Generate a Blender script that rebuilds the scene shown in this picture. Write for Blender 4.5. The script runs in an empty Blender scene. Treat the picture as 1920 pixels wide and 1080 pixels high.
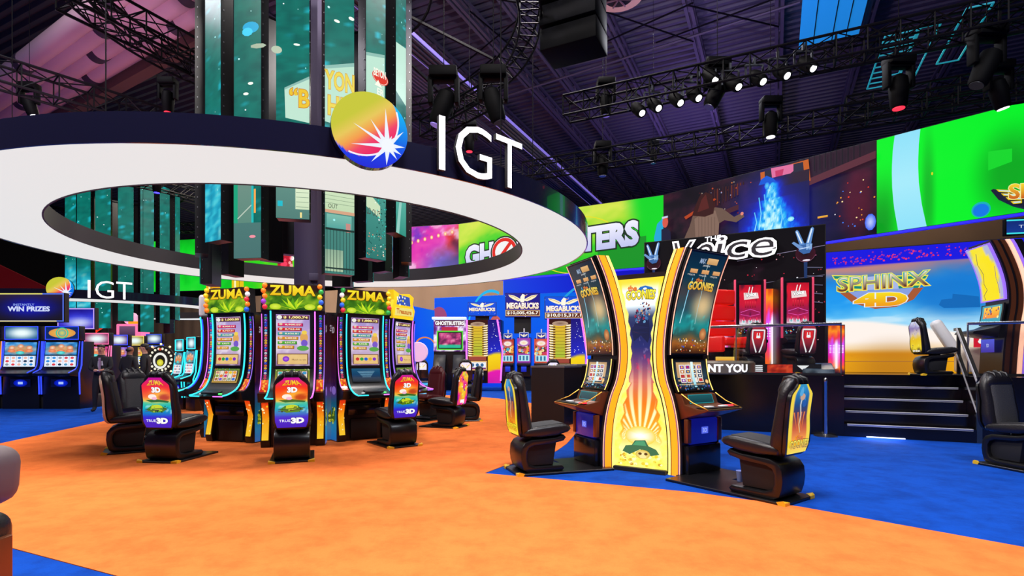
import bpy, bmesh, math, random
import numpy as np
from mathutils import Vector, Matrix
from mathutils.geometry import tessellate_polygon

# ------------------------------------------------------------------ camera, world, exposure
SC = bpy.context.scene
COL = SC.collection
F = 1010.0            # focal length in pixels of a 1920 wide picture
HOR = 675.0           # row of the horizon
EYE = 1.36            # height of the camera
cam_d = bpy.data.cameras.new('camera')
cam_d.sensor_width = 36.0
cam_d.lens = 36.0 * F / 1920.0
cam_d.shift_y = (HOR - 540.0) / 1920.0
cam_d.clip_end = 300
cam = bpy.data.objects.new('camera', cam_d)
COL.objects.link(cam)
cam.location = (0, 0, EYE)
cam.rotation_euler = (math.radians(90), 0, 0)
SC.camera = cam
SC.view_settings.view_transform = 'Standard'
SC.view_settings.look = 'None'
SC.view_settings.exposure = 0.0
SC.view_settings.gamma = 1.0
SC.view_settings.use_curve_mapping = False
wd = bpy.data.worlds.new('hall_ambient')
SC.world = wd
wd.use_nodes = True
wd.node_tree.nodes['Background'].inputs[0].default_value = (0.55, 0.42, 0.85, 1)
wd.node_tree.nodes['Background'].inputs[1].default_value = 0.075

def area_light(name, loc, size, power, color=(1, 1, 1), target=None, shape='DISK'):
    d = bpy.data.lights.new(name, 'AREA'); d.shape = shape; d.size = size
    d.energy = power; d.color = color
    o = bpy.data.objects.new(name, d); COL.objects.link(o); o.location = loc
    t = Vector(target) if target else Vector((loc[0], loc[1], 0))
    o.rotation_euler = (t - Vector(loc)).to_track_quat('-Z', 'Y').to_euler()
    return o
def spot_light(name, loc, target, power, color=(1, 1, 1), angle=60, r=0.12):
    d = bpy.data.lights.new(name, 'SPOT'); d.energy = power; d.color = color
    d.spot_size = math.radians(angle); d.spot_blend = 0.6; d.shadow_soft_size = r
    o = bpy.data.objects.new(name, d); COL.objects.link(o); o.location = loc
    o.rotation_euler = (Vector(target) - Vector(loc)).to_track_quat('-Z', 'Y').to_euler()
    return o
# general hall light: overhead lights and uplights added without visible fixtures
for i, (x, y, p, c) in enumerate([(-7, 3, 1150, (1, .93, .88)), (0, 3.0, 1150, (1, .93, .9)), (6, 2.0, 650, (.85, .9, 1)),
                               (0.5, 10.5, 850, (1, .93, .9)), (-10, 8.5, 600, (.95, .9, 1)),
                               (-12, 21, 800, (1, .88, .75)), (-3, 20, 900, (1, .92, .85)), (5, 15.5, 500, (.9, .9, 1))]):
    area_light('overhead_fill', (x, y, 10.5), 2.2, p, c)
for (x, y, z, p, c) in [(6, 16, 8.5, 110, (.5, .35, 1)), (-6, 18, 8.0, 60, (.7, .35, .9)),
                        (-9, 11, 5.0, 130, (.9, .5, .75)), (8, 24, 9, 200, (.4, .25, 1))]:
    area_light('uplight', (x, y, z), 1.5, p, c, target=(x, y + 1.5, 14))

spot_light('roof_wash', (-1, 7, 8.6), (1.0, 17, 13), 1500, (.72, .68, .92), 110, .15)  # both wash spots added at a low angle to bring out the ceiling ribs
spot_light('roof_wash', (4, 9, 8.8), (7, 19, 13), 700, (.55, .45, .95), 110, .15)
area_light('overhead_fill', (-4, 25.5, 10.5), 2.5, 1500, (1, .86, .7), target=(-6, 31, 2))  # added to brighten the beige curtain
area_light('overhead_fill', (-14, 30, 10.5), 2.5, 1800, (1, .86, .7), target=(-16, 36, 2))  # second light added for the far left of the curtain
area_light('overhead_fill', (11.5, 15.5, 10.0), 1.5, 500, (1, .85, .65), target=(11, 19, 3))  # added to brighten the brown wall above the desert screen

# ------------------------------------------------------------------ helpers
def P(px, py, Y): return Vector(((px - 960.0) / F * Y, Y, EYE - (py - HOR) / F * Y))
def G(px, py, z=0.0):
    Y = (EYE - z) * F / (py - HOR)
    return Vector(((px - 960.0) / F * Y, Y, z))
def lin(c):
    c = np.asarray(c, float)
    return np.where(c <= 0.04045, c / 12.92, ((np.clip(c, 0, None) + 0.055) / 1.055) ** 2.4)
def hx(s):
    s = s.lstrip('#'); return (int(s[0:2], 16) / 255, int(s[2:4], 16) / 255, int(s[4:6], 16) / 255)

def mat(name, col, rough=0.5, metal=0.0, emit=None, es=1.0, spec=0.5, coat=0.0, bump=None, noise=None, trans=0.0):
    m = bpy.data.materials.new(name); m.use_nodes = True
    nt = m.node_tree; b = nt.nodes['Principled BSDF']
    c = lin(hx(col)) if isinstance(col, str) else col
    b.inputs['Base Color'].default_value = (*c, 1)
    b.inputs['Roughness'].default_value = rough
    b.inputs['Metallic'].default_value = metal
    b.inputs['Specular IOR Level'].default_value = spec
    b.inputs['Coat Weight'].default_value = coat
    b.inputs['Transmission Weight'].default_value = trans
    if emit:
        e = lin(hx(emit)); b.inputs['Emission Color'].default_value = (*e, 1); b.inputs['Emission Strength'].default_value = es
    if noise:   # (scale, other colour)
        tc = nt.nodes.new('ShaderNodeTexCoord'); n = nt.nodes.new('ShaderNodeTexNoise'); n.inputs['Scale'].default_value = noise[0]
        n.inputs['Detail'].default_value = 6
        r = nt.nodes.new('ShaderNodeValToRGB'); r.color_ramp.elements[0].position = .3; r.color_ramp.elements[1].position = .7
        r.color_ramp.elements[0].color = (*c, 1); r.color_ramp.elements[1].color = (*lin(hx(noise[1])), 1)
        nt.links.new(tc.outputs['Object'], n.inputs['Vector']); nt.links.new(n.outputs['Fac'], r.inputs['Fac'])
        nt.links.new(r.outputs['Color'], b.inputs['Base Color'])
    if bump:    # (scale, strength)
        tc = nt.nodes.new('ShaderNodeTexCoord'); n = nt.nodes.new('ShaderNodeTexNoise'); n.inputs['Scale'].default_value = bump[0]
        n.inputs['Detail'].default_value = 4
        bp = nt.nodes.new('ShaderNodeBump'); bp.inputs['Strength'].default_value = bump[1]; bp.inputs['Distance'].default_value = .02
        nt.links.new(tc.outputs['Object'], n.inputs['Vector']); nt.links.new(n.outputs['Fac'], bp.inputs['Height'])
        nt.links.new(bp.outputs['Normal'], b.inputs['Normal'])
    return m

def art_mat(name, strength, rough=0.15, spec=0.5, sampling='NONE'):
    m = bpy.data.materials.new(name); m.use_nodes = True
    nt = m.node_tree; b = nt.nodes['Principled BSDF']
    a = nt.nodes.new('ShaderNodeAttribute'); a.attribute_name = 'Col'
    nt.links.new(a.outputs['Color'], b.inputs['Emission Color'])
    b.inputs['Emission Strength'].default_value = strength
    b.inputs['Base Color'].default_value = (.004, .004, .005, 1)
    b.inputs['Roughness'].default_value = rough
    b.inputs['Specular IOR Level'].default_value = spec
    try: m.cycles.emission_sampling = sampling
    except Exception: pass
    return m
def print_mat(name, rough=0.5):
    m = bpy.data.materials.new(name); m.use_nodes = True
    nt = m.node_tree; b = nt.nodes['Principled BSDF']
    a = nt.nodes.new('ShaderNodeAttribute'); a.attribute_name = 'Col'
    nt.links.new(a.outputs['Color'], b.inputs['Base Color'])
    b.inputs['Roughness'].default_value = rough
    return m

M = {}
M['black'] = mat('black_plastic', '0d0d10', .32)
M['blackm'] = mat('black_matt', '0b0a0c', .7)
M['rigblack'] = mat('black_rigging_plastic', '030304', .65, spec=.08)
M['counter'] = mat('black_laminate', '120c0e', .5, bump=(3, .1))
M['countertop'] = mat('grey_laminate', '6a6a6c', .4)
M['leather'] = mat('black_leather', '131116', .38, bump=(60, .15))
M['seatfab'] = mat('grey_black_fabric', '2c2c30', .7, bump=(120, .3))
M['maroon'] = mat('maroon_leather', '4a1218', .35, bump=(60, .15))
M['darkgrey'] = mat('dark_grey_metal', '28282c', .4, .6)
M['truss'] = mat('black_truss_metal', '050407', .6, spec=.1)
M['joist'] = mat('grey_painted_steel', '55505a', .6)
M['rod'] = mat('dark_rod_steel', '0a080c', .7, spec=.1)
M['chrome'] = mat('brushed_chrome', 'c8c8cc', .22, 1.0)
M['steel'] = mat('satin_steel', '8a8a90', .35, 1.0)
M['gold'] = mat('gold_trim', 'd8a040', .3, .9)
M['copper'] = mat('brown_bronze_panel', '7a4326', .35, .6)
M['yellow'] = mat('yellow_plastic', 'e8b81c', .5)
M['white'] = mat('white_plastic', 'e6e6e8', .4)
M['greybeige'] = mat('grey_beige_plastic', '5c5054', .5)
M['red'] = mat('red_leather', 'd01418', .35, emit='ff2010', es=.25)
M['art'] = art_mat('lit_display', 1.0)
M['art_hi'] = art_mat('bright_lit_display', 1.25)
M['art_m'] = art_mat('matte_lit_print', 1.0, .7, .05)
M['wall_led'] = art_mat('led_wall_display', 1.0, .7, .1, 'AUTO')
M['art_disp'] = art_mat('mirror_display', 1.08, .3, .12)
M['print'] = print_mat('printed_panel')
M['ringwhite'] = mat('lit_white_fabric', '585858', .8, emit='f0f2f0', es=.86)
M['fascia'] = mat('dark_navy_gloss', '14152c', .18, coat=.5)
M['ringin'] = mat('dark_grey_band', '3c3c40', .6)
M['cyan'] = mat('cyan_light_tube', '20c8d8', .4, emit='30d8e8', es=1.3)
M['blueglow'] = mat('blue_light_tube', '2038e0', .4, emit='3048f0', es=1.15)
M['magenta'] = mat('magenta_light_tube', 'd050e0', .4, emit='e070f0', es=1.2)
M['violet'] = mat('violet_light_tube', '8a60e0', .4, emit='8a66e0', es=.8)
M['orangeglow'] = mat('orange_light_strip', 'ff9010', .4, emit='ff9618', es=1.0)
M['yellowglow'] = mat('yellow_light_strip', 'ffe060', .4, emit='ffe27a', es=1.1)
M['peachglow'] = mat('peach_light_strip', 'ffc0a0', .4, emit='f5b596', es=1.0)
M['whiteglow'] = mat('white_light', 'ffffff', .4, emit='ffffff', es=1.6)
M['lamp'] = mat('lamp_lens', 'ffffff', .4, emit='ffffff', es=5)
M['redglow'] = mat('red_light', 'ff2030', .4, emit='ff3048', es=1.2)
M['bluelamp'] = mat('blue_lamp_lens', '4040ff', .4, emit='4038ff', es=3)
M['greenglow'] = mat('green_light_strip', '40e060', .4, emit='60f070', es=1.1)
M['skin'] = mat('skin', 'c08a72', .55)
M['skin2'] = mat('darker_skin', '8a5a44', .55)
M['suit'] = mat('dark_suit_cloth', '14141c', .8)
M['suit2'] = mat('charcoal_suit_cloth', '1e1c20', .8)
M['shirt'] = mat('pale_shirt_cloth', 'c8c8d8', .7)
M['hair'] = mat('dark_hair', '181210', .6)
M['beige'] = mat('beige_drape', '8f7660', .9, noise=(.4, '7c6552'))
M['brownwall'] = mat('brown_hall_wall', '5a4430', .9, noise=(.5, '4a3626'))
M['darkwall'] = mat('dark_hall_wall', '0c080e', .9)
M['deck'] = mat('dark_roof_deck', '4a4852', .55)
M['tube'] = mat('pink_white_duct', 'c9a4ae', .6, bump=(5, .1))
M['tubeband'] = mat('dark_duct_band', '3a2c3c', .6)
M['column'] = mat('grey_violet_paint', '5c5470', .7)
M['bluewall'] = mat('blue_painted_panel', '1060e8', .6, emit='0a56e8', es=.35)
M['glass'] = mat('clear_glass', (.93, .96, .96), .02, trans=1.0)
M['cup'] = mat('blue_paper_cup', '8fa0e0', .5)
M['stage'] = mat('black_glossy_stage', '0c0a0c', .18)
M['nosing'] = mat('silver_step_nosing', 'c0c0c6', .45, .1)
M['skylight'] = mat('blue_lit_panel', '1c80c8', .6, emit='1c86d0', es=.75)

def carpet(name, c1, c2):
    m = bpy.data.materials.new(name); m.use_nodes = True
    nt = m.node_tree; b = nt.nodes['Principled BSDF']; b.inputs['Roughness'].default_value = .95
    b.inputs['Specular IOR Level'].default_value = .1
    tc = nt.nodes.new('ShaderNodeTexCoord')
    n1 = nt.nodes.new('ShaderNodeTexNoise'); n1.inputs['Scale'].default_value = 3.2; n1.inputs['Detail'].default_value = 9; n1.inputs['Roughness'].default_value = .7
    n2 = nt.nodes.new('ShaderNodeTexNoise'); n2.inputs['Scale'].default_value = 90; n2.inputs['Detail'].default_value = 3
    r = nt.nodes.new('ShaderNodeValToRGB'); r.color_ramp.elements[0].position = .38; r.color_ramp.elements[1].position = .58
    r.color_ramp.elements[0].color = (*lin(hx(c1)), 1); r.color_ramp.elements[1].color = (*lin(hx(c2)), 1)
    bp = nt.nodes.new('ShaderNodeBump'); bp.inputs['Strength'].default_value = .5; bp.inputs['Distance'].default_value = .01
    for n in (n1, n2): nt.links.new(tc.outputs['Object'], n.inputs['Vector'])
    nt.links.new(n1.outputs['Fac'], r.inputs['Fac']); nt.links.new(r.outputs['Color'], b.inputs['Base Color'])
    nt.links.new(n2.outputs['Fac'], bp.inputs['Height']); nt.links.new(bp.outputs['Normal'], b.inputs['Normal'])
    return m
M['carpet_o'] = carpet('orange_carpet', 'de6e34', 'ec7c3c')
M['carpet_b'] = carpet('blue_carpet', '063a94', '0846ac')

def tag(o, label=None, cat=None, group=None, kind=None):
    if label: o['label'] = label
    if cat: o['category'] = cat
    if group: o['group'] = group
    if kind: o['kind'] = kind
    return o
def empty(name, loc=(0, 0, 0), rz=0.0, label=None, cat=None, group=None):
    o = bpy.data.objects.new(name, None); COL.objects.link(o)
    o.location = loc; o.rotation_euler = (0, 0, rz); o.empty_display_size = .1
    return tag(o, label, cat, group)
def copy_tree(o, parent=None):
    c = o.copy(); COL.objects.link(c); c.parent = parent
    for ch in list(o.children): copy_tree(ch, c)
    return c
def copy_to(o, loc, rz, label=None):
    c = copy_tree(o); c.location = loc; c.rotation_euler = (0, 0, rz)
    if label: c['label'] = label
    return c

class MB:
    """collects shapes and builds them as ONE mesh object"""
    def __init__(s): s.v = []; s.f = []; s.m = []; s.c = []; s.col = False; s.layer = 0
    def add(s, vs, fs, m=0, cols=None):
        n = len(s.v); s.v += [tuple(v) for v in vs]; s.f += [tuple(i + n for i in f) for f in fs]
        s.m += [m] * len(fs)
        if cols is not None:
            s.col = True; s.c += [tuple(c) for c in cols]
        else: s.c += [(.5, .5, .5)] * len(vs)
        return s
    def box(s, c, sz, m=0, bev=0.0, seg=2, rot=None, taper=None):
        if bev <= 0:
            x, y, z = sz[0] / 2, sz[1] / 2, sz[2] / 2
            vs = [Vector((a * x, b * y, d * z)) for a in (-1, 1) for b in (-1, 1) for d in (-1, 1)]
            fs = [(0, 1, 3, 2), (4, 6, 7, 5), (0, 4, 5, 1), (2, 3, 7, 6), (0, 2, 6, 4), (1, 5, 7, 3)]
        else:
            bm = bmesh.new(); bmesh.ops.create_cube(bm, size=1)
            for v in bm.verts: v.co = Vector((v.co.x * sz[0], v.co.y * sz[1], v.co.z * sz[2]))
            bmesh.ops.bevel(bm, geom=list(bm.edges), offset=min(bev, .49 * min(sz)), segments=seg, profile=.5, affect='EDGES', clamp_overlap=True)
            bm.verts.index_update(); vs = [v.co.copy() for v in bm.verts]; fs = [[v.index for v in f.verts] for f in bm.faces]; bm.free()
        if taper:
            for v in vs:
                k = v.z / sz[2] + .5
                v.x *= 1 + (taper - 1) * k; v.y *= 1 + (taper - 1) * k
        if rot is not None: vs = [rot @ v for v in vs]
        vs = [v + Vector(c) for v in vs]
        return s.add(vs, fs, m)
    def beam(s, a, b, w, h=None, m=0):
        a = Vector(a); b = Vector(b); h = h or w; d = b - a; L = d.length
        if L < 1e-6: return s
        q = d.to_track_quat('X', 'Z').to_matrix()
        return s.box((a + b) / 2, (L, w, h), m, rot=q)
    def extr(s, pts, x0, x1, m=0, bev=0.0):
        """closed (y,z) outline extruded along x"""
        n = len(pts)
        if bev > 0:
            bm = bmesh.new(); vs = [bm.verts.new((x0, p[0], p[1])) for p in pts]; f = bm.faces.new(vs)
            r = bmesh.ops.extrude_face_region(bm, geom=[f])
            for e in r['geom']:
                if isinstance(e, bmesh.types.BMVert): e.co.x = x1
            bmesh.ops.recalc_face_normals(bm, faces=list(bm.faces))
            ed = [e for e in bm.edges if abs(e.verts[0].co.x - e.verts[1].co.x) < 1e-6]
            bmesh.ops.bevel(bm, geom=ed, offset=bev, segments=2, profile=.5, affect='EDGES', clamp_overlap=True)
            bm.verts.index_update(); V = [v.co.copy() for v in bm.verts]; Fc = [[v.index for v in f.verts] for f in bm.faces]; bm.free()
            return s.add(V, Fc, m)
        vs = [(x0, p[0], p[1]) for p in pts] + [(x1, p[0], p[1]) for p in pts]
        fs = [tuple(range(n))[::-1], tuple(range(n, 2 * n))] + [(i, (i + 1) % n, (i + 1) % n + n, i + n) for i in range(n)]
        return s.add(vs, fs, m)
    def slab(s, pts, z0, z1, m=0):
        """closed (x,y) outline extruded upward"""
        n = len(pts); vs = [(p[0], p[1], z0) for p in pts] + [(p[0], p[1], z1) for p in pts]
        fs = [tuple(range(n))[::-1], tuple(range(n, 2 * n))] + [(i, (i + 1) % n, (i + 1) % n + n, i + n) for i in range(n)]
        return s.add(vs, fs, m)
    def tube(s, path, r, n=8, m=0, closed=False):
        path = [Vector(p) for p in path]; N = len(path); vs = []; fs = []
        up = Vector((0, 0, 1))
        prev = None
        for i, p in enumerate(path):
            a = path[i - 1] if i > 0 or closed else path[i]; b = path[(i + 1) % N] if i < N - 1 or closed else path[i]
            t = (b - a).normalized() if (b - a).length > 1e-9 else Vector((1, 0, 0))
            if prev is None:
                ref = up if abs(t.z) < .9 else Vector((1, 0, 0)); u = t.cross(ref).normalized()
            else: u = (prev - t * prev.dot(t)); u = u.normalized() if u.length > 1e-6 else t.orthogonal().normalized()
            prev = u; w = t.cross(u)
            rr = r[i] if isinstance(r, (list, tuple)) else r
            for k in range(n):
                a_ = 2 * math.pi * k / n; vs.append(p + u * (rr * math.cos(a_)) + w * (rr * math.sin(a_)))
        R = N if closed else N - 1
        for i in range(R):
            j = (i + 1) % N
            for k in range(n):
                l = (k + 1) % n; fs.append((i * n + k, i * n + l, j * n + l, j * n + k))
        if not closed: fs += [tuple(range(n))[::-1], tuple(range((N - 1) * n, N * n))]
        return s.add(vs, fs, m)
    def lathe(s, prof, c=(0, 0, 0), n=20, m=0, rot=None):
        """prof: (radius, z) from bottom to top"""
        vs = []; fs = []
        for (r, z) in prof:
            for k in range(n):
                a = 2 * math.pi * k / n; vs.append(Vector((max(r, 1e-4) * math.cos(a), max(r, 1e-4) * math.sin(a), z)))
        for i in range(len(prof) - 1):
            for k in range(n):
                l = (k + 1) % n; fs.append((i * n + k, i * n + l, (i + 1) * n + l, (i + 1) * n + k))
        fs += [tuple(range(n))[::-1], tuple(range((len(prof) - 1) * n, len(prof) * n))]
        if rot is not None: vs = [rot @ v for v in vs]
        vs = [v + Vector(c) for v in vs]
        return s.add(vs, fs, m)
    def ball(s, c, r, n=12, m=0, sc=(1, 1, 1), cols=None):
        vs = []; fs = []; h = n // 2
        for i in range(h + 1):
            a = math.pi * i / h - math.pi / 2
            for k in range(n):
                b = 2 * math.pi * k / n
                rr = max(math.cos(a), 1e-3)
                vs.append((c[0] + r * sc[0] * rr * math.cos(b), c[1] + r * sc[1] * rr * math.sin(b), c[2] + r * sc[2] * math.sin(a)))
        for i in range(h):
            for k in range(n):
                l = (k + 1) % n; fs.append((i * n + k, i * n + l, (i + 1) * n + l, (i + 1) * n + k))
        return s.add(vs, fs, m, [cols] * len(vs) if cols is not None else None)
    def build(s, name, mats, parent=None, smooth=35, origin=None):
        me = bpy.data.meshes.new(name)
        vs = s.v
        if origin is not None:
            o_ = origin; vs = [(v[0] - o_[0], v[1] - o_[1], v[2] - o_[2]) for v in vs]
        me.from_pydata([tuple(v) for v in vs], [], s.f)
        if not isinstance(mats, (list, tuple)): mats = [mats]
        for m in mats: me.materials.append(M[m] if isinstance(m, str) else m)
        me.polygons.foreach_set('material_index', s.m)
        if s.col:
            ca = me.color_attributes.new('Col', 'FLOAT_COLOR', 'POINT')
            a = np.ones((len(s.v), 4)); a[:, :3] = lin(np.array(s.c)); ca.data.foreach_set('color', a.ravel())
        if smooth:
            me.polygons.foreach_set('use_smooth', [True] * len(me.polygons)); me.set_sharp_from_angle(angle=math.radians(smooth))
        me.update()
        o = bpy.data.objects.new(name, me); COL.objects.link(o)
        if parent is not None: o.parent = parent
        if origin is not None: o.location = origin
        return o

# ------------------------------------------------------------------ lettering (Blender's own font turned into triangles)
_tc = {}
def text_tris(st, off=0.0):
    k = (st, off)
    if k in _tc: return _tc[k]
    cu = bpy.data.curves.new('t', 'FONT'); cu.body = st; cu.size = 1; cu.offset = off; cu.resolution_u = 3; cu.fill_mode = 'FRONT'
    o = bpy.data.objects.new('t', cu); COL.objects.link(o)
    dg = bpy.context.evaluated_depsgraph_get(); me = bpy.data.meshes.new_from_object(o.evaluated_get(dg))
    V = [(v.co.x, v.co.y) for v in me.vertices]; T = [tuple(p.vertices) for p in me.polygons]
    bpy.data.objects.remove(o); bpy.data.curves.remove(cu); bpy.data.meshes.remove(me)
    xs = [v[0] for v in V]; ys = [v[1] for v in V]
    _tc[k] = (V, T, (min(xs), min(ys), max(xs), max(ys)))
    return _tc[k]

# ------------------------------------------------------------------ numpy noise
def _hash(ix, iy, seed):
    h = (ix.astype(np.int64) * 374761393 + iy.astype(np.int64) * 668265263 + seed * 974634777) & 0x7fffffff
    h = ((h ^ (h >> 13)) * 1274126177) & 0x7fffffff
    return ((h ^ (h >> 16)) & 0xffff) / 65535.0
def vnoise(x, y, seed=0):
    x = np.asarray(x, float); y = np.asarray(y, float); ix = np.floor(x); iy = np.floor(y); fx = x - ix; fy = y - iy
    fx = fx * fx * (3 - 2 * fx); fy = fy * fy * (3 - 2 * fy)
    a = _hash(ix, iy, seed); b = _hash(ix + 1, iy, seed); c = _hash(ix, iy + 1, seed); d = _hash(ix + 1, iy + 1, seed)
    return (a * (1 - fx) + b * fx) * (1 - fy) + (c * (1 - fx) + d * fx) * fy
def fbm(x, y, seed=0, o=4):
    t = 0; a = .5; s = 0
    for i in range(o): t = t + a * vnoise(x * 2 ** i, y * 2 ** i, seed + i); s += a; a *= .55
    return t / s
def ramp(t, stops):
    """stops: [(pos, '#hex')...]"""
    t = np.asarray(t, float); xs = [p for p, _ in stops]; cs = np.array([hx(c) for _, c in stops])
    return np.stack([np.interp(t, xs, cs[:, i]) for i in range(3)], -1)
def mix(a, b, t):
    t = np.clip(np.asarray(t, float), 0, 1)[..., None]; return np.asarray(a) * (1 - t) + np.asarray(b) * t
def sst(e0, e1, x):
    t = np.clip((x - e0) / (e1 - e0), 0, 1); return t * t * (3 - 2 * t)
def blob(u, v, cu, cv, ru, rv, soft=.3):
    d = np.sqrt(((u - cu) / ru) ** 2 + ((v - cv) / rv) ** 2); return 1 - sst(1 - soft, 1 + soft, d)

class Art(MB):
    """layers of flat coloured shapes lying on a surface; coordinates u (0..1 across), v (0..1 up)"""
    def __init__(s, fn, W=1.0, H=1.0, gap=.0008):
        super().__init__(); s.fn = fn; s.W = W; s.H = H; s.gap = gap; s.k = 0.0
        s.sub = 0
        for v in (.1, .35, .6, .85):
            m_ = (fn(.5, v - .1, 0) + fn(.5, v + .1, 0)) / 2
            if (m_ - fn(.5, v, 0)).length > 2e-4: s.sub = 36
    def mp(s, u, v): return s.fn(u, v, s.k)
    def _up(s): s.k += s.gap
    def grid(s, nx, ny, func, u0=0, v0=0, u1=1, v1=1):
        U, V = np.meshgrid(np.linspace(u0, u1, nx + 1), np.linspace(v0, v1, ny + 1))
        C = np.broadcast_to(np.asarray(func(U, V), float), U.shape + (3,)).reshape(-1, 3)
        vs = [s.mp(u, v) for u, v in zip(U.ravel(), V.ravel())]; w = nx + 1
        fs = [(j * w + i, j * w + i + 1, (j + 1) * w + i + 1, (j + 1) * w + i) for j in range(ny) for i in range(nx)]
        s.add(vs, fs, 0, np.clip(C, 0, 1)); s._up(); return s
    def put(s, pts, tris, cols):
        """add triangles given in (u,v); on curved surfaces they are cut finer so that they follow it"""
        pts = [tuple(p) for p in pts]; cols = [tuple(c) for c in cols]; tris = [tuple(t) for t in tris]
        if s.sub:
            lim = 1.0 / s.sub; out = []; st = []
            for t in tris:
                for j in range(1, len(t) - 1): st.append((t[0], t[j], t[j + 1]))
            cache = {}
            while st:
                t = st.pop(); vv = [pts[i][1] for i in t]
                if max(vv) - min(vv) <= lim: out.append(t); continue
                d = [(abs(pts[t[i]][1] - pts[t[(i + 1) % 3]][1]), i) for i in range(3)]; i = max(d)[1]
                a, b, c = t[i], t[(i + 1) % 3], t[(i + 2) % 3]; key = (min(a, b), max(a, b))
                if key not in cache:
                    pts.append(tuple((pts[a][q] + pts[b][q]) / 2 for q in (0, 1))); cols.append(tuple((cols[a][q] + cols[b][q]) / 2 for q in range(3))); cache[key] = len(pts) - 1
                m = cache[key]; st.append((a, m, c)); st.append((m, b, c))
            tris = out
        return s.add([s.mp(*p) for p in pts], tris, 0, cols)
    def rect(s, u0, v0, u1, v1, c, c2=None, n=1):
        n = max(n, int(math.ceil(abs(v1 - v0) * s.sub)))
        a = np.array(hx(c)); b = np.array(hx(c2)) if c2 else a
        return s.grid(1, n, lambda U, V: mix(a, b, (V - v0) / max(v1 - v0, 1e-6)), u0, v0, u1, v1)
    def poly(s, pts, c):
        tr = tessellate_polygon([[Vector((p[0], p[1], 0)) for p in pts]])
        col = [hx(x) for x in c] if isinstance(c, (list, tuple)) else [hx(c)] * len(pts)
        s.put(pts, tr, col); s._up(); return s
    def disc(s, u, v, ru, rv, c, c2=None, n=14, rot=0.0):
        pts = [(u, v)] + [(u + ru * math.cos(2 * math.pi * i / n + rot), v + rv * math.sin(2 * math.pi * i / n + rot)) for i in range(n)]
        s.put(pts, [(0, i + 1, (i + 1) % n + 1) for i in range(n)], [hx(c2 or c)] + [hx(c)] * n); s._up(); return s
    def ring(s, u, v, ru, rv, t, c, n=28, a0=0, a1=360):
        vs = []; N = n + 1
        for i in range(N):
            a = math.radians(a0 + (a1 - a0) * i / n)
            vs.append((u + ru * math.cos(a), v + rv * math.sin(a))); vs.append((u + ru * (1 - t) * math.cos(a), v + rv * (1 - t) * math.sin(a)))
        s.put(vs, [(2 * i, 2 * i + 2, 2 * i + 3, 2 * i + 1) for i in range(n)], [hx(c)] * len(vs)); s._up(); return s
    def line(s, pts, w, c, c2=None):
        """polyline of width w (fraction of H)"""
        q = []; asp = s.H / s.W
        for i, p in enumerate(pts):
            a = pts[max(i - 1, 0)]; b = pts[min(i + 1, len(pts) - 1)]
            dx = (b[0] - a[0]) / asp; dy = b[1] - a[1]; L = math.hypot(dx, dy) or 1
            nx, ny = -dy / L * w / 2, dx / L * w / 2
            q.append((p[0] + nx * asp, p[1] + ny)); q.append((p[0] - nx * asp, p[1] - ny))
        cols = [hx(c) if not c2 else tuple(mix(hx(c), hx(c2), (i // 2) / max(len(pts) - 1, 1))) for i in range(len(q))]
        s.put(q, [(2 * i, 2 * i + 1, 2 * i + 3, 2 * i + 2) for i in range(len(pts) - 1)], cols); s._up(); return s
    def frame(s, u0, v0, u1, v1, t, c):
        tu = t * s.H / s.W
        for r in ((u0, v0, u1, v0 + t), (u0, v1 - t, u1, v1), (u0, v0, u0 + tu, v1), (u1 - tu, v0, u1, v1)): s.rect(*r, c)
        return s
    def text(s, st, u0, v0, u1, v1, c, c2=None, bold=0.0, edge=None, ew=.05, shear=0.0, arc=0.0, rise=0.0):
        """lettering stretched to fill the rectangle; edge = outline colour"""
        V0, T0, bb = text_tris(st, bold)
        def put(off, col, colb):
            V, T, _ = text_tris(st, off)
            pts = []; cols = []
            for (x, y) in V:
                a = (x - bb[0]) / (bb[2] - bb[0]); b = (y - bb[1]) / (bb[3] - bb[1])
                vv = v0 + (v1 - v0) * (b + arc * (1 - (2 * a - 1) ** 2)) + rise * a
                pts.append((u0 + (u1 - u0) * (a + shear * (b - .5)), vv)); cols.append(tuple(mix(col, colb, b)))
            s.put(pts, T, cols); s._up()
        if edge: put(bold + ew, hx(edge), hx(edge))
        put(bold, hx(c), hx(c2 or c)); return s
    def speck(s, n, cols, r0, r1, rng, u0=0, v0=0, u1=1, v1=1, k=6):
        asp = s.H / s.W
        for i in range(n):
            r = rng.uniform(r0, r1); s.disc(rng.uniform(u0, u1), rng.uniform(v0, v1), r * asp, r, rng.choice(cols), n=k); s.k -= s.gap
        s._up(); return s

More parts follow.
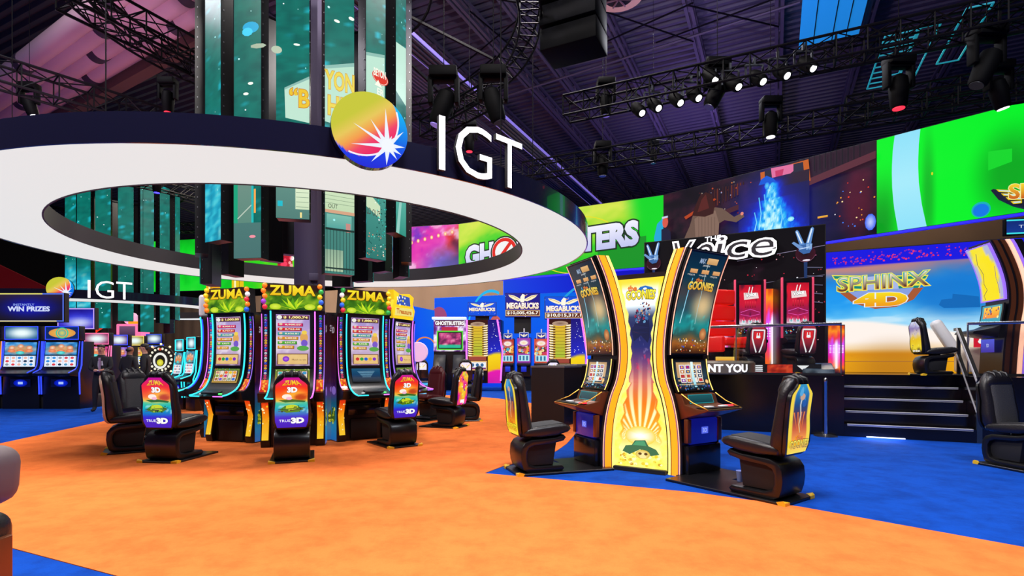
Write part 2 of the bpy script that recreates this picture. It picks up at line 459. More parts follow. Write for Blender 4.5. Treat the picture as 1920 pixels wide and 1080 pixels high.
def plane_fn(P0, ex, W, H, n=None, up=Vector((0, 0, 1))):
    P0 = Vector(P0); ex = Vector(ex).normalized(); n = n or ex.cross(up)
    return lambda u, v, k: P0 + ex * (u * W) + up * (v * H) + n * k
class Prof:
    """smooth (y,z) profile from bottom to top; surf() gives a mapping onto it"""
    def __init__(s, pts, sub=6):
        out = []; n = len(pts)
        for i in range(n - 1):
            p0 = pts[max(i - 1, 0)]; p1 = pts[i]; p2 = pts[i + 1]; p3 = pts[min(i + 2, n - 1)]
            for k in range(sub):
                t = k / sub
                out.append(tuple(.5 * ((2 * p1[j]) + (-p0[j] + p2[j]) * t + (2 * p0[j] - 5 * p1[j] + 4 * p2[j] - p3[j]) * t * t + (-p0[j] + 3 * p1[j] - 3 * p2[j] + p3[j]) * t ** 3) for j in (0, 1)))
        out.append(tuple(pts[-1])); s.p = np.array(out)
        d = np.hypot(*np.diff(s.p, axis=0).T); s.s = np.concatenate([[0], np.cumsum(d)]); s.L = s.s[-1]
    def at(s, d):
        y = np.interp(d, s.s, s.p[:, 0]); z = np.interp(d, s.s, s.p[:, 1]); e = .01
        y0, y1 = np.interp([d - e, d + e], s.s, s.p[:, 0]); z0, z1 = np.interp([d - e, d + e], s.s, s.p[:, 1])
        ty, tz = y1 - y0, z1 - z0; L = math.hypot(ty, tz) or 1
        return y, z, -tz / L, ty / L
    def z2s(s, z): return float(np.interp(z, s.p[:, 1], s.s))
    def fn(s, x0, x1, s0, s1, off=0.0):
        def f(u, v, k):
            y, z, ny, nz = s.at(s0 + (s1 - s0) * v); k = k + off
            return Vector((x0 + (x1 - x0) * u, y + ny * k, z + nz * k))
        return f
def strip(mb, fn, n=12, th=.01, m=0):
    """a thin solid plate following a mapping"""
    vs = []
    for i in range(n + 1):
        v = i / n
        for (u, k) in ((0, 0), (1, 0), (1, -th), (0, -th)): vs.append(fn(u, v, k))
    fs = [(0, 1, 2, 3)[::-1], tuple(4 * n + j for j in range(4))]
    for i in range(n):
        for j in range(4):
            l = (j + 1) % 4; fs.append((4 * i + j, 4 * i + l, 4 * i + 4 + l, 4 * i + 4 + j))
    return mb.add(vs, fs, m)
def ext_text(mb, st, fn, depth, m=0, mside=None, bold=0.0):
    """solid letters on a mapping fn(u,v,k)"""
    V, T, bb = text_tris(st, bold)
    uv = [((x - bb[0]) / (bb[2] - bb[0]), (y - bb[1]) / (bb[3] - bb[1])) for x, y in V]
    n = len(V); vs = [fn(u, v, depth) for u, v in uv] + [fn(u, v, 0) for u, v in uv]
    ed = {}
    for t in T:
        for i in range(len(t)):
            e = (t[i], t[(i + 1) % len(t)]); ed[e] = 1
    b = [e for e in ed if (e[1], e[0]) not in ed]
    mb.add(vs, [tuple(t) for t in T] , m)
    base = len(mb.v) - 2 * n
    fs = [tuple(i + n for i in t[::-1]) for t in T] + [(e[1], e[0], e[0] + n, e[1] + n) for e in b]
    mb.f += [tuple(i + base for i in f) for f in fs]; mb.m += [m if mside is None else mside] * len(fs)
    return mb
U_AX = Vector((.438, .899, 0)); V_AX = Vector((.899, -.438, 0))     # the hall's own grid
PI = math.pi; R = math.radians
# ------------------------------------------------------------------ floor, carpet
mb = MB(); mb.box((0, 25, -.05), (140, 110, .1)); o = mb.build('floor', 'carpet_b', smooth=0); tag(o, kind='structure')
border = [(908, 888), (945, 874), (985, 867), (1020, 858), (1045, 845), (1063, 832), (1077, 816), (1083, 803), (1078, 786), (1060, 772), (1030, 762),
          (990, 755), (930, 747), (870, 742), (800, 741), (700, 740), (500, 736), (420, 733), (330, 727), (170, 725), (170, 737), (215, 742), (252, 752), (252, 774),
          (200, 789), (130, 804), (0, 832), (-300, 905), (-300, 945), (20, 1028), (215, 1080), (500, 1156), (900, 1263), (1600, 1450), (2600, 1450),
          (2600, 1210), (1920, 1027), (1500, 951), (1300, 924), (1100, 905)]
mb = MB(); mb.slab([G(*p)[:2] for p in border], -.01, .006)
o = mb.build('orange_carpet', 'carpet_o', smooth=0); tag(o, 'large orange carpet inlay running across the blue floor around the ring of machines', 'carpet')

# ------------------------------------------------------------------ hall shell
def uv(a, b, z=0.0): return U_AX * a + V_AX * b + Vector((0, 0, z))
HC = 13.0
mb = MB(); vs = []; fs = []; pit = .36; n = 142; a0 = 8.0
for i in range(n):
    a = a0 + i * pit
    for (da, dz) in ((0, 0), (.13, 0), (.19, .14), (.29, .14)):
        for b in (-72, 42): vs.append(uv(a + da, b, HC + dz))
for i in range(4 * n - 1): fs.append((2 * i, 2 * i + 1, 2 * i + 3, 2 * i + 2))
mb.add(vs, fs); o = mb.build('ceiling', 'deck', smooth=0); tag(o, kind='structure')
mb = MB(); q = uv(0, 0).to_3d()
rot = Matrix.Rotation(math.atan2(V_AX.y, V_AX.x), 3, 'Z')
mb.box(uv(58, -16, 6.5), (128, .3, 13.5), rot=rot); tag(mb.build('wall_back', 'darkwall', smooth=0), kind='structure')
mb = MB(); mb.box(uv(24, -66, 6.5), (.3, 82, 13.5), rot=rot); tag(mb.build('wall_left', 'darkwall', smooth=0), kind='structure')
mb = MB(); mb.box(uv(28, 26, 6.5), (.3, 66, 13.5), rot=rot); tag(mb.build('wall_right', 'darkwall', smooth=0), kind='structure')

# beige drapes at the back of the hall
def drape(name, p0, L, z0, z1, mt, lab, fold=1.2):
    mb = MB(); vs = []; fs = []; n = int(L / fold * 4)
    for i in range(n + 1):
        s = L * i / n; w = .03 * math.sin(2 * PI * i / 4 + .4) + .04 * math.sin(i * .37)
        for z in (z0, z1): vs.append(Vector((*p0, 0)) + V_AX * s - U_AX * w + Vector((0, 0, z)))
    for i in range(n): fs.append((2 * i, 2 * i + 2, 2 * i + 3, 2 * i + 1))
    m0 = len(vs); vs += [v + U_AX * .05 for v in vs]; fs += [tuple(m0 + k for k in f[::-1]) for f in fs]
    mb.add(vs, fs); o = mb.build(name, mt, smooth=60, origin=Vector((*p0, 0))); return tag(o, lab, 'curtain')
pd = P(1010, 0, 30.6)
drape('beige_curtain', (pd - V_AX * 44).to_2d(), 44, .0, 6.2, 'beige', 'long beige curtain hanging at the far back of the hall behind everything')

# roof steel
def joist(px0, w, lab, z=12.45, px1=None, a=(-6, 45), mt='joist'):
    p0 = P(px0, 0, F * (z - EYE) / 675.0); mb = MB()
    for (dz, ww) in ((0, w), (.42, w * .8)):
        A = p0 + U_AX * a[0] + Vector((0, 0, dz)); B = p0 + U_AX * a[1] + Vector((0, 0, dz))
        mb.beam(A - V_AX * ww * .38, B - V_AX * ww * .38, ww * .45, .1); mb.beam(A + V_AX * ww * .38, B + V_AX * ww * .38, ww * .45, .1)
    k = a[0]
    while k < a[1] - 1:
        A = p0 + U_AX * k; mb.beam(A, A + U_AX * .55 + Vector((0, 0, .42)), .05); mb.beam(A + U_AX * .55 + Vector((0, 0, .42)), A + U_AX * 1.1, .05); k += 1.1
    return tag(mb.build('roof_joist', mt, smooth=0, origin=p0), lab, 'roof beam', 'steel joists under the roof deck')
for px, lab in ((420, 'roof joist above the hanging displays'), (560, 'roof joist just right of the pink ducts'), (700, 'roof joist behind the round logo sign'), (847, 'roof joist left of the black hanging speaker stack'),
                (942, 'roof joist passing under the curved truss'), (1117, 'roof joist at the right edge of the black hanging speaker stack'), (1287, 'roof joist above the row of lit spotlights'),
                (1462, 'roof joist left of the blue lit roof panel'), (1640, 'roof joist right of the blue lit roof panel'), (1850, 'rightmost roof joist at the top corner')):
    joist(px, .22, 'grey steel ' + lab)
def rods(name, pts, r, lab, cat, mt='rod', group=None):
    mb = MB(); o0 = Vector(pts[0][0])
    for a, b in pts: mb.tube([a, b], r, 6)
    return tag(mb.build(name, mt, origin=o0), lab, cat, group)
for i, (pa, pb, lab) in enumerate((((1130, 20), (1300, 68), 'thin dark crossed brace rods between joists at the top centre'), ((1290, 10), (1460, 40), 'thin dark crossed brace rods above the spotlights'),
                             ((880, 20), (1010, 120), 'thin dark crossed brace rods left of the speaker stack'), ((830, 120), (930, 190), 'thin dark crossed brace rods behind the curved truss'))):
    def Cz(p): return P(p[0], p[1], F * (12.3 - EYE) / (HOR - p[1]))
    (x0, y0), (x1, y1) = pa, pb
    rods('brace_rod', [(Cz((x0, y0)), Cz((x1, y1 + 10))), (Cz((x0 - 60, y1 + 40)), Cz((x1, max(y0 - 15, -5))))], .025, lab, 'brace rod')
rods('sprinkler_pipe', [(P(930, 186, F * 11 / 489), P(1500, 4, F * 11 / 671))], .04, 'thin pale pipe crossing under the roof above the spotlights', 'pipe', 'joist')
# lit cable tray
def tray(px, py, z, L0, L1, lab, mt1='joist', mt2='violet'):
    p0 = P(px, py, F * (z - EYE) / (HOR - py)); r = empty('cable_tray', p0, 0, lab, 'cable tray')
    mb = MB(); mb.beam(U_AX * L0, U_AX * L1, .5, .06)
    for k in range(4): mb.beam(U_AX * L0 + V_AX * (k * .14 - .21) - Vector((0, 0, .05)), U_AX * L1 + V_AX * (k * .14 - .21) - Vector((0, 0, .05)), .03, .05)
    mb.build('channel', mt1, r, 0)
    for sg in (-1, 1):
        mb = MB(); mb.beam(U_AX * L0 + V_AX * .27 * sg, U_AX * L1 + V_AX * .27 * sg, .025, .1); mb.build('edge_strip', mt2, r, 0)
M['dimviolet'] = mat('dim_violet_glow', '9080e0', .4, emit='8878d8', es=.45)  # purple light on the tray edges put in as emission; also lamp lenses
M['cyanlit'] = mat('cyan_lit_glow', '20a0b0', .4, emit='1c90a8', es=.5)  # cyan light falling on the ladder frames, put into the material as glow
tray(800, 105, 9.5, -5, 16, 'cable tray with pale violet edges running diagonally behind the white sign letters', 'joist', 'dimviolet')
tray(820, 175, 11.0, -8, 12, 'dark grey cable tray just below the violet edged one', 'joist', 'joist')

# white-pink ducts at upper left
for i, (py, lab) in enumerate(((61, 'topmost of the pink lit ducts at upper left'), (100, 'second from the top of the pink lit ducts at upper left'), (138, 'third from the top of the pink lit ducts at upper left'), (173, 'lowest of the pink lit ducts at upper left, beside the brown girder'))):
    p0 = P(122, py, F * (9.5 - EYE) / (HOR - py)); r = empty('round_duct', p0, 0, lab, 'duct', 'pink lit ducts')
    DV = Vector((.854, -.52, 0)); mb = MB(); mb.tube([DV * -16, DV * 8], .25, 20); mb.build('duct_tube', 'tube', r, 60)
    for k in (-7.5, -2.6 - .25 * i, 2.5 - .2 * i, 6.5):
        mb = MB(); mb.tube([DV * (k - .16), DV * (k + .16)], .262, 20); mb.build('band', 'tubeband', r, 60)
p0 = P(122, 208, F * (9.3 - EYE) / (HOR - 208)); mb = MB(); mb.beam(p0 - DV * 16, p0 + DV * 8, .3, .5)
tag(mb.build('roof_girder', mat('brown_girder', '5e4038', .7), smooth=0, origin=p0), 'brown steel girder running below the pink ducts', 'girder')
p0 = P(20, 60, 20); mb = MB(); mb.beam(p0 - U_AX * 8, p0 + U_AX * 20, .3, .5)
tag(mb.build('roof_girder', 'joist', smooth=0, origin=p0), 'grey steel girder at the top left corner behind the ducts', 'girder')
p0 = P(240, 160, 24); r = empty('lit_bay', p0, 0, 'warm lit strip light under the roof between the pink ducts and the black ring band', 'light')
mb = MB(); mb.box((0, 0, 0), (3.4, .25, .12), rot=Matrix.Rotation(R(17), 3, 'Y')); mb.build('light_strip', mat('warm_strip', 'ffe0a0', .5, emit='f0c070', es=1.0), r)
mb = MB(); mb.box((0, .1, .15), (3.6, .5, .12), rot=Matrix.Rotation(R(17), 3, 'Y')); mb.build('housing', 'joist', r)

# blue roof panel, round fan lamp, speaker stack
p0 = P(1562, 20, F * (12.2 - EYE) / 655); mb = MB()
mb.box((0, 0, 0), (1.75, 3.6, .08), rot=rot); r = empty('roof_panel', p0, 0, 'bright blue lit roof panel near the upper right', 'roof panel'); mb.build('panel', 'skylight', r, 0)
for k in (-.45, .1, .5):
    mb = MB(); mb.beam(V_AX * k - U_AX * 1.8 - Vector((0, 0, .06)), V_AX * k + U_AX * 1.8 - Vector((0, 0, .06)), .03); mb.build('seam', 'steel', r, 0)
p0 = P(1160, -6, 11.5); r = empty('round_ceiling_lamp', p0, 0, 'round pale pink spoked ceiling lamp at the very top', 'lamp')
mb = MB(); mb.lathe([(.30, -.02), (.52, 0), (.56, .1), (.5, .3), (.2, .45)], n=32); mb.build('housing', mat('pale_pink_enamel', 'd8a8ac', .5, emit='c08c90', es=.45), r)
mb = MB(); mb.lathe([(.3, -.03), (.3, 0)], n=32); mb.build('lens', 'tubeband', r)
mb = MB()
for k in range(7): a = 2 * PI * k / 7; mb.beam((0, 0, -.05), (.3 * math.cos(a), .3 * math.sin(a), -.05), .03)
mb.build('spokes', 'tube', r, 0)
r = empty('speaker_stack', P(1076, 105, 10.2) + Vector((0, 0, 0)), R(-26), 'large black hanging speaker stack at the top centre', 'speaker')
for k in range(5):
    mb = MB(); mb.box((0, -.05 * k * .6, .24 + k * .42), (1.1 - .0 * k, .75, .40), bev=.03, rot=Matrix.Rotation(R(-3 * k), 3, 'X')); mb.build('speaker_cabinet', 'rigblack', r)
mb = MB(); mb.beam((0, .1, 2.2), (0, .1, 6.5), .03); mb.build('hanging_cable', 'rod', r)

# ------------------------------------------------------------------ trusses
def truss(a, b, w=.4, lab='', step=.5, mt='truss', r_=.024, hang=True, tri=False):
    a = Vector(a); b = Vector(b); d = (b - a); L = d.length; d.normalize(); side = d.cross(Vector((0, 0, 1))).normalized(); up = Vector((0, 0, 1)); mb = MB()
    cs = [(-.5, -.5), (.5, -.5), (.5, .5), (-.5, .5)]
    off = [side * (c[0] * w) + up * (c[1] * w) for c in cs]
    for o_ in off: mb.tube([o_, d * L + o_], r_, 6)
    n = max(1, int(L / step))
    for i in range(n + 1):
        t = d * (L * i / n)
        for k in range(4):
            mb.tube([t + off[k], t + off[(k + 1) % 4]], r_ * .6, 4)
            if i < n:
                t2 = d * (L * (i + 1) / n); j = k if i % 2 else (k + 1) % 4; l = (k + 1) % 4 if i % 2 else k
                mb.tube([t + off[j], t2 + off[l]], r_ * .5, 4)
    r = mb.build('lighting_truss', mt, origin=None); r.location = a
    return tag(r, lab, 'truss')
zt = 6.8; A1 = P(1062, 205, F * (zt - EYE) / (HOR - 205)); truss(A1, A1 + V_AX * 10.5, .42, 'black box truss carrying the row of lit white spotlights', step=.45)
A2 = P(985, 322, F * (6.6 - EYE) / (HOR - 322)); truss(A2, A2 + V_AX * 14, .4, 'long black truss above the green and movie screens', .5)
A3 = P(1500, 118, F * (8.2 - EYE) / (HOR - 118)); truss(A3, A3 + V_AX * 8, .45, 'black truss under the blue lit roof panel at upper right', .5)
A4 = P(1585, 205, F * (7.0 - EYE) / (HOR - 205)); truss(A4, A4 + V_AX * 7, .4, 'black truss with cyan lit edges right above the rightmost green screen', .5)
A5 = P(120, -20, F * (8.0 - EYE) / 695); truss(A5, A5 + U_AX * 7.5, .55, 'dark truss crossing in front of the pink ducts at upper left', .6, r_=.03)
A6 = P(-40, 125, F * (7.2 - EYE) / 550); truss(A6, A6 + Vector((.63, .78, 0)) * 6, .5, 'dark truss in front of the pink ducts just above the ring at far left', .6, r_=.03)
A7 = P(700, 330, 16.0); truss(P(800, 245, 12.2), P(935, 168, 10.2), .35, 'short black truss behind the white sign letters', .4)
def ladder(px, py, z, L, w, lab, n):
    p0 = P(px, py, F * (z - EYE) / (HOR - py)); mb = MB()
    for s in (-.5, .5): mb.beam(V_AX * (w * s), V_AX * (w * s) + U_AX * L, .03)
    for i in range(n + 1): mb.beam(V_AX * (-w / 2) + U_AX * (L * i / n), V_AX * (w / 2) + U_AX * (L * i / n), .025)
    o = mb.build('ladder_frame', 'cyanlit', smooth=0); o.location = p0; return tag(o, lab, 'ladder truss')
ladder(1690, 62, 8.6, 2.6, .6, 'cyan edged ladder frame hanging left of centre at upper right', 9)
ladder(1838, 10, 8.2, 2.2, .4, 'cyan edged ladder frame nearest the top right corner', 1)
ladder(1745, 48, 8.6, 2.4, .35, 'narrow cyan edged ladder frame between the two wider ones', 2)
# circular truss over the hanging displays
mb = MB(); c0 = Vector((-3.75, 10.3, 8.0)); n = 64
for (dr, dz) in ((-.2, -.2), (.2, -.2), (.2, .2), (-.2, .2)):
    mb.tube([((4.1 + dr) * math.cos(2 * PI * i / n), (4.1 + dr) * math.sin(2 * PI * i / n), dz) for i in range(n)], .025, 6, closed=True)
for i in range(n):
    a = 2 * PI * i / n; b = 2 * PI * (i + 1) / n
    def q(dr, dz, t): return ((4.1 + dr) * math.cos(t), (4.1 + dr) * math.sin(t), dz)
    for s in (-.2, .2):
        mb.tube([q(-.2, s, a), q(.2, s, b)], .014, 4); mb.tube([q(s, -.2, a), q(s, .2, b)], .014, 4); mb.tube([q(-.2, s, a), q(.2, s, a)], .014, 4)
o = mb.build('circular_truss', 'truss'); o.location = c0; tr2 = copy_to(o, (-16.6, 23, 8.0), 0, 'black circular truss above the distant ring'); tag(o, 'black circular truss above the ring holding the hanging displays', 'truss')

# ------------------------------------------------------------------ stage lamps
def lamp_proto():
    r = empty('spotlight', (0, 0, 0)); tilt = Matrix.Rotation(R(-24), 3, 'Y') @ Matrix.Rotation(R(-38), 3, 'X')
    mb = MB(); mb.lathe([(.10, -.28), (.115, -.24), (.12, -.05), (.09, .06), (.04, .1)], n=16, rot=tilt); mb.build('barrel', 'rigblack', r)
    mb = MB(); mb.lathe([(.062, -.29), (.062, -.275)], n=16, rot=tilt); mb.build('lens', 'lamp', r)
    mb = MB(); mb.beam((-.16, 0, -.08), (-.16, 0, .2), .03); mb.beam((.16, 0, -.08), (.16, 0, .2), .03); mb.beam((-.16, 0, .2), (.16, 0, .2), .03); mb.beam((0, 0, .2), (0, 0, .34), .04); mb.build('yoke', 'darkgrey', r, 0)
    return r
lp = lamp_proto(); first = True
names = ['first from the left', 'second from the left', 'third from the left', 'fourth from the left', 'just left of the big moving light', 'just right of the big moving light', 'third from the right', 'second from the right', 'last on the right']
for i, (px, py) in enumerate(((1204, 212), (1235, 203), (1276, 193), (1310, 184), (1341, 150), (1385, 163), (1431, 153), (1476, 142), (1525, 128))):
    # distance along the truss where this column is met
    t = (px - 960) / F; s = (t * A1.y - A1.x) / (.899 + .438 * t); b = A1 + V_AX * s
    o = lp if first else copy_tree(lp); first = False
    tilt = Matrix.Rotation(R(-24), 3, 'Y') @ Matrix.Rotation(R(-38), 3, 'X'); lo = tilt @ Vector((0, 0, -.28))
    loc = P(px, py, b.y); o.location = loc - lo
    tag(o, 'black spotlight with bright white lens on the truss, ' + names[i], 'spotlight', 'lit spotlights on the truss')
def moving_head(px, py, Y, s=1.0, lab='', tilt=0, lens='darkgrey'):
    r = empty('moving_head_light', P(px, py, Y), 0, lab, 'stage light'); r.scale = (s, s, s); T = Matrix.Rotation(R(tilt), 3, 'Y')
    mb = MB(); mb.box((0, 0, .45), (.42, .3, .16), bev=.03); mb.build('base', 'rigblack', r)
    mb = MB(); mb.tube([(0, 0, .5), (0, 0, max(.6, (12.6 - P(px, py, Y).z) / s))], .007, 5); mb.build('hanging_rod', 'rod', r)
    mb = MB(); mb.box((-.2, 0, .2), (.07, .16, .42), bev=.02); mb.box((.2, 0, .2), (.07, .16, .42), bev=.02); mb.box((0, 0, .36), (.4, .16, .06), bev=.02); mb.build('yoke', 'rigblack', r)
    mb = MB(); mb.lathe([(.1, -.34), (.125, -.3), (.15, 0), (.13, .16), (.06, .22)], n=20, rot=T); mb.build('head', 'rigblack', r)
    mb = MB(); mb.lathe([(.09, -.355), (.09, -.335)], n=18, rot=T); mb.build('lens', lens, r)
    return r
moving_head(1345, 168, 10.6, 1.1, 'large dark moving light hanging amid the lit spotlights', 25, 'steel')
moving_head(1136, 190, 11.6, .9, 'dark moving light near the left end of the spotlight truss', 0, 'dimviolet')
moving_head(1130, 305, 14.0, 1.0, 'moving light hanging on the long truss above the green screen', 0, 'steel')
moving_head(1445, 228, 12.0, 1.0, 'moving light with small blue side lights above the movie screen', 0, 'whiteglow')
moving_head(925, 190, 8.6, 1.0, 'glossy dark moving light under the curved truss', -15, 'darkgrey')
moving_head(832, 195, 9.0, 1.1, 'dark moving light left of the curved truss', 20, 'dimviolet')
moving_head(1685, 165, 10.0, 1.1, 'dark moving light with red indicator at the upper right', 0, 'redglow')
moving_head(1850, 120, 8.6, 1.1, 'large dark moving light above the right green screen', 25, 'darkgrey')
moving_head(1872, 170, 9.0, .9, 'smaller moving light tipped with green light at the far right', -15, 'whiteglow')
moving_head(315, 186, 12.5, .9, 'moving light with red glowing lens above the black ring band', 0, 'redglow')
moving_head(55, 195, 12.5, .9, 'moving light with white lens above the ring at far left', -20, 'lamp')
moving_head(880, 262, 12.5, .8, 'small moving light with red lens seen inside the letter G', 0, 'redglow')
moving_head(294, 343, 17.0, .9, 'moving light with deep blue lens seen through the ring opening', 0, 'bluelamp')
moving_head(1225, 290, 15.0, .7, 'pale round wash light near the movie screen corner', 0, 'steel')

# ------------------------------------------------------------------ the big lit ring and its copy far behind
RC = Vector((-3.75, 10.3, 0)); RZ = 3.45; RO = 5.15; RI = 3.93; RH = .29
def ang_fn(rad, th0, th1, z0, z1):
    def f(u, v, k):
        a = R(th0 + (th1 - th0) * u); r_ = rad + k
        return Vector((r_ * math.sin(a), -r_ * math.cos(a), z0 + (z1 - z0) * v))
    return f
def logo_art(fn, D):
    A = Art(fn, D, D, .0015)
    nr, na = 26, 72; vs = []; cs = []; fs = []
    for i in range(nr + 1):
        for j in range(na):
            r_ = i / nr; a = 2 * PI * j / na; x = r_ * math.cos(a); y = r_ * math.sin(a)
            vs.append(A.mp(.5 + x / 2, .5 + y / 2))
            d = (x + .256) ** 2 + (y - .3) ** 2
            t = np.clip((.62 * x - .78 * y) * .75 + .42, 0, 1)
            if d < 1.0: c = ramp(t, [(0, '#c8c838'), (.22, '#e8c85a'), (.42, '#f59a4a'), (.6, '#f0406a'), (.85, '#e81e64'), (1, '#c81c60')])
            else: c = ramp((y + 1) / 1.6, [(0, '#1c28d8'), (.25, '#1840e8'), (.55, '#0878e8'), (1, '#00b8f8')])
            cs.append(c)
    fs = [(0 + j, na + j, na + (j + 1) % na) for j in range(na)]
    fs += [(i * na + j, (i + 1) * na + j, (i + 1) * na + (j + 1) % na, i * na + (j + 1) % na) for i in range(1, nr) for j in range(na)]
    A.add(vs, fs, 0, cs); A._up()
    def uvp(x, y): return (.5 + x / 2, .5 + y / 2)
    pts = []
    for i in range(25):
        a = R(-108 + (26 + 108 - 8) * i / 24); pts.append(uvp(-.256 + 1.0 * math.cos(a), .3 + 1.0 * math.sin(a)))
    pts = [p for p in pts if (2 * p[0] - 1) ** 2 + (2 * p[1] - 1) ** 2 < .97]
    A.line(pts, .022, '#f4f4ff')
    cx, cy = .45, -.35
    rays = [(93, 1.0, .085), (125, .78, .075), (153, 1.0, .07), (186, .96, .07), (229, .66, .08), (267, .6, .09), (307, .5, .085), (333, .5, .09), (3, .5, .09), (46, .62, .08), (68, .3, .07)]
    for (a, L, w) in rays:
        dx, dy = math.cos(R(a)), math.sin(R(a)); tip = (cx + dx * L, cy + dy * L)
        while tip[0] ** 2 + tip[1] ** 2 > .97: L *= .97; tip = (cx + dx * L, cy + dy * L)
        A.poly([uvp(cx - dy * w, cy + dx * w), uvp(cx + dy * w, cy - dx * w), uvp(*tip)], '#eef4ff')
    A.disc(*uvp(cx, cy), .085, .085, '#f4f8ff', n=20)
    return A
def light_ring(lab):
    r = empty('light_ring', RC + Vector((0, 0, RZ)), 0, lab, 'hanging ring'); n = 128
    def band(r0, r1, z0, z1):
        mb = MB(); vs = []; fs = []
        for i in range(n):
            a = 2 * PI * i / n
            for (rr, z) in ((r0, z0), (r1, z0), (r1, z1), (r0, z1)): vs.append((rr * math.cos(a), rr * math.sin(a), z))
        for i in range(n):
            j = (i + 1) % n
            for k in range(4): l = (k + 1) % 4; fs.append((4 * i + k, 4 * i + l, 4 * j + l, 4 * j + k)[::-1])
        return mb.add(vs, fs)
    band(RI + .02, RO - .02, .0, .02).build('underside', 'ringwhite', r, 30)
    band(RO - .02, RO, -.01, RH).build('outer_band', 'fascia', r, 30)
    band(RI, RI + .02, -.01, RH).build('inner_band', 'ringin', r, 30)
    band(RI + .02, RO - .02, RH - .03, RH - .01).build('top_cover', 'blackm', r, 30)
    D = .78; a = R(25.8); c = Vector(((RO + .1) * math.sin(a), -(RO + .1) * math.cos(a), .29)); ex = Vector((math.cos(a), math.sin(a), 0)); nn = Vector((math.sin(a), -math.cos(a), 0))
    rd = empty('logo_sign', c); rd.parent = r
    fn = plane_fn(-ex * D / 2 - Vector((0, 0, D / 2)), ex, D, D, nn)
    logo_art(fn, D).build('logo_face', 'art_m', rd, 0)
    q = nn.to_track_quat('Z', 'Y').to_matrix(); mb = MB(); mb.lathe([(D / 2, -.09), (D / 2, -.003)], n=64, rot=q); mb.build('logo_rim', 'fascia', rd, 40)
    for st, t0, t1 in (('I', 34.1, 34.95), ('G', 36.4, 42.0), ('T', 42.7, 47.6)):
        mb = MB(); ext_text(mb, st, ang_fn(RO + .05, t0, t1, .02, .62), .05, 0, 1, bold=(-.006 if st != 'I' else 0)); mb.build('letter_' + st.lower(), ['ringletter', 'blackm'], r, 30)
    return r
M['ringletter'] = mat('white_lit_letter', 'ffffff', .5, emit='eef2fa', es=.95)
ring = light_ring('huge hanging ring with glowing white underside, dark band, round starburst logo and white letters, nearest')
for px, py in ():
    pass
ring2 = copy_to(ring, (-16.6, 23, RZ), R(-9), 'distant hanging ring with logo and white letters, seen at left below the near ring')
# suspension wires of both rings are part of the rings
for rr in (ring, ring2):
    for k in range(6):
        a = 2 * PI * (k + .37) / 6; mb = MB(); mb.tube([((RO - .6) * math.cos(a), (RO - .6) * math.sin(a), RH - .02), ((RO - .6) * math.cos(a), (RO - .6) * math.sin(a), 6.5)], .008, 4); mb.build('hanging_wire', 'rod', rr)

# ------------------------------------------------------------------ building column
c = P(581, 0, 10.55); r = empty('support_column', (c.x, c.y, 0), 0, 'grey violet square support column rising through the middle of the ring', 'column')
mb = MB(); mb.box((0, 0, 6.4), (.46, .42, 12.8), bev=.02); mb.box((-.24, .1, 6.4), (.14, .2, 12.8)); mb.build('shaft', 'column', r)
mb = MB(); mb.box((.17, -.24, 2.95), (.18, .06, .14), bev=.01); mb.build('junction_box', 'column', r)
mb = MB(); mb.tube([(.1, -.22, 2.9), (.2, -.26, 2.75), (.35, -.2, 2.72)], .008, 5); mb.build('cable', 'blackm', r)

# ------------------------------------------------------------------ hanging display columns
DC = Vector((-3.86, 10.3, 0)); DR = 1.9
def near_point(px, far=False):
    t = (px - 960) / F; a = 1 + t * t; b = -2 * (t * DC.x + DC.y); c_ = DC.x ** 2 + DC.y ** 2 - DR ** 2; d = b * b - 4 * a * c_
    s = math.sqrt(max(d, 0)); Y = (-b + s if far else -b - s) / (2 * a); return Vector((t * Y, Y, 0))
ZT = 8.6
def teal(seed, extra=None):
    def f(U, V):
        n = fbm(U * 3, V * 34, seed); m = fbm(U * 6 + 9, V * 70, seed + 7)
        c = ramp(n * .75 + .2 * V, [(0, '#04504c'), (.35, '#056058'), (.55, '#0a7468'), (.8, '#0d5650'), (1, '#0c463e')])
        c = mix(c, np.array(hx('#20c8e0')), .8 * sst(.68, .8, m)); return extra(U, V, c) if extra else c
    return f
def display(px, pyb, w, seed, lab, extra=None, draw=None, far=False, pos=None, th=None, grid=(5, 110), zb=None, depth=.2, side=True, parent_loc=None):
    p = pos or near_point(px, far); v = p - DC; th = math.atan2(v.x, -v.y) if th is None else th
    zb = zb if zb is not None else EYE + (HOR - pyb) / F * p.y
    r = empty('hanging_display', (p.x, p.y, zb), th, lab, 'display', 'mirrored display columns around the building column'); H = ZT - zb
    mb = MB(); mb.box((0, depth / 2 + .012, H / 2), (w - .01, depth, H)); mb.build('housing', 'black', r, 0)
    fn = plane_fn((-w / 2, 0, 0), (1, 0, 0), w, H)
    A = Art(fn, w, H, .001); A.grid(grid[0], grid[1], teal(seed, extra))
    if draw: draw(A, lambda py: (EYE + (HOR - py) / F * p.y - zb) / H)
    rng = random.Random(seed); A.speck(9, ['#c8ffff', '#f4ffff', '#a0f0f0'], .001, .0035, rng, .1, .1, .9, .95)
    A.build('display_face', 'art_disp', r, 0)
    mb = MB()
    for s in (-1, 1):
        z = .1
        while z < H - .1: mb.box((s * (w / 2 + .004), .05, z), (.008, .012, .02)); z += .17
    mb.build('edge_led', 'steel', r, 0)
    return r
